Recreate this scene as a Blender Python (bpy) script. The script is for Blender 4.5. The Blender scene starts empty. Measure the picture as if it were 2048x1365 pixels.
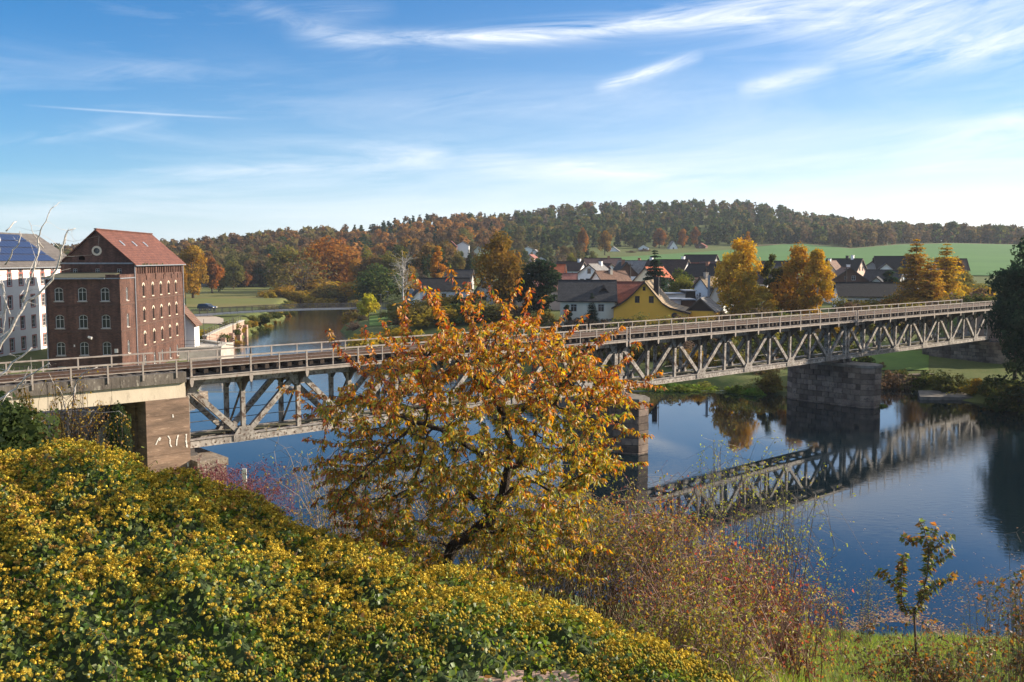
import bpy, math, random
import numpy as np
from mathutils import Vector, Matrix
from mathutils.geometry import tessellate_polygon
from mathutils import noise as mnoise

PI = math.pi
R = math.radians
rnd = random.Random(7)
C = bpy.context.scene.collection
scene = bpy.context.scene

# ------------------------------------------------------------------ camera
CZ = 13.7
PITCH = 0.0863
F = 1900.0
cam_d = bpy.data.cameras.new("camera")
cam_d.sensor_width = 36.0
cam_d.lens = 36.0 * F / 2048.0
cam_d.clip_start = 0.1
cam_d.clip_end = 9000.0
cam = bpy.data.objects.new("camera", cam_d)
cam.location = (0, 0, CZ)
cam.rotation_euler = (PI / 2 - PITCH, 0, 0)
C.objects.link(cam)
scene.camera = cam

# ------------------------------------------------------------------ sun and sky
SUN_EL = R(22.0)
SUN_AZ = R(90.0 - 14.0)            # clockwise from +Y (into the picture) towards +X
sun_vec = Vector((math.sin(SUN_AZ) * math.cos(SUN_EL), math.cos(SUN_AZ) * math.cos(SUN_EL), math.sin(SUN_EL)))
sd = bpy.data.lights.new("sun", 'SUN')
sd.energy = 5.0
sd.angle = R(0.53)
sd.color = (1.0, 0.87, 0.70)
so = bpy.data.objects.new("sun", sd)
so.rotation_euler = sun_vec.to_track_quat('Z', 'Y').to_euler()
so.location = (60, 20, 60)
C.objects.link(so)

world = bpy.data.worlds.new("World")
scene.world = world
world.use_nodes = True
wn = world.node_tree.nodes
wl = world.node_tree.links
for n in list(wn):
    wn.remove(n)
w_out = wn.new('ShaderNodeOutputWorld')
w_bg = wn.new('ShaderNodeBackground')
w_bg.inputs['Strength'].default_value = 0.10
w_sky = wn.new('ShaderNodeTexSky')
w_sky.sky_type = 'NISHITA'
w_sky.sun_disc = False
w_sky.sun_elevation = SUN_EL
w_sky.sun_rotation = SUN_AZ
w_sky.altitude = 200
w_sky.air_density = 1.0
w_sky.dust_density = 0.5
w_sky.ozone_density = 6.0


def wmath(op, a, b=None, c=None, clamp=False):
    n = wn.new('ShaderNodeMath')
    n.operation = op
    n.use_clamp = clamp
    for i, v in enumerate((a, b, c)):
        if v is None:
            continue
        if isinstance(v, (int, float)):
            n.inputs[i].default_value = v
        else:
            wl.new(v, n.inputs[i])
    return n.outputs[0]


w_tc = wn.new('ShaderNodeTexCoord')
w_sep = wn.new('ShaderNodeSeparateXYZ')
wl.new(w_tc.outputs['Generated'], w_sep.inputs[0])
dx_, dy_, dz_ = w_sep.outputs
w_az = wmath('ARCTAN2', dx_, dy_)            # radians, 0 straight ahead, + to the right
w_el = wmath('ARCSINE', dz_)


def wnoise(ax_scale, el_scale, rot, scale, detail, rough, dist, off):
    """streaky noise over azimuth / elevation; rot turns the streaks"""
    cb = wn.new('ShaderNodeCombineXYZ')
    wl.new(w_az, cb.inputs[0])
    wl.new(w_el, cb.inputs[1])
    cb.inputs[2].default_value = off
    mp = wn.new('ShaderNodeMapping')
    mp.inputs['Rotation'].default_value = (0, 0, rot)
    wl.new(cb.outputs[0], mp.inputs['Vector'])
    mp2 = wn.new('ShaderNodeMapping')
    mp2.inputs['Scale'].default_value = (ax_scale, el_scale, 1)
    wl.new(mp.outputs[0], mp2.inputs['Vector'])
    nz = wn.new('ShaderNodeTexNoise')
    nz.inputs['Scale'].default_value = scale
    nz.inputs['Detail'].default_value = detail
    nz.inputs['Roughness'].default_value = rough
    nz.inputs['Distortion'].default_value = dist
    wl.new(mp2.outputs[0], nz.inputs['Vector'])
    return nz.outputs['Fac']


def px_ang(x, y):
    u = (x - 1024) / F
    v = (682.5 - y) / F
    d = Vector((u, math.cos(PITCH) + v * math.sin(PITCH), -math.sin(PITCH) + v * math.cos(PITCH))).normalized()
    return math.atan2(d.x, d.y), math.asin(d.z)


NZ_FLAT = wnoise(5.0, 42.0, -0.04, 1.0, 9, 0.66, 0.9, 1.3)
NZ_TILT = wnoise(5.5, 36.0, -0.24, 1.0, 9, 0.67, 1.1, 5.1)


def wisp(p0, p1, width, tilt, strength, lo=0.42, hi=0.72):
    """a cirrus band in the sky from direction p0 to p1 (soft segment mask times streaky noise)"""
    a0, e0 = px_ang(*p0)
    a1, e1 = px_ang(*p1)
    L = math.hypot(a1 - a0, e1 - e0)
    ux, uy = (a1 - a0) / L, (e1 - e0) / L
    # t along the band (-1 .. 1), d across it in band widths
    t = wmath('MULTIPLY_ADD', w_az, 2 * ux / L, wmath('MULTIPLY_ADD', w_el, 2 * uy / L, -2 * (a0 * ux + e0 * uy) / L - 1))
    d = wmath('MULTIPLY_ADD', w_az, -uy / width, wmath('MULTIPLY_ADD', w_el, ux / width, (a0 * uy - e0 * ux) / width))
    ew = wmath('SUBTRACT', 1.0, wmath('MULTIPLY', t, t), clamp=True)
    g = wmath('POWER', 0.37, wmath('MULTIPLY', d, d))
    m = wmath('MULTIPLY', ew, g)
    mr = wn.new('ShaderNodeMapRange')
    wl.new(NZ_TILT if tilt else NZ_FLAT, mr.inputs['Value'])
    mr.inputs['From Min'].default_value = lo
    mr.inputs['From Max'].default_value = hi
    mr.inputs['To Max'].default_value = strength * 1.25
    return wmath('MULTIPLY', m, mr.outputs[0])


wisps = [
    wisp((560, 78), (1330, 52), 0.0075, 0, .80, .36, .70),
    wisp((900, 78), (1720, -6), 0.012, 0, .72, .34, .70),
    wisp((1250, 40), (1900, 5), 0.020, 0, .55, .36, .74),
    wisp((470, 0), (800, 120), 0.010, 1, .36, .40, .76),
    wisp((560, 30), (800, 20), 0.010, 0, .35, .40, .74),
    wisp((1185, 180), (1410, 108), 0.0055, 1, .95, .30, .66),
    wisp((1470, 185), (1680, 140), 0.0085, 1, .85, .30, .68),
    wisp((1560, 45), (2300, -20), 0.038, 1, .70, .34, .74),
    wisp((1640, 125), (2250, 70), 0.018, 1, .55, .34, .74),
    wisp((1760, 300), (2300, 200), 0.020, 1, .60, .34, .74),
    wisp((1500, 350), (2300, 300), 0.016, 0, .40, .34, .74),
    wisp((230, 350), (900, 322), 0.0085, 0, .52, .36, .74),
    wisp((420, 275), (1050, 318), 0.012, 0, .34, .38, .76),
    wisp((760, 292), (1750, 388), 0.014, 0, .44, .36, .74),
    wisp((650, 215), (1450, 175), 0.016, 1, .18, .40, .76),
    wisp((-120, 300), (360, 240), 0.0045, 1, .34, .36, .72),
    wisp((100, 160), (420, 130), 0.010, 1, .14, .40, .74),
    wisp((40, 210), (500, 238), 0.0009, 0, .24, .15, .5),
]
cl = wisps[0]
for m_ in wisps[1:]:
    cl = wmath('ADD', cl, m_)
# thin veil everywhere, and the pale low haze that thickens towards the horizon
veil = wmath('MULTIPLY', wmath('SUBTRACT', NZ_FLAT, 0.54, clamp=True), 0.45)
cl = wmath('ADD', cl, veil)
# unseen cirrus overhead, added to make the sky's fill light less blue
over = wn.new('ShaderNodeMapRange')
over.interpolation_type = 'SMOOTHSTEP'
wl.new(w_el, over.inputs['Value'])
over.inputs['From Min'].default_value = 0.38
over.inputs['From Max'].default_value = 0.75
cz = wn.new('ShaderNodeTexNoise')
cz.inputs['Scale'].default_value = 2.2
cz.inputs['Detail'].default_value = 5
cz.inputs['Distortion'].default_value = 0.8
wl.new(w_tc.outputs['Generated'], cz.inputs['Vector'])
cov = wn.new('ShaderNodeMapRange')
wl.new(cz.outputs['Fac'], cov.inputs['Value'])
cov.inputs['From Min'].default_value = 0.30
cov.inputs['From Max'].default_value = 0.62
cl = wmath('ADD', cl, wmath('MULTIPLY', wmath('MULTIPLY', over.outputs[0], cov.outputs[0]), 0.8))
low = wn.new('ShaderNodeMapRange')
low.interpolation_type = 'SMOOTHSTEP'
wl.new(w_el, low.inputs['Value'])
low.inputs['From Min'].default_value = 0.24
low.inputs['From Max'].default_value = 0.08
lowv = wmath('MULTIPLY', low.outputs[0], wmath('MULTIPLY', wmath('SUBTRACT', wnoise(2.6, 20.0, -0.03, 1.0, 7, 0.6, 0.6, 9.4), 0.42, clamp=True), 1.35))
cl = wmath('ADD', cl, lowv)
cl = wmath('MINIMUM', cl, 0.9)
w_sd = wn.new('ShaderNodeVectorMath')
w_sd.operation = 'DOT_PRODUCT'
wl.new(w_tc.outputs['Generated'], w_sd.inputs[0])
w_sd.inputs[1].default_value = sun_vec
near_sun = wn.new('ShaderNodeMapRange')
wl.new(w_sd.outputs['Value'], near_sun.inputs['Value'])
near_sun.inputs['From Min'].default_value = -0.25
near_sun.inputs['From Max'].default_value = 0.58
hz = wmath('POWER', 2.718, wmath('DIVIDE', w_el, wmath('MULTIPLY_ADD', near_sun.outputs[0], -0.022, -0.086)))
hz = wmath('MINIMUM', wmath('MULTIPLY', hz, wmath('MULTIPLY_ADD', near_sun.outputs[0], 0.36, 0.78)), 0.96)
# unseen bright haze round the sun, added for neutral light from the right
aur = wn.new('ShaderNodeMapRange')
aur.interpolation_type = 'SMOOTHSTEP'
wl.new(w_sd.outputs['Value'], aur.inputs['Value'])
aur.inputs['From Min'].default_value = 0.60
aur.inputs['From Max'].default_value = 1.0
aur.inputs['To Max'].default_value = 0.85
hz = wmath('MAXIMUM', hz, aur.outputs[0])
below = wn.new('ShaderNodeMapRange')
wl.new(w_el, below.inputs['Value'])
below.inputs['From Min'].default_value = -0.05
below.inputs['From Max'].default_value = -0.005
hz = wmath('MULTIPLY', hz, below.outputs[0])
cl = wmath('MULTIPLY', cl, below.outputs[0])
hz_col = wn.new('ShaderNodeMixRGB')
wl.new(near_sun.outputs[0], hz_col.inputs['Fac'])
hz_col.inputs['Color1'].default_value = (3.9, 4.6, 5.3, 1)
hz_col.inputs['Color2'].default_value = (6.8, 6.75, 6.65, 1)
w_hsv = wn.new('ShaderNodeHueSaturation')
w_hsv.inputs['Saturation'].default_value = 1.85
w_hsv.inputs['Hue'].default_value = 0.500
w_hsv.inputs['Value'].default_value = 0.74
wl.new(w_sky.outputs[0], w_hsv.inputs['Color'])
w_hmix = wn.new('ShaderNodeMixRGB')
wl.new(hz, w_hmix.inputs['Fac'])
wl.new(w_hsv.outputs[0], w_hmix.inputs['Color1'])
wl.new(hz_col.outputs[0], w_hmix.inputs['Color2'])
w_mix = wn.new('ShaderNodeMixRGB')
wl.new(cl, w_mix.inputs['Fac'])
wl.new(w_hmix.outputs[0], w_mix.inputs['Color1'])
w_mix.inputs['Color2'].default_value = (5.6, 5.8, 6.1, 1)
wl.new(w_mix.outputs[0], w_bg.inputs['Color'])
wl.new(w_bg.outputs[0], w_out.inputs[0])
world.cycles.sampling_method = 'MANUAL'
world.cycles.sample_map_resolution = 512

scene.view_settings.view_transform = 'Standard'
scene.view_settings.look = 'None'
scene.view_settings.exposure = 1.05
scene.view_settings.gamma = 1.0
scene.view_settings.use_curve_mapping = False
scene.cycles.max_bounces = 6
scene.cycles.diffuse_bounces = 3
scene.cycles.glossy_bounces = 3
scene.cycles.transmission_bounces = 3
scene.cycles.transparent_max_bounces = 6
scene.cycles.caustics_reflective = False
scene.cycles.caustics_refractive = False
scene.cycles.use_denoising = True


# ------------------------------------------------------------------ pixel (2048 x 1365) to place
def at(x, y, Y):
    u = (x - 1024) / F
    v = (682.5 - y) / F
    dy = math.cos(PITCH) + v * math.sin(PITCH)
    dz = -math.sin(PITCH) + v * math.cos(PITCH)
    t = Y / dy
    return Vector((u * t, Y, CZ + dz * t))


def zat(y, Y):
    return at(1024, y, Y).z


def xat(x, y, Y):
    return at(x, y, Y).x


# ------------------------------------------------------------------ tags
def tag(o, label=None, cat=None, group=None, kind=None):
    if label:
        o['label'] = label
    if cat:
        o['category'] = cat
    if group:
        o['group'] = group
    if kind:
        o['kind'] = kind
    return o


def empty(name, loc, rz=0.0, label=None, cat=None, group=None):
    o = bpy.data.objects.new(name, None)
    o.location = loc
    o.rotation_euler = (0, 0, rz)
    o.empty_display_size = 0.2
    C.objects.link(o)
    return tag(o, label, cat, group)


def link(name, me, parent=None, loc=None, rz=None):
    o = bpy.data.objects.new(name, me)
    C.objects.link(o)
    if parent is not None:
        o.parent = parent
    if loc is not None:
        o.location = loc
    if rz is not None:
        o.rotation_euler = (0, 0, rz)
    return o


# ------------------------------------------------------------------ materials
MATS = {}


def nt(name):
    m = bpy.data.materials.new(name)
    m.use_nodes = True
    return m, m.node_tree.nodes, m.node_tree.links, m.node_tree.nodes['Principled BSDF']


def mat(name, c1, c2=None, scale=3.0, rough=0.8, bump=0.0, bscale=20.0, metal=0.0, c3=None, detail=6.0, stretch=(1, 1, 1), spec=0.3, rand=0.0, c3pos=.56):
    """noise-mottled surface: c1 / c2 by noise, c3 in sparse patches"""
    if name in MATS:
        return MATS[name]
    m, N, L, bs = nt(name)
    bs.inputs['Roughness'].default_value = rough
    bs.inputs['Metallic'].default_value = metal
    bs.inputs['Specular IOR Level'].default_value = spec
    tc = N.new('ShaderNodeTexCoord')
    mp = N.new('ShaderNodeMapping')
    mp.inputs['Scale'].default_value = stretch
    L.new(tc.outputs['Object'], mp.inputs[0])
    if c2 is None:
        c2 = tuple(v * 0.7 for v in c1)
    nz = N.new('ShaderNodeTexNoise')
    nz.inputs['Scale'].default_value = scale
    nz.inputs['Detail'].default_value = detail
    nz.inputs['Roughness'].default_value = 0.65
    L.new(mp.outputs[0], nz.inputs['Vector'])
    cr = N.new('ShaderNodeValToRGB')
    cr.color_ramp.elements[0].position = 0.35
    cr.color_ramp.elements[1].position = 0.68
    cr.color_ramp.elements[0].color = (*c2, 1)
    cr.color_ramp.elements[1].color = (*c1, 1)
    L.new(nz.outputs['Fac'], cr.inputs[0])
    col = cr.outputs[0]
    if c3 is not None:
        n3 = N.new('ShaderNodeTexNoise')
        n3.inputs['Scale'].default_value = scale * 2.7
        n3.inputs['Detail'].default_value = 8
        n3.inputs['Roughness'].default_value = 0.7
        L.new(mp.outputs[0], n3.inputs['Vector'])
        r3 = N.new('ShaderNodeValToRGB')
        r3.color_ramp.elements[0].position = c3pos
        r3.color_ramp.elements[1].position = c3pos + .1
        L.new(n3.outputs['Fac'], r3.inputs[0])
        mx = N.new('ShaderNodeMixRGB')
        L.new(r3.outputs[0], mx.inputs[0])
        L.new(col, mx.inputs[1])
        mx.inputs[2].default_value = (*c3, 1)
        col = mx.outputs[0]
    if rand:
        oi = N.new('ShaderNodeObjectInfo')
        hs = N.new('ShaderNodeHueSaturation')
        mr = N.new('ShaderNodeMapRange')
        mr.inputs['To Min'].default_value = 1 - rand
        mr.inputs['To Max'].default_value = 1 + rand
        L.new(oi.outputs['Random'], mr.inputs[0])
        L.new(mr.outputs[0], hs.inputs['Value'])
        L.new(col, hs.inputs['Color'])
        col = hs.outputs[0]
    L.new(col, bs.inputs['Base Color'])
    if bump:
        nb = N.new('ShaderNodeTexNoise')
        nb.inputs['Scale'].default_value = bscale
        nb.inputs['Detail'].default_value = 6
        L.new(mp.outputs[0], nb.inputs['Vector'])
        bp = N.new('ShaderNodeBump')
        bp.inputs['Strength'].default_value = bump
        bp.inputs['Distance'].default_value = 0.05
        L.new(nb.outputs['Fac'], bp.inputs['Height'])
        L.new(bp.outputs[0], bs.inputs['Normal'])
    MATS[name] = m
    return m


def brick_mat(name, c1, c2, mortar, bw=0.26, bh=0.085, c3=None):
    m, N, L, bs = nt(name)
    bs.inputs['Roughness'].default_value = 0.9
    bs.inputs['Specular IOR Level'].default_value = 0.2
    tc = N.new('ShaderNodeTexCoord')
    sp = N.new('ShaderNodeSeparateXYZ')
    L.new(tc.outputs['Object'], sp.inputs[0])
    ad = N.new('ShaderNodeMath')
    L.new(sp.outputs[0], ad.inputs[0])
    L.new(sp.outputs[1], ad.inputs[1])
    cb = N.new('ShaderNodeCombineXYZ')
    L.new(ad.outputs[0], cb.inputs[0])
    L.new(sp.outputs[2], cb.inputs[1])
    br = N.new('ShaderNodeTexBrick')
    br.inputs['Scale'].default_value = 1.0
    br.inputs['Brick Width'].default_value = bw
    br.inputs['Row Height'].default_value = bh
    br.inputs['Mortar Size'].default_value = 0.008
    br.inputs['Color1'].default_value = (*c1, 1)
    br.inputs['Color2'].default_value = (*c2, 1)
    br.inputs['Mortar'].default_value = (*mortar, 1)
    br.inputs['Bias'].default_value = -0.1
    L.new(cb.outputs[0], br.inputs['Vector'])
    nz = N.new('ShaderNodeTexNoise')
    nz.inputs['Scale'].default_value = 0.45
    nz.inputs['Detail'].default_value = 9
    nz.inputs['Roughness'].default_value = 0.7
    L.new(tc.outputs['Object'], nz.inputs['Vector'])
    mr = N.new('ShaderNodeMapRange')
    mr.inputs['From Min'].default_value = 0.3
    mr.inputs['From Max'].default_value = 0.7
    mr.inputs['To Min'].default_value = 0.62
    mr.inputs['To Max'].default_value = 1.25
    L.new(nz.outputs['Fac'], mr.inputs[0])
    hs = N.new('ShaderNodeHueSaturation')
    L.new(mr.outputs[0], hs.inputs['Value'])
    L.new(br.outputs['Color'], hs.inputs['Color'])
    mps = N.new('ShaderNodeMapping')
    mps.inputs['Scale'].default_value = (.9, .9, .16)
    L.new(tc.outputs['Object'], mps.inputs[0])
    n2 = N.new('ShaderNodeTexNoise')
    n2.inputs['Scale'].default_value = 1.3
    n2.inputs['Detail'].default_value = 8
    n2.inputs['Roughness'].default_value = .7
    L.new(mps.outputs[0], n2.inputs['Vector'])
    r2 = N.new('ShaderNodeValToRGB')
    r2.color_ramp.elements[0].position = .30
    r2.color_ramp.elements[0].color = (.35, .33, .32, 1)
    r2.color_ramp.elements[1].position = .62
    r2.color_ramp.elements[1].color = (1, 1, 1, 1)
    e_ = r2.color_ramp.elements.new(.74)
    e_.color = (1.9, 1.75, 1.6, 1)
    L.new(n2.outputs['Fac'], r2.inputs[0])
    mu = N.new('ShaderNodeMixRGB')
    mu.blend_type = 'MULTIPLY'
    mu.inputs[0].default_value = .85
    L.new(hs.outputs[0], mu.inputs[1])
    L.new(r2.outputs[0], mu.inputs[2])
    L.new(mu.outputs[0], bs.inputs['Base Color'])
    bp = N.new('ShaderNodeBump')
    bp.inputs['Strength'].default_value = 0.5
    bp.inputs['Distance'].default_value = 0.02
    L.new(br.outputs['Fac'], bp.inputs['Height'])
    bp.invert = True
    L.new(bp.outputs[0], bs.inputs['Normal'])
    MATS[name] = m
    return m


def roof_mat(name, c1, c2, row=0.33, colw=0.25, rough=0.75):
    """tile courses: relief and tint that follow the slope (height) and the length of the roof"""
    if name in MATS:
        return MATS[name]
    m, N, L, bs = nt(name)
    bs.inputs['Roughness'].default_value = rough
    bs.inputs['Specular IOR Level'].default_value = 0.25
    tc = N.new('ShaderNodeTexCoord')
    sp = N.new('ShaderNodeSeparateXYZ')
    L.new(tc.outputs['Object'], sp.inputs[0])
    cb = N.new('ShaderNodeCombineXYZ')
    L.new(sp.outputs[1], cb.inputs[0])
    L.new(sp.outputs[2], cb.inputs[1])
    br = N.new('ShaderNodeTexBrick')
    br.inputs['Scale'].default_value = 1.0
    br.inputs['Brick Width'].default_value = colw
    br.inputs['Row Height'].default_value = row * 0.66
    br.inputs['Mortar Size'].default_value = 0.03
    br.inputs['Mortar Smooth'].default_value = 0.6
    br.inputs['Color1'].default_value = (*c1, 1)
    br.inputs['Color2'].default_value = (*c2, 1)
    br.inputs['Mortar'].default_value = (*[v * 0.55 for v in c2], 1)
    L.new(cb.outputs[0], br.inputs['Vector'])
    nz = N.new('ShaderNodeTexNoise')
    nz.inputs['Scale'].default_value = 0.9
    nz.inputs['Detail'].default_value = 8
    nz.inputs['Roughness'].default_value = 0.7
    L.new(tc.outputs['Object'], nz.inputs['Vector'])
    mr = N.new('ShaderNodeMapRange')
    mr.inputs['From Min'].default_value = 0.3
    mr.inputs['From Max'].default_value = 0.7
    mr.inputs['To Min'].default_value = 0.7
    mr.inputs['To Max'].default_value = 1.2
    L.new(nz.outputs['Fac'], mr.inputs[0])
    hs = N.new('ShaderNodeHueSaturation')
    L.new(mr.outputs[0], hs.inputs['Value'])
    L.new(br.outputs['Color'], hs.inputs['Color'])
    L.new(hs.outputs[0], bs.inputs['Base Color'])
    bp = N.new('ShaderNodeBump')
    bp.inputs['Strength'].default_value = 0.6
    bp.inputs['Distance'].default_value = 0.04
    L.new(br.outputs['Fac'], bp.inputs['Height'])
    bp.invert = True
    L.new(bp.outputs[0], bs.inputs['Normal'])
    MATS[name] = m
    return m


def foliage_mat(name, trans=0.4, gloss=0.05, vary=0.12, hue=0.015, rough=0.45):
    """leaf colour comes from the mesh attribute 'col' (each leaf its own), light passes through"""
    m = bpy.data.materials.new(name)
    m.use_nodes = True
    N, L = m.node_tree.nodes, m.node_tree.links
    for n in list(N):
        N.remove(n)
    out = N.new('ShaderNodeOutputMaterial')
    at_ = N.new('ShaderNodeAttribute')
    at_.attribute_name = 'col'
    oi = N.new('ShaderNodeObjectInfo')
    hs = N.new('ShaderNodeHueSaturation')
    mr = N.new('ShaderNodeMapRange')
    mr.inputs['To Min'].default_value = 1 - vary
    mr.inputs['To Max'].default_value = 1 + vary
    L.new(oi.outputs['Random'], mr.inputs[0])
    L.new(mr.outputs[0], hs.inputs['Value'])
    mh = N.new('ShaderNodeMapRange')
    mh.inputs['To Min'].default_value = 0.5 - hue
    mh.inputs['To Max'].default_value = 0.5 + hue
    fr = N.new('ShaderNodeMath')
    fr.operation = 'FRACT'
    ml = N.new('ShaderNodeMath')
    ml.operation = 'MULTIPLY'
    ml.inputs[1].default_value = 7.31
    L.new(oi.outputs['Random'], ml.inputs[0])
    L.new(ml.outputs[0], fr.inputs[0])
    L.new(fr.outputs[0], mh.inputs[0])
    L.new(mh.outputs[0], hs.inputs['Hue'])
    L.new(at_.outputs['Color'], hs.inputs['Color'])
    df = N.new('ShaderNodeBsdfDiffuse')
    tr = N.new('ShaderNodeBsdfTranslucent')
    L.new(hs.outputs[0], df.inputs[0])
    br = N.new('ShaderNodeHueSaturation')
    br.inputs['Saturation'].default_value = 1.1
    br.inputs['Value'].default_value = 1.25
    L.new(hs.outputs[0], br.inputs['Color'])
    L.new(br.outputs[0], tr.inputs[0])
    mx = N.new('ShaderNodeMixShader')
    mx.inputs[0].default_value = trans
    L.new(df.outputs[0], mx.inputs[1])
    L.new(tr.outputs[0], mx.inputs[2])
    res = mx.outputs[0]
    if gloss:
        gl = N.new('ShaderNodeBsdfGlossy')
        gl.inputs['Roughness'].default_value = rough
        gl.inputs['Color'].default_value = (1, 1, 1, 1)
        m2 = N.new('ShaderNodeMixShader')
        m2.inputs[0].default_value = gloss
        L.new(res, m2.inputs[1])
        L.new(gl.outputs[0], m2.inputs[2])
        res = m2.outputs[0]
    L.new(res, out.inputs[0])
    MATS[name] = m
    return m


M_leaf = foliage_mat('leaf_far', 0.45, 0.0, 0.16, 0.02)
M_leaf_near = foliage_mat('leaf_near', 0.45, 0.02, 0.0, 0.0, 0.5)
M_ivy = foliage_mat('ivy_leaf', 0.45, 0.03, 0.0, 0.0, 0.5)
M_bark = mat('bark', (0.10, 0.075, 0.055), (0.045, 0.035, 0.028), 9, 0.9, 0.6, 40)
M_bark_dark = mat('bark_dark', (0.075, 0.055, 0.042), (0.03, 0.022, 0.018), 14, 0.9, 0.9, 45, stretch=(1, 1, .35), c3=(.13, .12, .09))
M_birch = mat('birch_bark', (0.62, 0.57, 0.52), (0.40, 0.36, 0.32), 12, 0.7, 0.3, 30, c3=(0.07, 0.055, 0.05))
M_twig = mat('twig', (0.16, 0.105, 0.075), (0.085, 0.06, 0.045), 8, 0.85)
M_steel = mat('grey_steel', (0.40, 0.365, 0.32), (0.19, 0.165, 0.145), 2.2, 0.6, 0.2, 30, c3=(0.085, 0.05, 0.032), spec=0.35, rand=.12, c3pos=.51)
M_steel_dark = mat('dark_steel', (0.10, 0.092, 0.085), (0.06, 0.053, 0.05), 2.0, 0.6, 0.1, 30, c3=(0.12, 0.06, 0.035))
M_rail_paint = mat('railing_paint', (0.36, 0.31, 0.265), (0.24, 0.20, 0.17), 2.5, 0.6, 0.1, 30, c3=(0.16, 0.09, 0.06))
M_walk = mat('walkway_plate', (0.33, 0.33, 0.34), (0.20, 0.20, 0.21), 1.2, 0.55, 0.2, 20, c3=(.16, .12, .08))
M_rust = mat('rusty_rail', (0.11, 0.062, 0.042), (0.06, 0.036, 0.026), 5, 0.6, 0.2, 40, metal=0.2)
M_railtop = mat('rail_head', (0.26, 0.21, 0.18), (0.14, 0.10, 0.08), 5, 0.4, 0.0, 40, metal=0.5)
M_sleeper = mat('sleeper_wood', (0.060, 0.042, 0.031), (0.024, 0.018, 0.014), 5, 0.9, 0.5, 30, stretch=(1, 6, 6), rand=0.3)
M_ballast = mat('ballast', (0.20, 0.155, 0.115), (0.07, 0.055, 0.042), 14, 0.95, 1.0, 30)
M_beam = mat('beige_concrete', (0.62, 0.53, 0.40), (0.50, 0.42, 0.31), 0.9, 0.85, 0.15, 12, c3=(0.42, 0.35, 0.26), stretch=(1, 1, .4))
M_coping = mat('dark_coping', (0.17, 0.145, 0.12), (0.075, 0.062, 0.052), 2.2, 0.9, 0.4, 20, c3=(.30, .27, .22), stretch=(1, 1, .35))
M_pier_conc = mat('brown_concrete', (0.30, 0.195, 0.135), (0.13, 0.088, 0.063), 1.1, 0.9, 0.35, 14, c3=(0.40, 0.28, 0.20), stretch=(.4, .4, 2.2))
M_block = mat('bearing_concrete', (0.30, 0.24, 0.18), (0.12, 0.09, 0.07), 2.2, 0.9, 0.4, 16, c3=(.5, .46, .4))
M_stone = mat('pier_stone', (0.27, 0.205, 0.155), (0.115, 0.082, 0.067), 1.1, 0.9, 0.6, 12, c3=(0.07, 0.06, 0.052), rand=0.45)
M_stone_core = mat('pier_joint', (0.06, 0.052, 0.046), (0.035, 0.03, 0.027), 3, 0.95, 0.3, 20)
M_stone_cap = mat('cap_stone', (0.24, 0.22, 0.19), (0.12, 0.105, 0.09), 2, 0.9, 0.3, 20)
M_paint_white = mat('white_paint', (0.80, 0.76, 0.70), (0.66, 0.60, 0.53), 9, 0.7)
M_brick = brick_mat('red_brick', (0.175, 0.080, 0.056), (0.080, 0.041, 0.033), (0.15, 0.115, 0.095))
M_brick_trim = mat('brick_trim', (0.13, 0.075, 0.055), (0.07, 0.04, 0.032), 4, 0.9)
M_tile_red = roof_mat('red_tiles', (0.205, 0.080, 0.052), (0.13, 0.052, 0.038))
M_render_white = mat('white_render', (0.78, 0.76, 0.73), (0.70, 0.68, 0.65), 0.5, 0.9)
M_sand_frame = mat('red_sandstone', (0.42, 0.15, 0.12), (0.34, 0.12, 0.10), 6, 0.9)
M_frame_white = mat('white_frame', (0.56, 0.55, 0.54), (0.44, 0.43, 0.42), 10, 0.6)
M_frame_dark = mat('dark_frame', (0.10, 0.075, 0.06), (0.07, 0.05, 0.04), 10, 0.6)
M_cream_arch = mat('cream_arch', (0.66, 0.57, 0.43), (0.54, 0.46, 0.35), 5, 0.85)
M_zinc = mat('zinc', (0.32, 0.34, 0.37), (0.22, 0.23, 0.25), 3, 0.45, metal=0.3)
M_conc = mat('concrete', (0.46, 0.42, 0.36), (0.33, 0.30, 0.26), 1.0, 0.9, 0.3, 14, c3=(.25, .22, .18))
M_conc_pink = mat('pink_stone', (0.46, 0.31, 0.24), (0.32, 0.21, 0.16), 1.4, 0.9, 0.3, 14)
M_path = mat('gravel_path', (0.46, 0.37, 0.28), (0.36, 0.29, 0.22), 0.6, 0.95, 0.2, 20)
M_black = mat('black_rubber', (0.02, 0.02, 0.022), (0.015, 0.015, 0.015), 5, 0.7)
M_wood_dark = mat('dark_boards', (0.065, 0.042, 0.032), (0.04, 0.026, 0.02), 6, 0.85, stretch=(8, 8, .4))


def glass_mat():
    m, N, L, bs = nt('window_glass')
    bs.inputs['Base Color'].default_value = (0.022, 0.026, 0.03, 1)
    bs.inputs['Roughness'].default_value = 0.08
    bs.inputs['Specular IOR Level'].default_value = 0.55
    return m


M_glass = glass_mat()


def paint_mat(name, c, rough=0.25):
    m, N, L, bs = nt(name)
    bs.inputs['Base Color'].default_value = (*c, 1)
    bs.inputs['Roughness'].default_value = rough
    bs.inputs['Coat Weight'].default_value = 0.4
    return m


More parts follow.
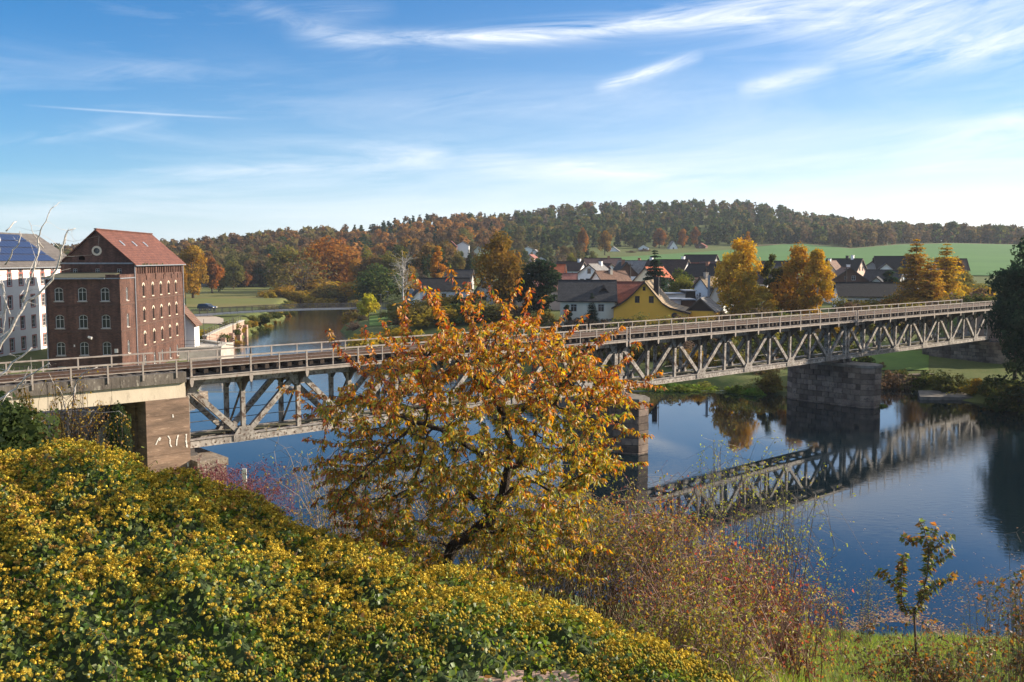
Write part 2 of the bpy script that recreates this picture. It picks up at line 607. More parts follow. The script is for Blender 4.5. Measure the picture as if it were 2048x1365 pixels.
def solar_mat():
    m, N, L, bs = nt('solar_cell')
    tc = N.new('ShaderNodeTexCoord')
    br = N.new('ShaderNodeTexBrick')
    br.offset = 0.0
    br.inputs['Scale'].default_value = 1.0
    br.inputs['Brick Width'].default_value = 0.16
    br.inputs['Row Height'].default_value = 0.16
    br.inputs['Mortar Size'].default_value = 0.006
    br.inputs['Color1'].default_value = (0.012, 0.024, 0.07, 1)
    br.inputs['Color2'].default_value = (0.016, 0.032, 0.09, 1)
    br.inputs['Mortar'].default_value = (0.07, 0.08, 0.12, 1)
    L.new(tc.outputs['Object'], br.inputs['Vector'])
    L.new(br.outputs['Color'], bs.inputs['Base Color'])
    bs.inputs['Roughness'].default_value = 0.3
    bs.inputs['Specular IOR Level'].default_value = 0.25
    return m


M_solar = solar_mat()
M_alu = mat('aluminium', (0.6, 0.61, 0.63), (0.5, 0.51, 0.53), 4, 0.35, metal=0.4)


# ------------------------------------------------------------------ mesh builder
class MB:
    def __init__(s):
        s.v, s.f, s.mi = [], [], []

    def face(s, pts, m=0):
        k = len(s.v)
        s.v.extend(tuple(p) for p in pts)
        s.f.append(tuple(range(k, k + len(pts))))
        s.mi.append(m)

    def hexa(s, p, m=0):
        """p: 8 points, bottom ring 0-3 (ccw seen from above) then top ring 4-7"""
        k = len(s.v)
        s.v.extend(tuple(q) for q in p)
        for q in ((3, 2, 1, 0), (4, 5, 6, 7), (0, 1, 5, 4), (1, 2, 6, 5), (2, 3, 7, 6), (3, 0, 4, 7)):
            s.f.append(tuple(k + i for i in q))
            s.mi.append(m)

    def box(s, lo, hi, m=0):
        x0, y0, z0 = lo
        x1, y1, z1 = hi
        s.hexa([(x0, y0, z0), (x1, y0, z0), (x1, y1, z0), (x0, y1, z0), (x0, y0, z1), (x1, y0, z1), (x1, y1, z1), (x0, y1, z1)], m)

    def beam(s, a, b, w, h, up=(0, 0, 1), m=0):
        """rectangular bar from a to b, w across, h along up"""
        a, b = Vector(a), Vector(b)
        d = (b - a).normalized()
        upv = Vector(up)
        if abs(d.dot(upv)) > 0.98:
            upv = Vector((0, 1, 0)) if abs(d.y) < 0.9 else Vector((1, 0, 0))
        sx = d.cross(upv).normalized() * (w / 2)
        uz = sx.cross(d).normalized() * (h / 2)
        s.hexa([a - sx - uz, a + sx - uz, b + sx - uz, b - sx - uz, a - sx + uz, a + sx + uz, b + sx + uz, b - sx + uz], m)

    def tube(s, pts, radii, n=6, m=0, cap=True):
        pts = [Vector(p) for p in pts]
        k0 = len(s.v)
        prev = None
        for i, p in enumerate(pts):
            if i == 0:
                d = pts[1] - pts[0]
            elif i == len(pts) - 1:
                d = pts[-1] - pts[-2]
            else:
                d = pts[i + 1] - pts[i - 1]
            if d.length < 1e-9:
                d = Vector((0, 0, 1))
            d.normalize()
            if prev is None:
                a = d.orthogonal().normalized()
            else:
                a = (prev - d * prev.dot(d))
                a = a.normalized() if a.length > 1e-6 else d.orthogonal().normalized()
            prev = a
            b = d.cross(a)
            r = radii[i] if hasattr(radii, '__len__') else radii
            for j in range(n):
                t = 2 * PI * j / n
                s.v.append(tuple(p + a * (math.cos(t) * r) + b * (math.sin(t) * r)))
        for i in range(len(pts) - 1):
            for j in range(n):
                a0 = k0 + i * n + j
                a1 = k0 + i * n + (j + 1) % n
                s.f.append((a0, a1, a1 + n, a0 + n))
                s.mi.append(m)
        if cap:
            s.f.append(tuple(k0 + j for j in reversed(range(n))))
            s.f.append(tuple(k0 + (len(pts) - 1) * n + j for j in range(n)))
            s.mi.extend((m, m))

    def prism(s, poly, y0, y1, m=0):
        """poly: list of (x, z), ccw seen from -y; extruded y0..y1"""
        n = len(poly)
        k = len(s.v)
        s.v.extend((x, y0, z) for x, z in poly)
        s.v.extend((x, y1, z) for x, z in poly)
        tri = tessellate_polygon([[Vector((x, z, 0)) for x, z in poly]])
        for t in tri:
            a, b, c = [Vector((poly[i][0], poly[i][1])) for i in t]
            cr = (b - a).cross(c - a)
            t = t if cr > 0 else (t[0], t[2], t[1])
            s.f.append(tuple(k + i for i in t))
            s.f.append(tuple(k + n + i for i in reversed(t)))
            s.mi.extend((m, m))
        for i in range(n):
            j = (i + 1) % n
            s.f.append((k + j, k + i, k + n + i, k + n + j))
            s.mi.append(m)

    def panel(s, outer, holes, T, depth=0.15, m=0, mr=None):
        """flat wall with openings. outer / holes: lists of (a, b) ccw; T(a, b, d) -> 3d point, d = distance inward"""
        loops = [outer] + holes
        flat = [p for lp in loops for p in lp]
        tris = tessellate_polygon([[Vector((a, b, 0)) for a, b in lp] for lp in loops])
        k = len(s.v)
        s.v.extend(tuple(T(a, b, 0)) for a, b in flat)
        for t in tris:
            a, b, c = [Vector(flat[i]) for i in t]
            if abs((b - a).cross(c - a)) < 1e-9:
                continue
            t = t if (b - a).cross(c - a) > 0 else (t[0], t[2], t[1])
            s.f.append(tuple(k + i for i in t))
            s.mi.append(m)
        for h in holes:
            for i in range(len(h)):
                p, q = h[i], h[(i + 1) % len(h)]
                s.face([T(*p, 0), T(*p, depth), T(*q, depth), T(*q, 0)], m if mr is None else mr)

    def mesh(s, name, mats, smooth=False):
        me = bpy.data.meshes.new(name)
        me.from_pydata(s.v, [], s.f)
        if not isinstance(mats, (list, tuple)):
            mats = [mats]
        for m in mats:
            me.materials.append(m)
        if len(mats) > 1:
            me.polygons.foreach_set('material_index', s.mi)
        if smooth:
            me.polygons.foreach_set('use_smooth', [True] * len(s.f))
        me.update()
        return me

    def build(s, name, mats, parent=None, smooth=False, loc=None, rz=None):
        return link(name, s.mesh(name, mats, smooth), parent, loc, rz)


def tri_mesh(name, verts, faces, cols, m):
    """numpy triangles/quads with per-vertex colours"""
    me = bpy.data.meshes.new(name)
    verts = np.asarray(verts, np.float32)
    faces = np.asarray(faces, np.int32)
    nf, k = faces.shape
    me.vertices.add(len(verts))
    me.vertices.foreach_set('co', verts.ravel())
    me.loops.add(nf * k)
    me.loops.foreach_set('vertex_index', faces.ravel())
    me.polygons.add(nf)
    me.polygons.foreach_set('loop_start', np.arange(0, nf * k, k, dtype=np.int32))
    me.update(calc_edges=True)
    if cols is not None:
        a = me.attributes.new('col', 'FLOAT_COLOR', 'POINT')
        c4 = np.ones((len(verts), 4), np.float32)
        c4[:, :3] = cols
        a.data.foreach_set('color', c4.ravel())
    me.materials.append(m)
    me.validate()
    return me


def rotbasis(nrm, rng):
    """for each normal two perpendicular unit vectors with a random spin"""
    nrm = nrm / np.maximum(np.linalg.norm(nrm, axis=1, keepdims=True), 1e-9)
    ref = rng.normal(size=nrm.shape)
    a = np.cross(nrm, ref)
    a /= np.maximum(np.linalg.norm(a, axis=1, keepdims=True), 1e-9)
    b = np.cross(nrm, a)
    return nrm, a, b


def pick_cols(rng, n, palette, weights=None, jit=0.18):
    pal = np.array(palette, float)
    w = None if weights is None else np.array(weights, float) / np.sum(weights)
    i = rng.choice(len(pal), size=n, p=w)
    c = pal[i] * np.exp(rng.normal(0, jit, (n, 1)))
    return np.clip(c * np.exp(rng.normal(0, jit * 0.35, (n, 3))), 0.002, 0.9)


def cards(rng, P, nrm, size, cols, tri=False):
    """small leaf-clump faces at P facing nrm; returns verts, faces, cols"""
    n = len(P)
    _, a, b = rotbasis(nrm, rng)
    s = (size * np.exp(rng.normal(0, .3, n)))[:, None]
    if tri:
        v = np.stack([P - a * s * .6 - b * s * .45, P + a * s * .6 - b * s * .35, P + b * s * .7], 1)
        f = np.arange(n * 3).reshape(n, 3)
        return v.reshape(-1, 3), f, np.repeat(cols, 3, 0)
    v = np.stack([P - a * s * .6, P - b * s * .35, P + a * s * .6, P + b * s * .42], 1)
    f = np.arange(n * 4).reshape(n, 4)
    return v.reshape(-1, 3), f, np.repeat(cols, 4, 0)


# ================================================================== TERRAIN AND WATER
POOL = [(-33.5, 97), (-29, 78), (-22.5, 58), (-15.5, 46.5), (-10, 44), (-4, 41.5), (2, 38), (8, 35), (13, 33.3), (20, 33), (30, 33), (45, 32), (70, 28),
        (110, 20), (190, 5), (190, 62), (110, 60), (75, 58), (60, 64), (52, 74), (47, 82), (44, 90), (42.5, 97), (40.5, 101), (34, 100), (29, 97), (25, 97), (22, 98)]
RIVER = [(-33.5, 97.5), (22, 98.5), (14, 112), (0, 126), (-14, 142), (-27, 164), (-35, 199), (-39.5, 232), (-47, 277), (-56, 325), (-61, 365), (-63, 385), (-72, 410), (-100, 430),
         (-104, 420), (-84, 402), (-76, 380), (-72.5, 345), (-70, 308), (-62, 262), (-57, 232), (-53.5, 197), (-50, 165), (-48, 146), (-43, 128), (-38, 112)]


def sdist(poly, X, Y):
    """signed distance to polygon, negative inside"""
    P = np.array(poly, float)
    Q = np.roll(P, -1, 0)
    d = np.full(X.shape, 1e9)
    ins = np.zeros(X.shape, bool)
    for (ax, ay), (bx, by) in zip(P, Q):
        ex, ey = bx - ax, by - ay
        wx, wy = X - ax, Y - ay
        t = np.clip((wx * ex + wy * ey) / (ex * ex + ey * ey), 0, 1)
        d = np.minimum(d, np.hypot(wx - t * ex, wy - t * ey))
        c = ((ay <= Y) & (by > Y)) | ((by <= Y) & (ay > Y))
        with np.errstate(divide='ignore', invalid='ignore'):
            xi = ax + (Y - ay) / (by - ay) * ex
        ins ^= c & (X < xi)
    return np.where(ins, -d, d)


def sstep(a, b, x):
    t = np.clip((x - a) / (b - a), 0, 1)
    return t * t * (3 - 2 * t)


# forest foot / ridge table over the photograph's x
TX = [-600, 0, 200, 320, 400, 500, 600, 680, 750, 830, 900, 1000, 1060, 1130, 1200, 1300, 1400, 1480, 1550, 1600, 1700, 1800, 1900, 2000, 2048, 2600]
TRY = [470, 486, 488, 483, 475, 468, 456, 455, 447, 431, 428, 428, 419, 409, 403, 402, 400, 402, 410, 428, 441, 451, 459, 468, 470, 478]       # skyline y
TH = [14, 13, 13, 14, 14, 14, 14, 14, 14, 13, 12, 12, 12, 12, 12, 12, 12, 12, 12, 12, 12, 12, 12, 12, 12, 12]                                 # tree height there
TZR = [700, 700, 700, 660, 650, 660, 680, 690, 720, 750, 800, 850, 870, 890, 900, 900, 900, 900, 900, 900, 900, 900, 900, 900, 900, 900]           # ridge distance
TZF = [420, 430, 430, 415, 405, 410, 420, 425, 430, 440, 460, 500, 530, 560, 570, 590, 600, 610, 630, 640, 600, 640, 660, 670, 670, 690]           # forest foot distance
THF = [1.6, 1.6, 1.6, 1.6, 1.6, 1.6, 1.6, 2.2, 3.5, 9.0, 15.5, 18.3, 18.0, 18.4, 19.1, 20.2, 21.0, 21.7, 23.3, 23.8, 20.3, 23.5, 24.6, 23.9, 23.6, 23.5]  # height of the foot


def far_tab(px):
    ry = np.interp(px, TX, TRY)
    th = np.interp(px, TX, TH)
    zr = np.interp(px, TX, TZR)
    zf = np.interp(px, TX, TZF)
    hr = CZ + (518 - ry) * zr / F - th
    hf = np.interp(px, TX, THF)
    return zf, np.minimum(hf, hr), zr, hr


B0 = Vector((-15.93, 45.63, 0))
BANG = 0.841
BU = Vector((math.sin(BANG), math.cos(BANG), 0))
BN = Vector((-BU.y, BU.x, 0))              # away from the camera


def bridge_xy(s, o):
    p = B0 + BU * s + BN * o
    return p.x, p.y


def gnoise(X, Y, sc, seed):
    return (np.sin(X / sc * 1.7 + seed) * np.cos(Y / sc * 1.3 + seed * 2.1) + 0.6 * np.sin(X / sc * 3.1 + Y / sc * 2.3 + seed * 3) + 0.35 * np.sin(X / sc * 6.7 - Y / sc * 5.1 + seed)) / 1.95


def ground_h(X, Y):
    X = np.asarray(X, float)
    Y = np.asarray(Y, float)
    sp = sdist(POOL, X, Y)
    sr = sdist(RIVER, X, Y)
    sd_ = np.minimum(sp, sr)
    hn = np.interp(sp, [0, .6, 3, 11, 20, 26, 40], [.02, .30, .9, 3.7, 7.6, 9.1, 9.5])
    hn = hn * (1 - .27 * sstep(2, 8, X) * sstep(2, 10, sp))
    hn = hn + sstep(-8, -15, X) * 2.6 * sstep(0, 3, sp) * sstep(52, 46, Y)
    xc = np.interp(Y, [60, 97, 130, 164, 232, 308, 382, 420], [-20, -6, -25, -38, -48, -62, -69, -80])
    hl = (1.6 - 1.2 * sstep(-52, -47, X) * sstep(136, 130, Y)) * sstep(0, 3, sd_)
    hr = 1.1 * sstep(0, 3.5, sd_) + np.interp(Y, [95, 105, 140, 230, 330], [0, .3, 3.0, 4.6, 6.2]) * sstep(3, 30, sd_)
    far = np.where(X < xc, hl, hr)
    near = sstep(58, 47, Y + np.clip(X - 20, 0, 60) * 0.32)
    h = hn * near + far * (1 - near)
    # hills
    px = 1024 + F * X / np.maximum(Y, 1)
    px = np.where(Y < 40, 1024, px)
    zf, hf, zr, hrr = far_tab(px)
    y0 = np.interp(px, [900, 1150], [400, 330])
    t1 = np.clip((Y - y0) / np.maximum(zf - y0, 5), 0, 1)
    t2 = sstep(0, 1, np.clip((Y - zf) / (zr - zf), 0, 1))
    t2 = 0.5 * t2 + 0.5 * np.clip((Y - zf) / (zr - zf), 0, 1)
    hh = h + (hf - h) * t1
    hh = np.where(Y > zf, hf + (hrr - hf) * t2, hh)
    h = np.where(Y > y0, hh, h)
    # railway embankment beyond the right abutment
    s = (X - B0.x) * BU.x + (Y - B0.y) * BU.y
    o = (X - B0.x) * BN.x + (Y - B0.y) * BN.y
    emb = 7.9 - np.maximum(np.abs(o - 1.95) - 3.2, 0) * 0.65
    h = np.where(s > 99, np.maximum(h, np.where(s < 102, emb - (102 - s) * 1.5, emb)), h)
    h = h + gnoise(X, Y, 7.0, 1.0) * 0.12 * sstep(1, 6, sd_) * sstep(500, 200, Y)
    h = np.where(sp < 0, -np.minimum(-sp, 2.0) * 0.6, h)
    h = np.where((sr < 0) & (sp > 0), -1.3 - np.minimum(-sr, 1.5) * 0.5, h)
    return h


def gz(x, y):
    return float(ground_h(np.array([x]), np.array([y]))[0])


def grid_sheet(name, xs, ys, hfun, m, kind='structure', off=0.0):
    X, Y = np.meshgrid(xs, ys)
    Z = hfun(X, Y) + off
    v = np.stack([X, Y, Z], -1).reshape(-1, 3)
    nx, ny = len(xs), len(ys)
    i = np.arange(ny - 1)[:, None] * nx + np.arange(nx - 1)[None, :]
    f = np.stack([i, i + 1, i + nx + 1, i + nx], -1).reshape(-1, 4)
    me = tri_mesh(name, v, f, None, m)
    me.polygons.foreach_set('use_smooth', [True] * len(f))
    o = link(name, me)
    tag(o, kind=kind)
    return o


def terrain_mat():
    m, N, L, bs = nt('grassland')
    bs.inputs['Roughness'].default_value = 0.95
    bs.inputs['Specular IOR Level'].default_value = 0.1
    tc = N.new('ShaderNodeTexCoord')
    cols = [((.075, .115, .03), (.11, .135, .04), .12), ((.16, .125, .055), (.06, .075, .025), .7)]
    prev = None
    for c1, c2, sc in cols:
        nz = N.new('ShaderNodeTexNoise')
        nz.inputs['Scale'].default_value = sc
        nz.inputs['Detail'].default_value = 9
        nz.inputs['Roughness'].default_value = .7
        L.new(tc.outputs['Object'], nz.inputs['Vector'])
        cr = N.new('ShaderNodeValToRGB')
        cr.color_ramp.elements[0].position = .38
        cr.color_ramp.elements[1].position = .64
        cr.color_ramp.elements[0].color = (*c2, 1)
        cr.color_ramp.elements[1].color = (*c1, 1)
        L.new(nz.outputs['Fac'], cr.inputs[0])
        if prev is None:
            prev = cr.outputs[0]
        else:
            mx = N.new('ShaderNodeMixRGB')
            mx.inputs[0].default_value = .4
            L.new(prev, mx.inputs[1])
            L.new(cr.outputs[0], mx.inputs[2])
            prev = mx.outputs[0]
    L.new(prev, bs.inputs['Base Color'])
    nb = N.new('ShaderNodeTexNoise')
    nb.inputs['Scale'].default_value = 5
    nb.inputs['Detail'].default_value = 8
    L.new(tc.outputs['Object'], nb.inputs['Vector'])
    bp = N.new('ShaderNodeBump')
    bp.inputs['Strength'].default_value = .8
    bp.inputs['Distance'].default_value = .12
    L.new(nb.outputs['Fac'], bp.inputs['Height'])
    L.new(bp.outputs[0], bs.inputs['Normal'])
    return m


M_ground = terrain_mat()
M_field = mat('crop_field', (.085, .170, .050), (.070, .145, .044), .03, .95, .3, 3.0, spec=.1, stretch=(.4, 1, 1))
M_meadow = mat('mown_meadow', (.115, .135, .038), (.16, .135, .05), .05, .95, .4, 4.0, spec=.1, stretch=(.15, 1.6, 1))
M_lawn = mat('lawn', (.125, .19, .04), (.085, .14, .035), .4, .95, .4, 8.0, spec=.1)
M_soil = mat('field_edge_soil', (.20, .14, .085), (.13, .10, .06), .3, .95)


def axis(*segs):
    out = []
    for a, b, st in segs:
        out.extend(np.arange(a, b, st))
    out.append(segs[-1][1])
    return np.array(out)


xs = axis((-2500, -700, 120), (-700, -260, 22), (-260, -90, 6), (-90, 70, 1.25), (70, 130, 4), (130, 700, 12), (700, 2600, 120))
ys = axis((-40, 0, 5), (0, 130, 1.25), (130, 260, 3), (260, 460, 6), (460, 960, 14), (960, 4800, 240))
grid_sheet('ground', xs, ys, ground_h, M_ground)


def polar_sheet(name, px0, px1, npx, fy0, fy1, ny, m, off):
    """sheet draped on the ground between two distances, over a fan of directions"""
    pxs = np.linspace(px0, px1, npx)
    T = np.linspace(0, 1, ny)
    y0 = np.array([fy0(p) for p in pxs])
    y1 = np.array([fy1(p) for p in pxs])
    Y = y0[None, :] + (y1 - y0)[None, :] * T[:, None]
    X = (pxs[None, :] - 1024) / F * Y
    Z = ground_h(X, Y) + off
    v = np.stack([X, Y, Z], -1).reshape(-1, 3)
    i = np.arange(ny - 1)[:, None] * npx + np.arange(npx - 1)[None, :]
    f = np.stack([i, i + 1, i + npx + 1, i + npx], -1).reshape(-1, 4)
    me = tri_mesh(name, v, f, None, m)
    me.polygons.foreach_set('use_smooth', [True] * len(f))
    return tag(link(name, me), kind='structure')


zf_at = lambda p: float(np.interp(p, TX, TZF))
polar_sheet('field', 1175, 2350, 120, lambda p: 335.0, lambda p: zf_at(p) - (np.interp(p, [1150, 1200, 1300, 1400, 1450, 1560], [150, 110, 100, 75, 60, 12])), 60, M_field, 0.35)
polar_sheet('field_edge', 1500, 2350, 90, lambda p: zf_at(p) - 13, lambda p: zf_at(p) - 5, 4, M_soil, 0.3)
polar_sheet('meadow', 372, 640, 40, lambda p: 236.0, lambda p: np.interp(p, [372, 520, 600, 640], [400, 400, 330, 300]), 60, M_meadow, 0.12)
# bright lawn strips on the right bank
polar_sheet('lawn', 738, 830, 24, lambda p: 178.0, lambda p: 208.0, 14, M_lawn, 0.12)
polar_sheet('lawn', 1690, 1862, 40, lambda p: 106.0, lambda p: np.interp(p, [1690, 1740, 1862], [112, 121, 118]), 24, M_lawn, 0.10)


def water_mat(name, base, rough, bump, bscale, patchy=True, foam=False):
    m, N, L, bs = nt(name)
    bs.inputs['Base Color'].default_value = (*base, 1)
    bs.inputs['Roughness'].default_value = rough
    bs.inputs['IOR'].default_value = 1.38
    bs.inputs['Specular IOR Level'].default_value = 0.9
    tc = N.new('ShaderNodeTexCoord')
    mp = N.new('ShaderNodeMapping')
    mp.inputs['Rotation'].default_value = (0, 0, R(28))
    mp.inputs['Scale'].default_value = (1.0, 1.9, 1)
    L.new(tc.outputs['Object'], mp.inputs[0])
    n1 = N.new('ShaderNodeTexNoise')
    n1.inputs['Scale'].default_value = bscale
    n1.inputs['Detail'].default_value = 4
    n1.inputs['Roughness'].default_value = .55
    L.new(mp.outputs[0], n1.inputs['Vector'])
    n2 = N.new('ShaderNodeTexNoise')
    n2.inputs['Scale'].default_value = .045
    n2.inputs['Detail'].default_value = 4
    L.new(tc.outputs['Object'], n2.inputs['Vector'])
    mr = N.new('ShaderNodeMapRange')
    mr.inputs['From Min'].default_value = .42
    mr.inputs['From Max'].default_value = .66
    mr.inputs['To Min'].default_value = bump * (.05 if patchy else .8)
    mr.inputs['To Max'].default_value = bump
    L.new(n2.outputs['Fac'], mr.inputs[0])
    bp = N.new('ShaderNodeBump')
    bp.inputs['Distance'].default_value = .06
    if patchy:
        # open water on the right is ruffled by the wind, the reach by the bridge lies calm
        spx = N.new('ShaderNodeSeparateXYZ')
        L.new(tc.outputs['Object'], spx.inputs[0])
        wx = N.new('ShaderNodeMath')
        wx.operation = 'MULTIPLY_ADD'
        L.new(spx.outputs[1], wx.inputs[0])
        wx.inputs[1].default_value = -.85
        L.new(spx.outputs[0], wx.inputs[2])
        wr = N.new('ShaderNodeMapRange')
        wr.interpolation_type = 'SMOOTHSTEP'
        L.new(wx.outputs[0], wr.inputs['Value'])
        wr.inputs['From Min'].default_value = -38
        wr.inputs['From Max'].default_value = -20
        wr.inputs['To Min'].default_value = .8
        wr.inputs['To Max'].default_value = 1.7
        wm_ = N.new('ShaderNodeMath')
        wm_.operation = 'MULTIPLY'
        L.new(mr.outputs[0], wm_.inputs[0])
        L.new(wr.outputs[0], wm_.inputs[1])
        L.new(wm_.outputs[0], bp.inputs['Strength'])
    else:
        L.new(mr.outputs[0], bp.inputs['Strength'])
    L.new(n1.outputs['Fac'], bp.inputs['Height'])
    L.new(bp.outputs[0], bs.inputs['Normal'])
    return m


M_pool = water_mat('still_water', (.004, .010, .014), .015, .11, 1.5)
M_river = water_mat('river_water', (.012, .020, .024), .06, .35, 1.1, False)


def flat_poly(name, poly, z, m, grow=0.0):
    c = Vector((sum(p[0] for p in poly) / len(poly), sum(p[1] for p in poly) / len(poly)))
    tris = tessellate_polygon([[Vector((x, y, 0)) for x, y in poly]])
    mb = MB()
    mb.v = [(x, y, z) for x, y in poly]
    for t in tris:
        a, b, c = [Vector(poly[i]) for i in t]
        t = t if (b - a).cross(c - a) > 0 else (t[0], t[2], t[1])
        mb.f.append(tuple(t))
        mb.mi.append(0)
    return tag(mb.build(name, m), kind='structure')


def grow_poly(poly, d):
    P = [Vector(p) for p in poly]
    out = []
    n = len(P)
    area = sum(P[i].x * P[(i + 1) % n].y - P[(i + 1) % n].x * P[i].y for i in range(n))
    sg = 1 if area > 0 else -1
    for i in range(n):
        e1 = (P[i] - P[i - 1]).normalized()
        e2 = (P[(i + 1) % n] - P[i]).normalized()
        nn = (Vector((e1.y, -e1.x)) + Vector((e2.y, -e2.x)))
        if nn.length < .2:
            nn = Vector((e1.y, -e1.x))
        out.append(tuple(P[i] + nn.normalized() * d * sg))
    return out


POOL_W = [(x, y) if (y > 96 and x < 26) else p for (x, y), p in zip(POOL, grow_poly(POOL, 0.7))]
flat_poly('water', POOL_W, 0.0, M_pool)
RIVER_W = [(x, y) if y < 99 else p for (x, y), p in zip(RIVER, grow_poly(RIVER, 0.9))]
flat_poly('water', RIVER_W, -1.3, M_river)

# weir: crest between the pool and the river
mb = MB()
wa, wb = Vector((-33.5, 97, 0)), Vector((22.3, 98.2, 0))
nseg = 24
for i in range(nseg):
    p, q = wa.lerp(wb, i / nseg), wa.lerp(wb, (i + 1) / nseg)
    prof = [(-.35, -.6), (-.35, -.03), (0, .025), (.35, -.01), (4.2, -1.22), (4.2, -1.6)]
    for (a0, z0), (a1, z1) in zip(prof[:-1], prof[1:]):
        mb.face([(p.x, p.y + a0, z0), (q.x, q.y + a0, z0), (q.x, q.y + a1, z1), (p.x, p.y + a1, z1)])
w = mb.build('weir', mat('wet_concrete', (.16, .15, .13), (.08, .08, .07), 1.2, .35, .4, 10, c3=(.05, .065, .03)))
tag(w, 'low concrete weir between the still pool and the lower river', 'weir')


# ================================================================== RAILWAY BRIDGE
BRZ = math.atan2(BU.y, BU.x)
ZB = 4.30                                    # local zero of the spans: underside of the lower chord
O1, O2, OW = 1.0, 2.9, 3.89                  # near truss, far truss, far railing
HP = 3.2                                     # half panel
SPAN_L = 32.0
SPANS = [0.35, 32.55, 64.75]
BB = MB                                      # alias


def span_root(s, name, label, cat, group=None, z=ZB):
    x, y = bridge_xy(s, 0)
    return empty(name, (x, y, z), BRZ, label, cat, group)


def member_mesh(L, w, h, name, lattice=False):
    """riveted bar along +x from 0 to L: two flanges and a web, with batten plates"""
    mb = MB()
    mb.box((0, -w / 2, -h / 2), (L, w / 2, h / 2))
    n = max(1, int(L / 1.3))
    for i in range(n):
        x = (i + .5) * L / n
        mb.box((x - .012, -w / 2 - .012, -h / 2 - .012), (x + .05, w / 2 + .012, h / 2 + .012))
    return mb.mesh(name, M_steel)


def orient(o, a, b, up=(0, 1, 0)):
    """object along +x from a to b, its z axis close to `up`"""
    a, b = Vector(a), Vector(b)
    d = (b - a).normalized()
    z = Vector(up)
    y = z.cross(d).normalized()
    z = d.cross(y)
    o.matrix_local = Matrix(((d.x, y.x, z.x, a.x), (d.y, y.y, z.y, a.y), (d.z, y.z, z.z, a.z), (0, 0, 0, 1)))
    return o


zb, zt = .22, 3.35                           # node heights (local)
diagL = math.hypot(HP, zt - zb)
me_diag = member_mesh(diagL - .5, .27, .22, 'diagonal')
me_vert = member_mesh(zt - zb - .3, .22, .20, 'vertical_post')
me_end = member_mesh(zt - zb + .1, .32, .26, 'end_post')
mb = MB()
mb.box((0, -.14, .03), (SPAN_L, .14, .37))
mb.box((0, -.21, .0), (SPAN_L, .21, .03))
mb.box((0, -.21, .37), (SPAN_L, .21, .40))
for i in range(64):
    mb.box((i * .5 + .1, -.165, .10), (i * .5 + .16, .165, .16))
me_bchord = mb.mesh('bottom_chord', M_steel)
mb = MB()
mb.box((0, -.14, 3.15), (SPAN_L, .14, 3.50))
mb.box((0, -.21, 3.50), (SPAN_L, .21, 3.53))
mb.box((0, -.21, 3.12), (SPAN_L, .21, 3.15))
me_tchord = mb.mesh('top_chord', M_steel)
mb = MB()
g = [(-.62, .05), (.62, .05), (.62, .36), (.30, .78), (-.30, .78), (-.62, .36)]
mb.prism(g, -.20, -.165)
mb.prism(g, .165, .20)
for gx in (-.5, -.3, -.1, .1, .3, .5):
    for gzz in (.12, .28):
        mb.box((gx - .022, -.215, gzz - .022), (gx + .022, -.2, gzz + .022))
for gx in (-.2, 0, .2):
    mb.box((gx - .022, -.215, .55), (gx + .022, -.2, .595))
me_gus_b = mb.mesh('gusset_plate', M_steel)
mb = MB()
g = [(-.62, 3.49), (-.62, 3.12), (-.28, 2.72), (.28, 2.72), (.62, 3.12), (.62, 3.49)]
mb.prism(g, -.20, -.165)
mb.prism(g, .165, .20)
for gx in (-.45, -.2, .05, .3, .5):
    mb.box((gx - .022, -.215, 3.2), (gx + .022, -.2, 3.245))
me_gus_t = mb.mesh('gusset_plate', M_steel)
# cross girder with cantilever brackets (profile in y, z), extruded along x
mb = MB()
prof = [(-.02, 3.46), (-.02, 3.32), (.45, 3.08), (.86, 2.62), (1.2, 2.62), (1.55, 2.98), (2.35, 2.98), (2.7, 2.62), (3.04, 2.62), (3.45, 3.08), (3.91, 3.32), (3.91, 3.46)]
mb2 = MB()
mb2.prism(prof, -.05, .05)
mb.v = [(y, x, z) for x, y, z in mb2.v]
mb.f = [tuple(reversed(f)) for f in mb2.f]
mb.mi = mb2.mi
mb.box((-.09, -.02, 3.46), (.09, 3.91, 3.49))
me_cross = mb.mesh('cross_girder', M_steel_dark)
mb = MB()
mb.box((-.06, O1, .1), (.06, O2, .26))
me_strut = mb.mesh('bottom_strut', M_steel_dark)
mb = MB()
mb.beam((0, O1 + .1, 2.75), (0, O2 - .1, .4), .07, .09, (1, 0, 0))
me_brace = mb.mesh('cross_brace', M_steel_dark)
mb = MB()
mb.beam((0, O1 + .1, .2), (HP, O2 - .1, .2), .09, .07)
me_lat = mb.mesh('lateral_brace', M_steel_dark)
# railing posts
mb = MB()
mb.box((-.045, -.04, 3.2), (.045, .02, 4.55))
mb.prism([(-.045, 3.18), (.045, 3.18), (.10, 3.42), (.045, 3.78), (-.045, 3.78), (-.10, 3.42)], -.055, -.04)
me_post = mb.mesh('railing_post', M_rail_paint)
mb = MB()
mb.box((-.028, -.03, 3.6), (.028, .02, 4.53))
me_post2 = mb.mesh('railing_post', M_rail_paint)


def rail_run(L, z, y):
    m_ = MB()
    m_.box((0, y - .035, z - .035), (L, y + .035, z + .035))
    return m_


def plates(L, y0, y1, z, step=1.6):
    m_ = MB()
    n = int(round(L / step))
    for i in range(n):
        dzz = rnd.uniform(-.012, .012)
        m_.box((i * L / n + .006, y0, z + dzz), ((i + 1) * L / n - .006, y1, z + .05 + dzz))
    return m_


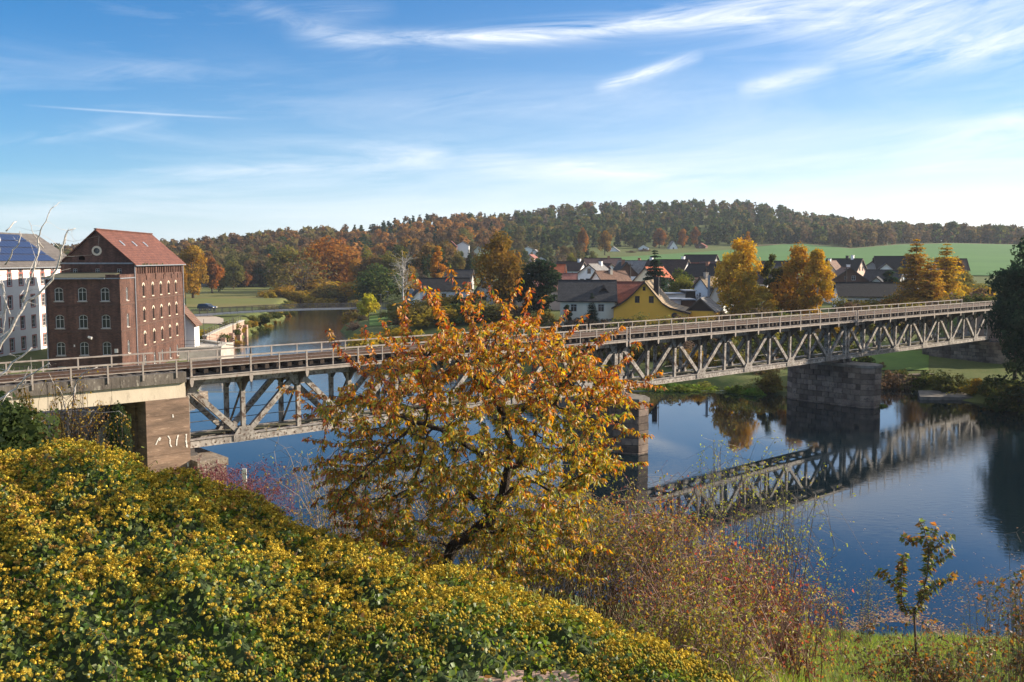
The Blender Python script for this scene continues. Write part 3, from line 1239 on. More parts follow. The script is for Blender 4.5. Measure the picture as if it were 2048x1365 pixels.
me_hand_a = rail_run(SPAN_L, 4.56, -.01).mesh('handrail', M_rail_paint)
mb = MB()
mb.box((0, -.03, 4.08), (SPAN_L, .0, 4.12))
me_mid_a = mb.mesh('middle_rail', M_rail_paint)
mb = MB()
mb.box((0, -.05, 3.50), (SPAN_L, .03, 3.70))
mb.box((0, -.09, 3.66), (SPAN_L, -.05, 3.70))
me_edge = mb.mesh('walkway_edge', M_rail_paint)
me_string = MB()
me_string.box((0, -.15, 3.49), (SPAN_L, .15, 3.72))
me_string = me_string.mesh('stringer', M_steel_dark)

span_labels = ["rusty grey truss span nearest the brick mill, partly hidden by the cherry tree",
               "grey truss span between the two river piers, cherry leaves over its near end",
               "grey truss span farthest away, running from the long stone pier into dark trees"]
for si, s0 in enumerate(SPANS):
    rt = span_root(s0, 'bridge_span', span_labels[si], 'bridge span', 'truss spans of the railway bridge')
    for oy in (O1, O2):
        link('bottom_chord', me_bchord, rt, (0, oy, 0))
        link('top_chord', me_tchord, rt, (0, oy, 0))
        for k in range(11):
            x = k * HP
            if k in (0, 10):
                orient(link('end_post', me_end, rt), (x + (.16 if k == 0 else -.16), oy, .1), (x + (.16 if k == 0 else -.16), oy, 3.4))
            else:
                orient(link('vertical_post', me_vert, rt), (x, oy, .37), (x, oy, 3.3))
            if k % 2 == 1:
                link('gusset_plate', me_gus_b, rt, (x, oy, 0))
            else:
                link('gusset_plate', me_gus_t, rt, (min(max(x, .3), SPAN_L - .3), oy, 0))
        for k in range(10):
            xa, xb = k * HP, (k + 1) * HP
            za, zbb = (zt, zb) if k % 2 == 0 else (zb, zt)
            a, b = Vector((xa, oy, za)), Vector((xb, oy, zbb))
            d = (b - a).normalized() * .25
            orient(link('diagonal', me_diag, rt), a + d, b - d)
    for k in range(11):
        x = min(max(k * HP, .12), SPAN_L - .12)
        link('cross_girder', me_cross, rt, (x, 0, 0))
        link('bottom_strut', me_strut, rt, (x, 0, 0))
        if 0 < k < 10:
            link('cross_brace', me_brace, rt, (x, 0, 0))
        if k < 10:
            link('lateral_brace', me_lat, rt, (k * HP, 0, 0))
    for y0, y1 in ((.03, .60), (3.29, 3.86)):
        plates(SPAN_L, y0, y1, 3.52).build('walkway_plate', M_walk, rt)
    for oy in (1.23, 2.66):
        link('stringer', me_string, rt, (0, oy, 0))
    for fy in (0, 1):
        off = (0, 0, 0) if fy == 0 else (SPAN_L, OW, 0)
        rzz = 0 if fy == 0 else PI
        link('walkway_edge', me_edge, rt, off, rzz)
        link('handrail', me_hand_a, rt, off, rzz)
        link('middle_rail', me_mid_a, rt, off, rzz)
        for k in range(21):
            x = min(max(k * HP / 2, .08), SPAN_L - .08)
            p = link('railing_post', me_post if k % 2 == 0 else me_post2, rt, (x, OW if fy else 0, 0))
            if fy:
                p.rotation_euler = (0, 0, PI)
    # inspection walk on the lower chords
    mb = MB()
    for i in range(40):
        mb.box((i * .8 + .01, 1.62, .40 + rnd.uniform(-.01, .01)), (i * .8 + .78, 2.28, .45))
    mb.build('inspection_walk', mat('mossy_boards', (.13, .11, .075), (.07, .075, .04), 3, .95, .3, 20), rt)
    for zz in (1.0, 1.5):
        mb = MB()
        mb.tube([(0, 2.5, zz), (SPAN_L, 2.5, zz)], .022, 5)
        mb.build('inspection_rail', M_steel_dark, rt)

# track
tr = span_root(-44, 'railway_track', 'single railway track with timber sleepers running along the bridge deck', 'railway track', None, 8.0)
TL = 44 + 165
for oy in (1.945 - .75, 1.945 + .75):
    mb = MB()
    mb.box((0, oy - .065, .27), (TL, oy + .065, .29))
    mb.box((0, oy - .012, .29), (TL, oy + .012, .40))
    r_ = mb.build('rail', M_rust, tr)
    mb = MB()
    mb.box((0, oy - .035, .40), (TL, oy + .035, .44))
    mb.build('rail_head', M_railtop, r_)
for oy in (1.945 - .45, 1.945 + .45):
    mb = MB()
    mb.box((44, oy - .05, .27), (44 + 97, oy + .05, .36))
    mb.build('guard_rail', M_rust, tr)
mb = MB()
for i in range(122):
    mb.box((44.4 + i * .8 + .01, 1.34, .275), (44.4 + i * .8 + .79, 2.55, .315 + rnd.uniform(-.01, .01)))
tag(mb.build('shade_board', M_sleeper, tr), kind='stuff')  # boards added between the rails to shade the far truss
sl_meshes = []
for i in range(5):
    mb = MB()
    c = [rnd.uniform(-.012, .012) for _ in range(4)]
    mb.hexa([(-.12 + c[0], .64, .02), (.12, .64 + c[1], .02), (.12, 3.25, .02), (-.12, 3.25 + c[2], .02), (-.11 + c[0], .65, .26), (.11, .65 + c[1], .27), (.11, 3.24, .265), (-.11, 3.24 + c[2], .255)])
    sl_meshes.append(mb.mesh('sleeper', M_sleeper))
s = .6
while s < 190:
    sl = link('sleeper', sl_meshes[rnd.randrange(5)], tr, (s, rnd.uniform(-.04, .04), 0))
    sl.rotation_euler = (0, 0, rnd.uniform(-.012, .012))
    s += .66

# approach viaduct on the left
ap = span_root(-44, 'approach_viaduct', 'beige concrete approach beam with dark coping left of the truss bridge', 'viaduct', None, 7.0)
AL = 44.15
mb = MB()
mb.box((0, .06, 0), (AL, 3.83, .74))
mb.build('beam', M_beam, ap)
for oy0, oy1 in ((-.10, .34), (3.55, 3.99)):
    for i in range(14):
        mb = MB()
        L0 = AL / 14
        dzz = rnd.uniform(-.012, .012)
        mb.box((i * L0 + .012, oy0, .745), ((i + 1) * L0 - .012, oy1, 1.27 + dzz))
        mb.build('coping', M_coping, ap)
mb = MB()
nx = 120
for i in range(nx):
    a, b = i * AL / nx, (i + 1) * AL / nx
    prof = [(.345, .95), (.62, 1.12), (1.0, 1.20), (2.9, 1.20), (3.28, 1.12), (3.545, .95)]
    for (ya, za), (yb, zb_) in zip(prof[:-1], prof[1:]):
        mb.face([(a, ya, za), (b, ya, za), (b, yb, zb_), (a, yb, zb_)])
tag(mb.build('ballast', M_ballast, ap), kind='stuff')
for fy in (0, 1):
    yy = -.13 if fy == 0 else 4.02
    mb = MB()
    mb.box((0, yy - .035, 1.83), (AL, yy + .035, 1.90))
    mb.build('handrail', M_rail_paint, ap)
    mb = MB()
    mb.box((0, yy - .015, 1.42), (AL, yy + .015, 1.46))
    mb.build('middle_rail', M_rail_paint, ap)
    me = MB()
    me.box((-.035, -.03, 1.0), (.035, .03, 1.86))
    me = me.mesh('railing_post', M_rail_paint)
    k = 0
    x = AL - .5
    while x > 0:
        link('railing_post', me, ap, (x, yy, 0))
        x -= 1.6

# concrete pier under the end of the approach beam
pr = span_root(-1.85, 'concrete_pier', 'tall brown concrete pier with white paint strokes, left end of the bridge', 'bridge pier', None, 0.5)
mb = MB()
mb.box((0, -.06, 0), (2.1, .95, 6.49))
mb.box((.10, .95, 0), (2.0, 1.35, 6.48))
mb.box((0, 1.35, 0), (2.1, 3.95, 6.485))
for i in range(6):
    mb.box((-.012, -.075, 1.0 + i * .95), (2.112, -.06, 1.025 + i * .95))
mb.build('shaft', M_pier_conc, pr)
strokes = [[(.62, 4.72), (.52, 4.58), (.42, 4.38)], [(.66, 4.70), (.60, 4.55)], [(1.02, 4.74), (1.12, 4.55), (1.10, 4.35), (1.17, 4.18)], [(1.52, 4.72), (1.44, 4.45), (1.42, 4.2)],
           [(1.92, 4.72), (1.90, 4.40), (1.94, 4.05)], [(1.28, 5.75), (1.30, 5.6)], [(1.18, 2.9), (1.17, 2.7)], [(1.95, 3.3), (1.96, 3.1)]]
for st in strokes:
    mb = MB()
    for (xa, za), (xb, zb_) in zip(st[:-1], st[1:]):
        for q_ in range(5):
            t0_, t1_ = q_ / 5, (q_ + 1) / 5
            x0_, x1_ = xa + (xb - xa) * t0_, xa + (xb - xa) * t1_
            z0_, z1_ = za + (zb_ - za) * t0_, za + (zb_ - za) * t1_
            w, w2 = rnd.uniform(.014, .055), rnd.uniform(.014, .055)
            mb.face([(x0_ - w, -.079, z0_), (x1_ - w2, -.079, z1_), (x1_ + w2 * .7, -.079, z1_), (x0_ + w * .7, -.079, z0_)])
    mb.build('paint_stroke', M_paint_white, pr)
bb_ = span_root(.30, 'bearing_block', 'weathered concrete bearing block at the foot of the brown pier', 'concrete block', None, 0.2)
mb = MB()
mb.box((0, -.75, -.6), (1.45, 4.4, 3.35))
mb.box((-.03, -.80, 3.35), (1.55, 4.45, 3.72))
mb.build('block', M_block, bb_)
for oy in (O1, O2):
    mb = MB()
    mb.box((.05, oy - .25, 3.722), (.65, oy + .25, 3.86))
    mb.box((.15, oy - .16, 3.86), (.55, oy + .16, 4.095))
    mb.build('bearing', M_steel_dark, bb_)


def stone_pier(s, half, y0, y1, ztop, label, cat='bridge pier', courses=8, z0=-.9, nose=True, wet=.08, faces=None):
    """masonry pier: dark core, dressed blocks laid in courses all round, cap slab, bearings"""
    rt = span_root(s, 'stone_pier', label, cat, 'stone piers of the railway bridge', 0.0)
    n = 1.0 if nose else 0.0
    if nose:
        per = [(-half, y0 + n), (-half * .45, y0), (half * .45, y0), (half, y0 + n), (half, y1 - n), (half * .45, y1), (-half * .45, y1), (-half, y1 - n)]
    else:
        per = [(-half, y0), (half, y0), (half, y1), (-half, y1)]
    mb = MB()
    k = .93
    cy = (y0 + y1) / 2
    core = [(x * k, cy + (y - cy) * (1 - .09 / max((y1 - y0) / 2, 1))) for x, y in per]
    mb2 = MB()
    mb2.prism(core, z0, ztop)
    mb.v = [(x, z, y) for x, y, z in mb2.v]
    mb.v = [(x, y, z) for x, y, z in [(v[0], v[2], v[1]) for v in mb2.v]]
    mb.f = [tuple(reversed(f)) for f in mb2.f]
    mb.mi = mb2.mi
    mb.build('core', M_stone_core, rt)
    ch = (ztop - z0) / courses
    for c in range(courses):
        za, zb_ = z0 + c * ch + .012, z0 + (c + 1) * ch - .012
        for i in range(len(per)):
            if faces is not None and i not in faces:
                continue
            a, b = Vector(per[i]), Vector(per[(i + 1) % len(per)])
            L = (b - a).length
            d = (b - a) / L
            nn = Vector((d.y, -d.x))
            nb = max(1, int(round(L / .88)))
            cuts = [0.0] + [(j + (.5 if (c % 2 and nb > 1) else 0) + rnd.uniform(-.12, .12)) / nb for j in range(1 if not (c % 2 and nb > 1) else 0, nb)] + [1.0]
            cuts = [min(max(q, 0), 1) for q in cuts]
            for q0, q1 in zip(cuts[:-1], cuts[1:]):
                if (q1 - q0) * L < .12:
                    continue
                p0, p1 = a + d * (q0 * L + .012), a + d * (q1 * L - .012)
                out = rnd.uniform(-.012, .03)
                e = .022
                m_ = MB()
                i0, i1 = p0 - nn * .16, p1 - nn * .16
                f0, f1 = p0 + nn * out + d * e, p1 + nn * out - d * e
                b0, b1 = p0 + nn * (out - .03), p1 + nn * (out - .03)
                # back ring -> bevel ring -> face
                rings = [[(i0.x, i0.y, za), (i1.x, i1.y, za), (i1.x, i1.y, zb_), (i0.x, i0.y, zb_)],
                         [(b0.x, b0.y, za), (b1.x, b1.y, za), (b1.x, b1.y, zb_), (b0.x, b0.y, zb_)],
                         [(f0.x, f0.y, za + e), (f1.x, f1.y, za + e), (f1.x, f1.y, zb_ - e), (f0.x, f0.y, zb_ - e)]]
                kk = len(m_.v)
                for rg in rings:
                    m_.v.extend(rg)
                for lv in (0, 1):
                    for j in range(4):
                        jj = (j + 1) % 4
                        m_.f.append((kk + lv * 4 + j, kk + lv * 4 + jj, kk + lv * 4 + 4 + jj, kk + lv * 4 + 4 + j))
                m_.f.append((kk + 8, kk + 9, kk + 10, kk + 11))
                m_.mi = [0] * len(m_.f)
                m_.build('stone_block', M_stone, rt)
    return rt


def pier_cap(rt, half, y0, y1, z, th=.26):
    mb = MB()
    n = 1.05
    per = [(-half, y0 + n), (-half * .45, y0), (half * .45, y0), (half, y0 + n), (half, y1 - n), (half * .45, y1), (-half * .45, y1), (-half, y1 - n)]
    mb2 = MB()
    mb2.prism(per, z, z + th)
    mb.v = [(v[0], v[2], v[1]) for v in mb2.v]
    mb.f = [tuple(reversed(f)) for f in mb2.f]
    mb.mi = mb2.mi
    mb.build('cap', M_stone_cap, rt)
    for ox in (-.55, .55):
        for oy in (O1, O2):
            m_ = MB()
            m_.box((ox - .32, oy - .3, z + th), (ox + .32, oy + .3, z + th + .12))
            m_.box((ox - .2, oy - .17, z + th + .12), (ox + .2, oy + .17, ZB - .004))
            m_.build('bearing', M_steel_dark, rt)


# fix prism orientation (x, z) -> (x, y, z) with y the long side of the pier
rt = stone_pier(32.45, 1.2, -1.5, 6.0, 3.66, 'dark stone river pier standing behind the right of the cherry tree', courses=9)
pier_cap(rt, 1.27, -1.58, 6.1, 3.665)
rt = stone_pier(64.65, 1.35, -2.3, 6.8, 3.66, 'long dark stone pier standing in the water near the right bank', courses=9)
pier_cap(rt, 1.42, -2.38, 6.9, 3.665)
# masonry abutment at the far end
rt = stone_pier(98.6, 1.6, -1.6, 8.6, 4.0, 'stone abutment with a pale lit edge at the far right end of the bridge', courses=7, z0=.9, nose=False, faces=(0, 3, 2))
mb = MB()
mb.box((.3, -.6, 4.0), (1.8, 4.6, 7.9))
mb.build('back_wall', M_conc_pink, rt)
for oy in (O1, O2):
    mb = MB()
    mb.box((-1.5, oy - .25, 4.0), (-1.0, oy + .25, ZB - .004))
    mb.build('bearing', M_steel_dark, rt)


# ================================================================== BUILDINGS
WIN_CACHE = {}


def arch_poly(w, h, rise, n=6):
    """window outline, ccw, origin at the middle of the sill"""
    pts = [(-w / 2, 0), (w / 2, 0), (w / 2, h - rise)]
    if rise > 0:
        rr = (w * w / 4 + rise * rise) / (2 * rise)
        a0 = math.asin(min(1, (w / 2) / rr))
        for i in range(1, n):
            a = a0 - 2 * a0 * i / n
            pts.append((math.sin(a) * rr, h - rr + math.cos(a) * rr))
    pts.append((-w / 2, h - rise))
    return pts


def window(parent, w, h, rise, loc, rz, fm=None, sill=None, mullion=(1, 1), depth=.13, surround=None, name='window', trim=None):
    """window part (frame bars; optional stone surround) with its pane as a sub-part. Local -y is outwards."""
    fm = fm or M_frame_white
    key = (round(w, 2), round(h, 2), round(rise, 2), fm.name, sill.name if sill else '', mullion, surround.name if surround else '', trim)
    if key not in WIN_CACHE:
        mb = MB()
        t = .07 if w > .5 else .045
        y0, y1 = depth - .05, depth + .01
        out = arch_poly(w, h, rise)
        inn = [(x * (w - 2 * t) / w, t + z * (h - 2 * t) / h) for x, z in out]
        n = len(out)
        for i in range(n):
            a, b, c, d = out[i], out[(i + 1) % n], inn[(i + 1) % n], inn[i]
            mb.face([(a[0], y0, a[1]), (b[0], y0, b[1]), (c[0], y0, c[1]), (d[0], y0, d[1])])
            mb.face([(d[0], y0, d[1]), (c[0], y0, c[1]), (c[0], y1, c[1]), (d[0], y1, d[1])])
        nx, nz = mullion
        for i in range(nx):
            x = -w / 2 + (i + 1) * w / (nx + 1)
            mb.box((x - t * .35, y0, t), (x + t * .35, y1, h - t))
        for i in range(nz):
            z = h * (.66 if nz == 1 else (i + 1) / (nz + 1))
            mb.box((-w / 2 + t, y0 + .004, z - t * .35), (w / 2 - t, y1, z + t * .35))
        mats = [fm]
        if sill:
            mats.append(sill)
            mb.box((-w / 2 - .1, -.07, -.1), (w / 2 + .1, depth - .055, -.002), len(mats) - 1)
        if surround:
            mats.append(surround)
            k = len(mats) - 1
            if trim == 'arch':
                o2 = arch_poly(w + .34, h + .2, rise + .06, 8)
                o1 = arch_poly(w + .02, h + .01, rise, 8)
                for i in range(2, len(o1) - 1):
                    p, q, r_, s_ = o1[i], o1[i + 1], o2[i + 1], o2[i]
                    mb.face([(p[0], -.03, p[1]), (s_[0], -.03, s_[1]), (r_[0], -.03, r_[1]), (q[0], -.03, q[1])], k)
                    mb.face([(s_[0], -.03, s_[1]), (s_[0], .0, s_[1]), (r_[0], .0, r_[1]), (r_[0], -.03, r_[1])], k)
                mb.box((-w / 2 - .12, -.05, -.12), (w / 2 + .12, .05, -.002), k)
            else:
                b = .13
                mb.box((-w / 2 - b, -.03, -b), (-w / 2 - .002, .05, h + b), k)
                mb.box((w / 2 + .002, -.03, -b), (w / 2 + b, .05, h + b), k)
                mb.box((-w / 2, -.028, h + .002), (w / 2, .05, h + b), k)
                mb.box((-w / 2, -.028, -b), (w / 2, .05, -.002), k)
        me = mb.mesh(name, mats)
        mp = MB()
        po = arch_poly(w - .03, h - .03, rise)
        k0 = len(mp.v)
        mp.v = [(x, depth - .02, z + .015) for x, z in po]
        mp.f = [tuple(range(len(po)))]
        mp.mi = [0]
        WIN_CACHE[key] = (me, mp.mesh('pane', M_glass))
    me, mp = WIN_CACHE[key]
    o = link(name, me, parent, loc, rz)
    link('pane', mp, o)
    return o


def hole(x, z, w, h, rise=0.0):
    return [(x + a, z + b) for a, b in arch_poly(w, h, rise)]


T_front = lambda y0: (lambda a, b, d: (a, y0 + d, b))
T_right = lambda x0: (lambda a, b, d: (x0 - d, a, b))       # a runs along +y
T_left = lambda x0: (lambda a, b, d: (x0 + d, -a, b))       # a runs along -y
T_back = lambda y0: (lambda a, b, d: (-a, y0 - d, b))


def roof_slab(mb, p0, p1, y0, y1, th, m=0):
    """sloping slab over profile points p0 -> p1 (x, z), thickness below"""
    (xa, za), (xb, zb_) = p0, p1
    mb.hexa([(xa, y0, za - th), (xb, y0, zb_ - th), (xb, y1, zb_ - th), (xa, y1, za - th), (xa, y0, za), (xb, y0, zb_), (xb, y1, zb_), (xa, y1, za)] if xa < xb else
            [(xb, y0, zb_ - th), (xa, y0, za - th), (xa, y1, za - th), (xb, y1, zb_ - th), (xb, y0, zb_), (xa, y0, za), (xa, y1, za), (xb, y1, zb_)], m)


# ------------------------------------------------------------------ brick mill
MILL_RZ = math.atan2(2.0, 26.0)
MZ0 = 1.2
mill = empty('brick_mill', (-43.3, 105, MZ0), MILL_RZ, 'tall old red brick mill with arched windows and tiled gable roof beside the river', 'mill')
zz = lambda z: z - MZ0
AW = 7.9                                    # annex width
AH = zz(11.55)
MH = zz(13.25)
APX = zz(16.95)
rows = [9.05, 6.05, 3.05]                   # sills (world)
mb = MB()
fx = [-6.55, -4.05, -1.62]
fh = [hole(x, zz(r), .92, 1.5, .22) for r in rows for x in fx] + [hole(x, zz(.35) + .6, .92, .9, 0) for x in fx]
mb.panel([(-AW, -3), (0, -3), (0, AH), (-AW, AH)], fh, T_front(0), .18)
ah = [hole(2.4, zz(r), .75, 1.5, .25) for r in rows]
mb.panel([(0, -3), (5, -3), (5, AH + .35), (0, AH + .35)], ah, T_right(0), .18)
mb.panel([(-5, -3), (0, -3), (0, AH), (-5, AH)], [], T_left(-AW))
mb.build('annex_wall', M_brick, mill)
# main block
mb = MB()
sx = [-6.55, -4.05, -1.62]
gh = [hole(x, zz(11.95), .5, .62, 0) for x in sx]
gb = [(-8.1, AH - .6), (0, AH - .6), (0, MH), (-.0, MH), (-4.05, APX - .15), (-8.1, MH)]
ocu = [(-4.05 + .34 * math.cos(2 * PI * i / 16), zz(14.62) + .34 * math.sin(2 * PI * i / 16)) for i in range(16)]
vent = hole(-5.75, zz(13.55), .7, .5, .2)
gb = [(-8.1, AH - .6), (0, AH - .6), (0, MH), (-4.05, APX - .15), (-8.1, MH)]
mb.panel(gb, gh + [ocu, vent], T_front(5), .2)
ry = [8.4, 12.1, 15.5, 19.0, 22.4]
rrows = [9.25, 6.35, 3.50]
rh = [hole(y, zz(r), .62, 1.45, .28) for r in rrows for y in ry]
rh += [hole(y, zz(.75), .75, 1.5, .25) for y in ry]
rh += [hole(y, zz(11.15), .34, .62, 0) for y in [9.7, 13.4, 16.9, 20.4, 23.4]]
niche = []
for g_ in range(5):
    for j in range(4):
        niche.append(6.25 + g_ * 3.98 + j * .82 + .3)
rh += [hole(y, zz(11.95), .46, .95, .2) for y in niche]
mb.panel([(5, -3), (26, -3), (26, MH), (5, MH)], rh, T_right(-.004), .2)
mb.panel([(-26, -3), (-5, -3), (-5, MH), (-26, MH)], [], T_left(-8.1))
mb.panel([(0, -3), (8.1, -3), (8.1, MH), (4.05, APX - .15), (0, MH)], [], T_back(26))
mb.build('main_wall', M_brick, mill)
# back of niches, coloured dark to stand in for the unlit interior
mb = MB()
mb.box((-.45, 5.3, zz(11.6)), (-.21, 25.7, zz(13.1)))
mb.build('frieze_interior_shade', M_frame_dark, mill)
for r in rows:
    for x in fx:
        window(mill, .92, 1.5, .22, (x, 0, zz(r)), 0, sill=M_conc)
    window(mill, .75, 1.5, .25, (0, 2.4, zz(r)), PI / 2, sill=M_conc)
for x in fx:
    window(mill, .92, .9, 0, (x, 0, zz(.95)), 0)
for x in sx:
    window(mill, .5, .62, 0, (x, 5, zz(11.95)), 0)
for y in ry:
    for r in rrows:
        window(mill, .62, 1.45, .28, (-.004, y, zz(r)), PI / 2, fm=M_frame_dark, mullion=(0, 1), surround=M_cream_arch, trim='arch')
    window(mill, .75, 1.5, .25, (-.004, y, zz(.75)), PI / 2, fm=M_frame_white, sill=M_conc)
for y in [9.7, 13.4, 16.9, 20.4, 23.4]:
    window(mill, .34, .62, 0, (-.004, y, zz(11.15)), PI / 2, fm=M_frame_dark, mullion=(0, 0))
mb = MB()
n = 20
for i in range(n):
    a, b = 2 * PI * i / n, 2 * PI * (i + 1) / n
    f = lambda r_, t, y: (-4.05 + r_ * math.cos(t), y, zz(14.62) + r_ * math.sin(t))
    mb.face([f(.34, a, 4.95), f(.34, b, 4.95), f(.56, b, 4.95), f(.56, a, 4.95)][::-1])
    mb.face([f(.56, a, 4.95), f(.56, b, 4.95), f(.56, b, 5.0), f(.56, a, 5.0)][::-1])
    mb.face([f(.34, a, 4.95), f(.34, b, 4.95), f(.34, b, 5.18), f(.34, a, 5.18)])
oc = mb.build('round_window', M_cream_arch, mill)
mb = MB()
mb.v = [(-4.05 + .36 * math.cos(2 * PI * i / n), 5.17, zz(14.62) + .36 * math.sin(2 * PI * i / n)) for i in range(n)]
mb.f = [tuple(range(n))]
mb.mi = [0]
mb.build('pane', M_glass, oc)
# string courses and cornices
for z in (8.55, 5.6, 2.75):
    mb = MB()
    mb.box((-AW - .05, -.06, zz(z)), (.06, -.003, zz(z) + .14))
    mb.box((.003, -.003, zz(z)), (.06, 4.9, zz(z) + .14))
    mb.build('string_course', M_brick_trim, mill)
for z in (8.75, 5.85, 2.95):
    mb = MB()
    mb.box((.001, 5.25, zz(z)), (.06, 26.04, zz(z) + .16))
    mb.build('string_course', M_brick_trim, mill)
mb = MB()
mb.box((-8.2, 4.88, zz(13.1)), (.1, 4.997, zz(13.27)))
mb.build('cornice', M_zinc, mill)
mb = MB()
mb.box((0, 5.02, zz(12.98)), (.10, 26.1, zz(13.2)))
mb.build('cornice', M_brick_trim, mill)
for y in (5.02, 9.4, 13.4, 17.4, 21.4, 25.3):
    mb = MB()
    mb.box((.001, y, zz(11.7)), (.07, y + .62, zz(12.95)))
    mb.build('pilaster', M_brick, mill)
# annex roof: shallow lean-to, parapet piece at the right
mb = MB()
mb.hexa([(-AW - .25, -.3, AH - .02), (-1.5, -.3, AH - .02), (-1.5, 4.98, AH + .48), (-AW - .25, 4.98, AH + .48), (-AW - .25, -.3, AH + .1), (-1.5, -.3, AH + .1), (-1.5, 4.98, AH + .6), (-AW - .25, 4.98, AH + .6)])
mb.build('annex_roof', mat('mossy_felt', (.10, .095, .055), (.06, .06, .038), 1.5, .95, .2, 10, c3=(.12, .10, .075)), mill)
mb = MB()
mb.box((-1.49, -.05, AH + .003), (.05, .28, AH + .42))
mb.box((-.28, .28, AH + .353), (.05, 5, AH + .42))
mb.box((-1.49, .28, AH + .003), (-.29, 4.97, AH + .2))
mb.build('parapet', M_brick, mill)
mb = MB()
mb.box((-AW - .3, -.42, AH - .08), (-1.5, -.30, AH + .06))
mb.box((-1.5, -.12, AH - .06), (.12, -.055, AH + .05))
mb.box((.055, -.12, AH - .06), (.12, 5.0, AH + .05))
mb.build('gutter', M_zinc, mill)
for p in ((.09, 5.1), (-AW - .02, -.1), (.09, 25.9)):
    mb = MB()
    mb.tube([(p[0], p[1], -2.5), (p[0], p[1], (MH if p[1] > 3 else AH) - .1)], .07, 8)
    mb.build('downpipe', M_zinc, mill)
# roof
ro = .32
k_ = (APX - MH) / 4.05
mb = MB()
roof_slab(mb, (-8.1 - ro, MH - ro * k_ + .12), (-4.05, APX + .12), 4.7, 26.35, .16)
roof_slab(mb, (ro, MH - ro * k_ + .12), (-4.05, APX + .12), 4.7, 26.35, .16)
roof = mb.build('roof', M_tile_red, mill)
mb = MB()
for i in range(48):
    y = 4.72 + i * .45
    mb.box((-4.2, y, APX + .1), (-3.9, y + .43, APX + .22 + rnd.uniform(0, .02)))
mb.build('ridge_tiles', M_tile_red, roof)
for y in (8.6, 13.2, 17.6):
    mb = MB()
    xs_, zs_ = -2.35, APX + .12 - (4.05 - 2.35) * k_
    dx, dzv = .28, -.28 * k_
    mb.hexa([(xs_ - dx, y - .3, zs_ - dzv - .02), (xs_ + dx, y - .3, zs_ + dzv - .02), (xs_ + dx, y + .3, zs_ + dzv - .02), (xs_ - dx, y + .3, zs_ - dzv - .02),
             (xs_ - dx, y - .3, zs_ - dzv + .09), (xs_ + dx, y - .3, zs_ + dzv + .09), (xs_ + dx, y + .3, zs_ + dzv + .09), (xs_ - dx, y + .3, zs_ - dzv + .09)])
    mb.build('roof_window', M_zinc, roof)
mb = MB()
mb.box((ro - .02, 4.7, MH - ro * k_ - .1), (ro + .1, 26.35, MH - ro * k_ + .02))
mb.build('gutter', M_zinc, mill)
mb = MB()
for i in range(26):
    y = 7 + rnd.random() * 9
    mb.tube([(ro + .04, y, MH - ro * k_), (ro + .04 + rnd.uniform(-.1, .1), y + rnd.uniform(-.2, .2), MH - ro * k_ + rnd.uniform(.15, .35))], [.05, .01], 4)
tag(mb.build('gutter_weeds', mat('weeds', (.10, .13, .03), (.06, .08, .02), 5), mill), kind='stuff')
# lamp and white box on the shaded front
mb = MB()
mb.tube([(-3.4, -.02, zz(5.15)), (-3.4, -.28, zz(5.2)), (-3.28, -.42, zz(5.1))], .03, 6)
mb.tube([(-3.45, -.38, zz(5.12)), (-3.0, -.5, zz(4.98))], [.13, .16], 8)
mb.build('wall_lamp', M_paint_white, mill)
mb = MB()
mb.box((-.78, -.12, zz(3.3)), (-.42, -.003, zz(3.75)))
mb.build('meter_box', M_paint_white, mill)
mb = MB()
mb.box((-5.15, -.08, zz(4.0)), (-5.02, -.003, zz(4.25)))
mb.build('vent_cap', M_paint_white, mill)

# ------------------------------------------------------------------ white building with solar panels
WX, WY0, WY1 = -63.6, 84.0, 139.5
WZ0 = 1.2
wh = empty('white_building', (WX, WY0, WZ0), 0.0, 'long white building with red sandstone window frames and blue solar panels on the roof', 'building')
L_ = WY1 - WY0
WEH = 12.85 - WZ0
WRH = 17.1 - WZ0
mb = MB()
wy = []
y = 2.2
while y < L_ - 1:
    wy.append(y)
    y += 2.85
wr = [9.1, 6.2, 3.45, .8]
holes_ = [hole(y, r, .95, 1.55) for y in wy for r in wr if r > .5] + [hole(y, WEH - .95, .75, .62) for y in wy]
mb.panel([(0, -2), (L_, -2), (L_, WEH), (0, WEH)], holes_, T_right(0), .16)
mb.panel([(-12, -2), (0, -2), (0, WEH), (-6, WRH - .1), (-12, WEH)], [], T_front(0))
mb.panel([(0, -2), (12, -2), (12, WEH), (6, WRH - .1), (0, WEH)], [], T_back(L_))
mb.panel([(-L_, -2), (0, -2), (0, WEH), (-L_, WEH)], [], T_left(-12))
mb.build('wall', M_render_white, wh)
for y in wy:
    for r in wr:
        window(wh, .95, 1.55, 0, (0, y, r), PI / 2, fm=M_frame_white, surround=M_sand_frame, mullion=(1, 2))
    window(wh, .75, .62, 0, (0, y, WEH - .95), PI / 2, fm=M_frame_white, surround=M_sand_frame, mullion=(1, 0))
kx = (WRH - WEH) / 6
M_roof_grey = roof_mat('grey_roof', (.17, .15, .135), (.12, .105, .095))
mb = MB()
roof_slab(mb, (.45, WEH - .45 * kx + .2), (-6, WRH + .2), -.3, L_ + .35, .18)
roof_slab(mb, (-12.45, WEH - .45 * kx + .2), (-6, WRH + .2), -.3, L_ + .35, .18)
wroof = mb.build('roof', M_roof_grey, wh)
mb = MB()
mb.box((.43, -.3, WEH - .45 * kx - .05), (.58, L_ + .35, WEH - .45 * kx + .09))
mb.build('gutter', M_zinc, wh)
psl = math.hypot(1, kx)
pm = MB()
pm.box((-.49, -.72, 0), (.49, .72, .03))
pm2 = MB()
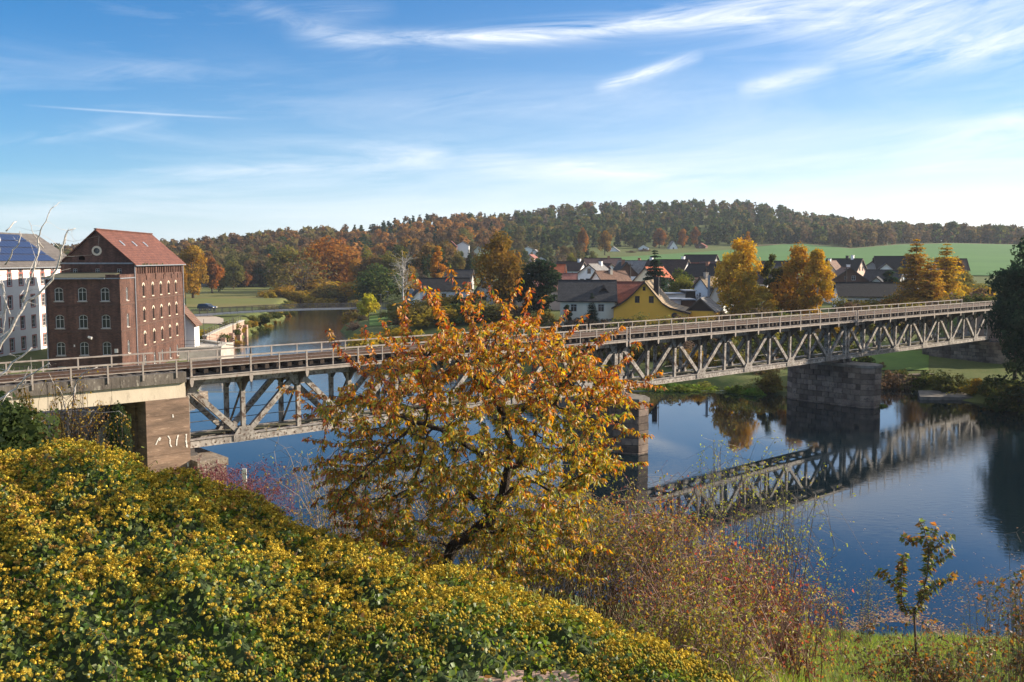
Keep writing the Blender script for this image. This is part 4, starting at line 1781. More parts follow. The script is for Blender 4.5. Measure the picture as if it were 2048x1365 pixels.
for a_, b_, c_, d_ in ((-.5, -.73, .5, -.715), (-.5, .715, .5, .73), (-.5, -.715, -.488, .715), (.488, -.715, .5, .715)):
    pm2.box((a_, b_, -.01), (c_, d_, .04))
me_panel, me_pframe = pm.mesh('solar_panel', M_solar), pm2.mesh('frame', M_alu)
for r_ in range(4):
    for c_ in range(24):
        x = -.95 - r_ * 1.30
        yv = L_ - 6.3 - c_ * 1.02
        o = link('solar_panel', me_panel, wroof)
        zc = WRH + .2 - (6 + x) * kx + .12
        # panel's local x along the building, y down the slope
        dwn = Vector((1, 0, -kx)).normalized()
        al = Vector((0, 1, 0))
        nrm = dwn.cross(al)
        o.matrix_local = Matrix(((al.x, -dwn.x, nrm.x, x), (al.y, -dwn.y, nrm.y, yv), (al.z, -dwn.z, nrm.z, zc), (0, 0, 0, 1)))
        f_ = link('panel_frame', me_pframe, wroof)
        f_.matrix_local = o.matrix_local.copy()
mb = MB()
for i in range(26):
    mb.box((i * .55, -.02, 0), (i * .55 + .04, .02, 1.1))
for z in (.15, 1.0):
    mb.box((0, -.03, z), (14, -.021, z + .05))
fe = mb.build('metal_fence', M_steel_dark, loc=(-63.0, 97.5, gz(-63, 97)))
tag(fe, 'dark metal bar fence at the foot of the white building', 'fence')


# ------------------------------------------------------------------ generic village house
def house(label, x, Y, W, L, eave, ridge, rz, wall, roof_m, z0=None, base=1.5, group='houses of the village across the river', chimneys=(), wins='auto', prof=None, over=.35, skylights=(), gable_m=None,
          frame=None, name='house', cat='house', fascia=None, wfront=None, wright=None, wleft=None):
    """gable front faces local -y (the camera when rz = 0). eave / ridge are world heights. x, Y: middle of the front gable"""
    if z0 is None:
        z0 = gz(x, Y) - .1
    ha, hb = eave - z0, ridge - z0
    rt = empty(name, (x, Y, z0), rz, label, cat, group)
    if prof is None:
        prof = [(-W / 2, ha), (0, hb), (W / 2, ha)]
    k0 = (hb - ha) / (W / 2)
    xl, xr = prof[0][0], prof[-1][0]
    frame = frame or M_frame_white
    # windows
    if wfront is None:
        wfront = []
        if wins == 'auto':
            n = max(1, int(W / 3.2))
            for i in range(n):
                wx = -W / 2 + (i + .5) * W / n
                if ha > 2.2:
                    wfront.append((wx, ha - 1.75, .95, 1.2))
            if hb - ha > 2.4:
                for wx in ((-.9, .9) if hb - ha > 3 else (0,)):
                    wfront.append((wx, ha + .55, .85, 1.1))
    if wright is None:
        wright = [((i + .5) * L / max(1, int(L / 3)), ha - 1.75, .95, 1.15) for i in range(max(1, int(L / 3)))] if wins == 'auto' and ha > 2.4 else []
    if wleft is None:
        wleft = [(L - a, b, c, d) for a, b, c, d in wright]
    mb = MB()
    low = [(p[0], -base) for p in (prof[0], prof[-1])]
    outer = [(xl, -base), (xr, -base)] + [prof[i] for i in range(len(prof) - 1, -1, -1)]
    if gable_m is not None:
        sq = [(xl, -base), (xr, -base), (xr, prof[-1][1] - .02), (xl, prof[0][1] - .02)]
        gf = [w for w in wfront if w[1] >= ha - .1]
        lf = [w for w in wfront if w[1] < ha - .1]
        mb.panel(sq, [hole(*w) for w in lf], T_front(0), .12)
        gp = [(xl, prof[0][1] - .02), (xr, prof[-1][1] - .02)] + [prof[i] for i in range(len(prof) - 1, -1, -1)]
        gp = [gp[0], gp[1]] + [p for p in gp[2:] if abs(p[1] - gp[0][1]) > .05]
        mb.panel(gp, [hole(*w) for w in gf], T_front(-.04), .12, 1, 1)
        wmat = [wall, gable_m]
    else:
        mb.panel(outer, [hole(*w) for w in wfront], T_front(0), .12)
        wmat = [wall]
    mb.panel([(0, -base), (L, -base), (L, prof[-1][1]), (0, prof[-1][1])], [hole(*w) for w in wright], T_right(xr), .12)
    mb.panel([(-L, -base), (0, -base), (0, prof[0][1]), (-L, prof[0][1])], [hole(-a, b, c, d) for a, b, c, d in wleft], T_left(xl), .12)
    mb.panel([(-xr, -base), (-xl, -base)] + [(-p[0], p[1]) for p in prof], [], T_back(L))
    mb.build('wall', wmat, rt)
    for w in wfront:
        window(rt, w[2], w[3], 0, (w[0], 0 if w[1] < ha - .1 or gable_m is None else -.04, w[1]), 0, fm=frame)
    for a, b, c, d in wright:
        window(rt, c, d, 0, (xr, a, b), PI / 2, fm=frame)
    for a, b, c, d in wleft:
        window(rt, c, d, 0, (xl, a, b), -PI / 2, fm=frame)
    mb = MB()
    up = .17
    ext = [tuple(p) for p in prof]
    s0 = (ext[1][1] - ext[0][1]) / (ext[1][0] - ext[0][0])
    s1 = (ext[-1][1] - ext[-2][1]) / (ext[-1][0] - ext[-2][0])
    ext[0] = (ext[0][0] - over, ext[0][1] - s0 * over)
    ext[-1] = (ext[-1][0] + over, ext[-1][1] + s1 * over)
    for a, b in zip(ext[:-1], ext[1:]):
        roof_slab(mb, (a[0], a[1] + up), (b[0], b[1] + up), -over, L + over, .16)
    ro_ = mb.build('roof', roof_m, rt)
    fm_ = fascia or M_frame_dark
    for ya, yb_ in ((-over - .05, -over - .003), (L + over + .003, L + over + .05)):
        mb = MB()
        for a, b in zip(ext[:-1], ext[1:]):
            roof_slab(mb, (a[0], a[1] + up + .02), (b[0], b[1] + up + .02), ya, yb_, .26)
        mb.build('bargeboard', fm_, rt)
    ri = max(range(len(prof)), key=lambda i: prof[i][1])
    rx, rzv = prof[ri]
    mb = MB()
    mb.beam((rx, -over, rzv + up + .01), (rx, L + over, rzv + up + .01), .24, .12)
    mb.build('ridge_tiles', roof_m, ro_)
    for ch in chimneys:
        cy_, cx_, chh, cm = ch
        m_ = MB()
        sl_z = rzv - abs(cx_ - rx) * k0
        m_.box((cx_ - .3, cy_ - .3, sl_z - .4), (cx_ + .3, cy_ + .3, rzv + chh))
        m_.box((cx_ - .36, cy_ - .36, rzv + chh), (cx_ + .36, cy_ + .36, rzv + chh + .1))
        m_.build('chimney', cm, ro_)
    for sy, sx_ in skylights:
        m_ = MB()
        zc = rzv - abs(sx_ - rx) * k0 + up
        d = .4
        sgn = -1 if sx_ > rx else 1
        m_.hexa([(sx_ - d, sy - .35, zc - sgn * d * k0 - .02), (sx_ + d, sy - .35, zc + sgn * d * k0 - .02), (sx_ + d, sy + .35, zc + sgn * d * k0 - .02), (sx_ - d, sy + .35, zc - sgn * d * k0 - .02),
                 (sx_ - d, sy - .35, zc - sgn * d * k0 + .06), (sx_ + d, sy - .35, zc + sgn * d * k0 + .06), (sx_ + d, sy + .35, zc + sgn * d * k0 + .06), (sx_ - d, sy + .35, zc - sgn * d * k0 + .06)])
        m_.build('roof_window', M_alu, ro_)
    return rt


M_wall_white = mat('house_white', (.86, .85, .83), (.78, .77, .75), .8, .9)
M_wall_cream = mat('house_cream', (.72, .66, .52), (.62, .56, .43), .8, .9)
M_wall_pink = mat('house_pink', (.70, .52, .42), (.60, .45, .36), .8, .9)
M_wall_yellow = mat('house_yellow', (.95, .49, .065), (.90, .45, .055), .8, .9)
M_wall_grey = mat('house_grey', (.42, .41, .40), (.34, .33, .32), .8, .9)
M_wall_brown = mat('house_brown', (.16, .085, .055), (.11, .06, .04), 4, .9)
RF = {
    'slate': roof_mat('roof_slate', (.048, .048, .052), (.03, .03, .033)),
    'black': roof_mat('roof_black', (.022, .021, .023), (.015, .0145, .016)),
    'dkbrown': roof_mat('roof_dark_brown', (.060, .038, .033), (.04, .026, .023)),
    'red': roof_mat('roof_red', (.24, .07, .045), (.18, .055, .038)),
    'orange': roof_mat('roof_orange', (.48, .13, .055), (.38, .10, .045)),
    'salmon': roof_mat('roof_salmon', (.40, .17, .13), (.32, .13, .10)),
    'brown': roof_mat('roof_brown', (.22, .125, .085), (.15, .085, .06)),
    'grey': roof_mat('roof_grey', (.27, .255, .245), (.20, .19, .18)),
    'tan': roof_mat('roof_tan', (.34, .25, .15), (.26, .19, .115)),
    'purple': roof_mat('roof_purple', (.105, .062, .06), (.075, .045, .044)),
}
CH_BRICK = mat('chimney_brick', (.34, .17, .11), (.24, .12, .08), 4, .9)
CH_WHITE = M_wall_white
CH_DARK = mat('chimney_slate', (.03, .03, .032), (.02, .02, .022), 4, .8)


def H(label, xc, Y, y_eave, y_ridge, W, L, rz, wall, roof_k, **kw):
    return house(label, xat(xc, y_eave, Y), Y, W, L, zat(y_eave, Y), zat(y_ridge, Y), R(rz), wall, RF[roof_k], **kw)


# yellow house with the swept roof, right of the big slate roof
Yh = 140.0
k_ = Yh / F
z_ap, z_l, z_r = zat(565, Yh), zat(620, Yh), zat(626, Yh)
z0 = gz(xat(1290, 620, Yh), Yh) - .3
pr_y = [(xat(x, 600, Yh) - xat(1290, 600, Yh), zat(y, Yh) - z0) for x, y in ((1227, 617), (1242, 609), (1255, 600), (1266, 590), (1289, 565.5), (1311, 592), (1325, 608), (1340, 617), (1376, 626))]
yh = house('yellow house with a swept tiled roof and dark trim just behind the bridge', xat(1290, 600, Yh), Yh, 11.0, 11.0, z_l, z_ap, R(-15), M_wall_yellow, RF['tan'], z0=z0, prof=pr_y, frame=M_frame_dark,
           wfront=[(-1.15, zat(606.5, Yh) - z0, .72, 1.02), (.92, zat(606.5, Yh) - z0, .72, 1.02), (-.15, zat(582, Yh) - z0, .42, .62)], wright=[], wleft=[], base=2.5, fascia=M_wood_dark, over=.3)
mb = MB()
n = 16
rx_, rz_ = 4.35, zat(631, Yh) - z0
mb.v = [(rx_ + .38 * math.cos(2 * PI * i / n), -.02, rz_ + .38 * math.sin(2 * PI * i / n)) for i in range(n)]
mb.f = [tuple(range(n))]
mb.mi = [0]
rw = mb.build('pane', M_glass)
mb = MB()
for i in range(n):
    a, b = 2 * PI * i / n, 2 * PI * (i + 1) / n
    f = lambda r_, t: (rx_ + r_ * math.cos(t), -.05, rz_ + r_ * math.sin(t))
    mb.face([f(.36, b), f(.36, a), f(.46, a), f(.46, b)])
    mb.face([(rx_ + .46 * math.cos(a), -.05, rz_ + .46 * math.sin(a)), (rx_ + .46 * math.cos(a), 0, rz_ + .46 * math.sin(a)), (rx_ + .46 * math.cos(b), 0, rz_ + .46 * math.sin(b)), (rx_ + .46 * math.cos(b), -.05, rz_ + .46 * math.sin(b))])
mb.box((rx_ - .36, -.045, rz_ - .02), (rx_ + .36, -.022, rz_ + .02))
mb.box((rx_ - .02, -.046, rz_ - .36), (rx_ + .02, -.023, rz_ + .36))
wf = mb.build('round_window', M_frame_dark, yh)
rw.parent = wf
mb = MB()
mb.box((1.0, 2.0, z_ap - z0 - 2.0), (1.75, 2.75, z_ap - z0 + .75))
mb.box((1.95, 2.0, z_ap - z0 - 2.2), (2.03, 2.08, z_ap - z0 + 1.5))
mb.build('chimney', CH_DARK, yh)
mb = MB()
mb.box((-5.2, -2.4, zat(640, Yh) - z0 - .1), (-1.6, -.05, zat(640, Yh) - z0 + .05))
mb.build('porch_roof', RF['slate'], yh)

H('low yellow garage with a dark boarded gable, right of the yellow house', 1401, 140, 622, 599, 3.9, 6, -22, M_wall_yellow, 'grey', gable_m=M_wood_dark, wfront=[], wright=[], wleft=[], base=2.5, name='garage', cat='garage', over=.3)
# cream house with slate roof (slope faces the camera), half-gable part and red barn
H('cream house with a big dark slate roof, left of the red barn', 1228, 146, 599, 563, 7.0, 8.2, 90 - 4, M_wall_cream, 'slate', wright=None, base=2.5, wfront=[], chimneys=[(4, .6, .3, CH_DARK)])
H('dark boarded gable front joined to the cream house', 1207, 144.2, 605.5, 574, 4.0, 6, -4, M_wall_cream, 'dkbrown', gable_m=M_wood_dark, wfront=[(-.35, zat(599, 144) - gz(15, 144), .62, .78), (.35, 1.1, .8, 1.1)], base=2.5)
H('long red-tiled barn roof between the slate roof and the yellow gable', 1292, 150, 606, 566, 7.4, 8.0, 90 - 3, M_wall_cream, 'red', wfront=[], wright=[], wleft=[], base=2.5)
H('house with a salmon pink roof beside the dark pine', 1151, 172, 577, 549, 6.0, 7.0, 84, M_wall_pink, 'salmon', chimneys=[(6.0, .2, .5, CH_DARK)], wfront=[])
H('house with a bright orange roof and white gable behind the pine', 1128, 186, 556, 531, 6.4, 6.0, 80, M_wall_white, 'orange', wfront=[])
H('white gabled house with grey and black roof, two upper windows', 1178, 200, 553, 530, 6.4, 7, -28, M_wall_white, 'grey', frame=M_frame_dark, chimneys=[(5.5, .3, .6, CH_WHITE)])
H('small white house with a brown roof and stout chimney', 1193, 182, 566, 544, 4.6, 6.6, -58, M_wall_white, 'brown', chimneys=[(3.0, .5, .3, M_conc)], wfront=[])
H('far house with a wide purple-brown roof below the green field', 1240, 250, 537, 518, 8, 9, 86, M_wall_grey, 'purple', chimneys=[(3, 0, .6, CH_BRICK)])
H('dark red roofed house with a white gable at the left end of the village', 1166, 228, 541, 525, 5.2, 6.5, 62, M_wall_white, 'dkbrown', chimneys=[(1, 0, .7, CH_WHITE)])
H('house with a red-brown gable over a white ground floor', 1253, 206, 553, 527, 5.6, 6, 8, M_wall_white, 'black', gable_m=M_wall_brown, chimneys=[(1.5, -.4, .7, CH_BRICK)], wfront=[(.3, 1.0, .9, 1.0)])
H('house with a broad grey roof and roof windows, middle of the village', 1296, 212, 556, 523, 7.2, 7.2, 55, M_wall_white, 'grey', skylights=[(5.2, 1.6), (3.4, 2.4), (6.4, .8)])
H('white gabled house with an orange roof behind the spruce', 1291, 190, 570, 536, 6.6, 8.5, -32, M_wall_cream, 'orange', frame=M_frame_dark, wfront=[(-.8, 2.6, .9, 1.1), (1.0, 2.6, .9, 1.1)])
H('large house with a dark red-brown roof and a sunlit white gable', 1374, 206, 558, 521, 7.6, 9.4, 52, M_wall_white, 'dkbrown', chimneys=[(1.2, .4, .7, CH_WHITE), (8.8, 0, .6, CH_WHITE)], skylights=[(4.6, 1.5), (6.8, 2.4)])
H('dark roofed house highest in the row, below the field', 1432, 262, 537, 511, 8.0, 9.0, 56, M_wall_grey, 'black', skylights=[(4, 2), (7, 1)])
H('pink walled house under a black roof, left of the tall golden birch', 1444, 198, 553, 530, 6.4, 7.4, 50, M_wall_pink, 'black', chimneys=[(3.2, -.3, .5, CH_BRICK)])
H('red-brown roof just behind the black roofed pink house', 1452, 232, 541, 525, 5, 6.0, 72, M_wall_grey, 'purple')
H('tall white house with a tan roof beside a chimney pipe', 1402, 164, 574, 556, 3.6, 6, -62, M_wall_white, 'tan', base=3, wfront=[(-.3, 2.6, .6, .8), (.4, .9, .5, .6), (-.8, .9, .4, .5)], chimneys=[(.8, .3, .8, M_conc)])
H('narrow white gable tucked behind the yellow garage', 1432, 160, 601, 569, 2.6, 5, -20, M_wall_white, 'black', wfront=[(.1, .8, .35, .8)], base=2.5)
H('long low white house with a black barn roof right of the birches', 1816, 168, 592, 567, 7.0, 12.2, 82, M_wall_white, 'black', wfront=[(0, 1.0, .9, 1.1)])
H('brown boarded gable house on a white ground floor', 1699, 188, 565, 537, 7.6, 8, -8, M_wall_white, 'brown', gable_m=M_wall_brown, chimneys=[(3, .3, .6, CH_WHITE)], wfront=[(-.75, 5.2, .5, .6), (.75, 5.0, .75, .9), (-2, 1.8, .9, 1.0), (2, 1.8, .9, 1.0)], skylights=[(4, 1.9)], z0=zat(565, 188) - 4.6)
H('house with a steep black roof and a lit gable, right of the birches', 1722, 232, 547, 519, 7.6, 8.4, 48, M_wall_pink, 'black', chimneys=[(3.6, .2, .8, CH_DARK), (2.2, 0, .9, CH_WHITE)])
H('small brown house half hidden behind the right birch', 1656, 226, 541, 523, 3.6, 6, -35, M_wall_pink, 'brown', chimneys=[(1, 0, .5, CH_WHITE)])
H('dark brown roofed house between the black roof and the larches', 1744, 240, 543, 524, 6.4, 7, -28, M_wall_grey, 'dkbrown')
H('far small house with a black roof at the field edge', 1790, 262, 536, 518, 5, 5.5, 70, M_wall_white, 'black')
H('big black roofed house behind the larches', 1834, 238, 549, 514, 8.4, 10, 80, M_wall_grey, 'black', skylights=[(5, 2.2)])
H('house with a slate roof and a sunlit white gable by the thuja', 1804, 198, 568, 542, 6.2, 7.2, 48, M_wall_white, 'slate', skylights=[(6.4, 1.4), (5, 2.2)])
H('blue-grey roofed house seen between the two birches', 1578, 206, 560, 524, 8.0, 6.0, 84, M_wall_cream, 'slate')
H('dark red house by the red shrub at the right end', 1930, 246, 540, 519, 6, 7, 80, M_wall_brown, 'dkbrown')
H('long black roofed house left of the golden oak', 938, 192, 580, 558, 6.5, 9.5, 88, M_wall_white, 'black')
H('blue-black roof behind the long house near the oak', 944, 214, 560, 541, 6, 5.5, 84, M_wall_grey, 'slate')
H('small white gable house under the golden oak', 968, 182, 584, 556, 3.6, 6, -12, M_wall_white, 'black')
H('pink walled house at the foot of the dark pine', 1052, 176, 592, 570, 3.6, 5, 10, M_wall_pink, 'red')
H('white cottage beside the old birch and the pylon', 846, 200, 592, 572, 3.8, 5, 12, M_wall_white, 'black')
H('white house with a red roof at the left edge of the village', 1102, 232, 541, 527, 5.5, 6, 35, M_wall_white, 'red')
H('white gable with a bright red roof behind the brown roofed house', 1216, 212, 553, 535, 5.0, 6, 40, M_wall_white, 'red')
H('white gable between the large dark roof and the highest black roof', 1400, 240, 545, 527, 5.0, 6, 38, M_wall_white, 'red')
H('white house showing left of the broad golden birch', 1548, 200, 566, 546, 5.5, 6, 40, M_wall_white, 'dkbrown')
H('white house with brown roof left of the larches', 1828, 205, 562, 545, 5.0, 6, 42, M_wall_white, 'brown')
H('white house with red roof right of the larches', 1905, 232, 551, 533, 5.5, 6, 40, M_wall_white, 'red')
H('small white house at the field edge above the brown gable', 1690, 250, 541, 526, 5.0, 6, 42, M_wall_white, 'dkbrown')
H('white house between the purple-brown roof and the grey roofs', 1222, 226, 546, 529, 5.5, 6, 30, M_wall_white, 'dkbrown')
H('white gabled house right behind the red-brown gable', 1276, 238, 540, 522, 5.5, 6, -15, M_wall_white, 'red', chimneys=[(2, 0, .6, CH_BRICK)])
H('low white house in front of the large dark red-brown roof', 1338, 186, 571, 558, 4.2, 5, 40, M_wall_white, 'brown')
H('white gable left of the black roofed pink house', 1386, 226, 549, 533, 5, 6, -20, M_wall_white, 'dkbrown')
H('white gable with a black roof right of the steep black roof', 1772, 226, 548, 528, 5.5, 6, -18, M_wall_white, 'black')
H('white house at the far right end of the village row', 1866, 228, 552, 530, 5.5, 6, -25, M_wall_white, 'dkbrown')
H('white gable low between the brown boarded gable and the thuja', 1752, 184, 574, 556, 4.2, 5, -25, M_wall_white, 'slate')
H('small white house under the birches beside the garage', 1456, 178, 578, 562, 4.6, 6, 60, M_wall_white, 'brown')
# garden huts on the slope
huts = [('small red roofed hut high in the gardens', 902, 445, 493, 483, 5, 'red', M_wall_brown), ('long white garden hut above the oak', 925, 452, 491, 484, 6, 'grey', M_wall_white),
        ('cream cottage at the wood edge left of the oak', 957, 440, 506, 492, 6, 'dkbrown', M_wall_cream), ('white flat garden hut right of the oak', 1055, 480, 500, 494, 7, 'grey', M_wall_white),
        ('white summer house in the allotments', 1069, 440, 511, 500, 5.5, 'grey', M_wall_white), ('pink garden hut beside the white summer house', 1059, 410, 517, 510, 4.5, 'salmon', M_wall_pink),
        ('pale shed low in the allotments', 1082, 400, 521, 514, 5, 'grey', M_wall_white), ('white hut under the red maple on the slope', 1226, 545, 503, 494, 7, 'grey', M_wall_white),
        ('white hut in the trees above the hedge', 1287, 560, 496, 490, 6, 'grey', M_wall_white), ('steep white A-frame hut at the wood edge', 1347, 575, 495, 483, 5, 'grey', M_wall_white),
        ('tiny red hut at the wood edge', 1401, 580, 493, 487, 6, 'red', M_wall_brown), ('dark hut at the top right of the allotments', 1010, 450, 501, 494, 5, 'slate', M_wall_grey)]
for lb, x, Y, ye, yr, W, rk, wm in huts:
    H(lb, x, Y, ye, yr, W, W * .9, rnd.uniform(-30, 10), wm, rk, wins='none', base=4, name='garden_hut', cat='hut', group='garden huts on the hillside', wfront=[(0, 1.0, 1.0, 1.1)], z0=min(zat(ye, Y) - 2.2, gz(xat(x, ye, Y), Y)))
# flat garages between the yellow house and the white house
for lb, x0, x1, Y, yt, yb, m_ in (('flat roofed white garage behind the yellow house', 1328, 1372, 158, 589, 606, M_wall_white), ('black garden store beside the white garage', 1373, 1391, 157, 583, 603, CH_DARK),
                                  ('red-brown boarded shed below the black store', 1366, 1391, 150, 601, 618, M_wall_brown), ('low white wall-like garage beside the swept roof', 1338, 1362, 151, 600, 614, M_wall_white)):
    a, b = xat(x0, yt, Y), xat(x1, yt, Y)
    zt_, z0 = zat(yt, Y), gz((a + b) / 2, Y)
    rt = empty('shed', ((a + b) / 2, Y, z0), 0, lb, 'shed', 'flat sheds behind the yellow house')
    mb = MB()
    w2 = (b - a) / 2
    mb.panel([(-w2, -2), (w2, -2), (w2, zt_ - z0), (-w2, zt_ - z0)], [hole(0, 0.1, min(1.6, w2), min(1.7, (zt_ - z0) * .7))], T_front(0), .1)
    mb.panel([(0, -2), (5, -2), (5, zt_ - z0), (0, zt_ - z0)], [], T_right(w2))
    mb.panel([(-5, -2), (0, -2), (0, zt_ - z0), (-5, zt_ - z0)], [], T_left(-w2))
    mb.build('wall', m_, rt)
    mb = MB()
    mb.box((-w2 - .2, -.25, zt_ - z0), (w2 + .2, 5.2, zt_ - z0 + .16))
    mb.build('roof', M_zinc, rt)
    mb = MB()
    mb.box((-min(1.6, w2) / 2, .08, .1), (min(1.6, w2) / 2, .12, .1 + min(1.7, (zt_ - z0) * .7)))
    mb.build('door', M_wall_grey, rt)

# white shed right behind the mill
house('white gabled shed squeezed between the mill and the quay', -47.3, 133.2, 5.2, 2.6, 4.6, 7.6, R(4), M_wall_white, RF['brown'], z0=1.0, wfront=[], wright=[], wleft=[], group=None, fascia=CH_BRICK, name='white_shed', cat='shed')
# hut under the approach viaduct
house('small hut with grey sheet roof and beige wall under the viaduct', -19.9, 46.6, 4.4, 5.2, 4.9, 6.5, R(72), M_wall_cream, RF['grey'], z0=gz(-22, 48) - .2, wfront=[], wright=[], wleft=[], group=None, name='hut', cat='hut')

# ------------------------------------------------------------------ quay, walls, footbridge at the left bank
def wall_run(name, pts, th, zb_, zt_, m, label, cat, cap=None, posts=None, rail=True):
    rt = empty(name, (pts[0][0], pts[0][1], 0), 0, label, cat)
    o = Vector((pts[0][0], pts[0][1], 0))
    mb = MB()
    cb_ = MB()
    for (ax, ay), (bx, by) in zip(pts[:-1], pts[1:]):
        a, b = Vector((ax, ay, 0)) - o, Vector((bx, by, 0)) - o
        mb.beam(a + Vector((0, 0, (zb_ + zt_) / 2)), b + Vector((0, 0, (zb_ + zt_) / 2)), th, zt_ - zb_)
        cb_.beam(a + Vector((0, 0, zt_ + .08)), b + Vector((0, 0, zt_ + .08)), th + .2, .155)
    mb.build('body', m, rt)
    cb_.build('coping', cap or M_conc, rt)
    if rail:
        for (ax, ay), (bx, by) in zip(pts[:-1], pts[1:]):
            a, b = Vector((ax, ay, 0)) - o, Vector((bx, by, 0)) - o
            n_ = max(2, int((b - a).length / 2.2))
            for i in range(n_):
                p = a.lerp(b, i / n_)
                m_ = MB()
                m_.tube([p + Vector((0, 0, zt_ + .16)), p + Vector((0, 0, zt_ + 1.15))], .035, 6)
                m_.build('railing_post', M_steel_dark, rt)
            for z in (.6, 1.1):
                m_ = MB()
                m_.tube([a + Vector((0, 0, zt_ + z)), b + Vector((0, 0, zt_ + z))], .025, 5)
                m_.build('handrail', M_steel_dark, rt)
    return rt


wall_run('river_wall', [(-47.4, 146), (-49.2, 158), (-52.3, 184)], .6, -2.2, 1.75, M_conc_pink, 'pinkish stone river wall with a pale coping below the footbridge', 'wall', M_conc)
for i in range(5):
    t = i / 4
    p = Vector((-47.1, 149, 0)).lerp(Vector((-51.7, 183, 0)), t)
    mb = MB()
    mb.box((p.x - .1, p.y - .5, -2.2), (p.x + .6, p.y + .5, .5 + .12 * i))
    tag(mb.build('wall_buttress', M_conc_pink), ('nearest', 'second', 'third', 'fourth', 'farthest')[i] + ' of the stone buttresses on the river wall below the footbridge', 'buttress', 'buttresses of the river wall')
wall_run('quay', [(-45.6, 128), (-40.6, 130.5), (-41.4, 136.5), (-46.5, 142)], .8, -2.4, 1.5, M_conc, 'pale concrete quay with railing beside the mill', 'quay', M_conc)
mb = MB()
mb.box((-46, 130.8, -2), (-41.5, 141, 1.35))
mb.build('quay_deck', M_conc)
tag(bpy.data.objects['quay_deck'], kind='structure')
# beige wing wall at the left end of the weir with a slab in the water
wall_run('wing_wall', [(-34.6, 88), (-32.9, 96.5)], .7, -1.5, 1.5, M_beam, 'beige wing wall at the left end of the weir', 'wall', rail=False)
mb = MB()
mb.beam((-31.9, 88.5, .1), (-30.2, 92.5, .35), .9, .9)
tag(mb.build('concrete_slab', M_block), 'sloping concrete slab leaning into the water by the weir', 'slab')
# sluice blocks and a dark winch by the quay
for i, (x, y, w, d, h, lb) in enumerate(((-37.6, 128, 1.2, .8, 1.5, 'short concrete sluice block nearest the quay'), (-35.6, 128.5, 2.6, .8, 1.3, 'long low concrete sluice block in the river'), (-31.9, 128.8, .5, .6, 1.7, 'slim white post at the end of the sluice'))):
    mb = MB()
    mb.box((x, y, -2), (x + w, y + d, h - 1.3))
    mb.box((x - .06, y - .06, h - 1.3), (x + w + .06, y + d + .06, h - 1.15))
    tag(mb.build('sluice_block', M_conc), lb, 'block', 'sluice blocks by the quay')
rt = empty('sluice_winch', (-36.2, 131, -1.3), 0, 'dark winch stand with a long lever arm beside the quay', 'winch')
mb = MB()
mb.tube([(0, 0, 0), (0, 0, 1.2), (0, 0, 2.9)], [.5, .28, .06], 8)
mb.build('stand', M_steel_dark, rt)
mb = MB()
mb.beam((-3.4, 0, 3.15), (1.5, 0, 2.85), .08, .1)
mb.build('lever', M_steel_dark, rt)
for i, (x, y) in enumerate(((-46.6, 124.5), (-45.2, 139), (-43.2, 146.5), (-42.0, 143))):
    rt = empty('lamp_pole', (x, y, 1.3), 0, ('nearest thin dark pole, close to the mill wall', 'thin dark pole against the white shed', 'thin dark pole at the far end of the quay', 'thin dark pole in front of the river wall')[i], 'pole', 'thin poles on the quay')
    mb = MB()
    mb.tube([(0, 0, 0), (0, 0, 3.6)], [.05, .035], 6)
    mb.build('pole', M_steel_dark, rt)
    mb = MB()
    mb.box((-.12, -.12, 0), (.12, .12, .2))
    mb.build('foot', M_steel_dark, rt)

# footbridge
fa, fb = at(384, 631, 198), at(808, 617.5, 215)
fd = (fb - fa)
FL = Vector((fd.x, fd.y, 0)).length
frz = math.atan2(fd.y, fd.x)
fsl = fd.z / FL
fbz = empty('footbridge', fa, frz, 'long slender grey footbridge crossing the river far behind the railway', 'footbridge')
sag = lambda t: fsl * t * FL + .55 * 4 * t * (1 - t)
n = 30
mb = MB()
for i in range(n):
    a, b = i / n, (i + 1) / n
    mb.beam((a * FL, 0, sag(a)), (b * FL, 0, sag(b)), 2.2, .22)
mb.build('deck', mat('foot_deck', (.30, .31, .33), (.22, .23, .25), 1.2, .6), fbz)
mb = MB()
for i in range(n):
    a, b = i / n, (i + 1) / n
    mb.beam((a * FL, -1.13, sag(a) - .06), (b * FL, -1.13, sag(b) - .06), .05, .34)
mb.build('edge_beam', M_zinc, fbz)
for sy in (-1.05, 1.05):
    for z in (1.15, .2):
        m_ = MB()
        for i in range(n):
            a, b = i / n, (i + 1) / n
            m_.beam((a * FL, sy, sag(a) + z), (b * FL, sy, sag(b) + z), .06, .06)
        m_.build('handrail', M_steel_dark, fbz)
    m_ = MB()
    m_.box((-.045, sy - .045, -.35), (.045, sy + .045, 1.2))
    mpost = m_.mesh('railing_post', M_steel_dark)
    for i in range(n + 1):
        link('railing_post', mpost, fbz, (i / n * FL, 0, sag(i / n)))
    m_ = MB()
    nb = 380
    for i in range(nb):
        t = i / nb
        m_.box((t * FL - .012, sy - .012, sag(t) + .2), (t * FL + .012, sy + .012, sag(t) + 1.13))
    tag(m_.build('balusters', M_steel_dark, fbz), kind='stuff')


def pylon(loc, rz, h, lean, label):
    rt = empty('pylon', loc, rz, label, 'pylon', 'pylons of the footbridge')
    for sy in (-.55, .55):
        m_ = MB()
        m_.beam((0, sy * 1.35, -1.5), (-lean, sy * .8, h), .34, .5, (1, 0, 0))
        m_.build('leg', M_zinc, rt)
    m_ = MB()
    m_.beam((-lean * .98, -.8, h), (-lean * .98, .8, h), .6, .9, (1, 0, 0))
    m_.build('head', M_zinc, rt)
    for t in (.35, .6, .8):
        m_ = MB()
        m_.beam((-lean * t, -.55, h * t), (-lean * t, .55, h * t), .12, .16)
        m_.build('cross_bar', M_zinc, rt)
    return rt


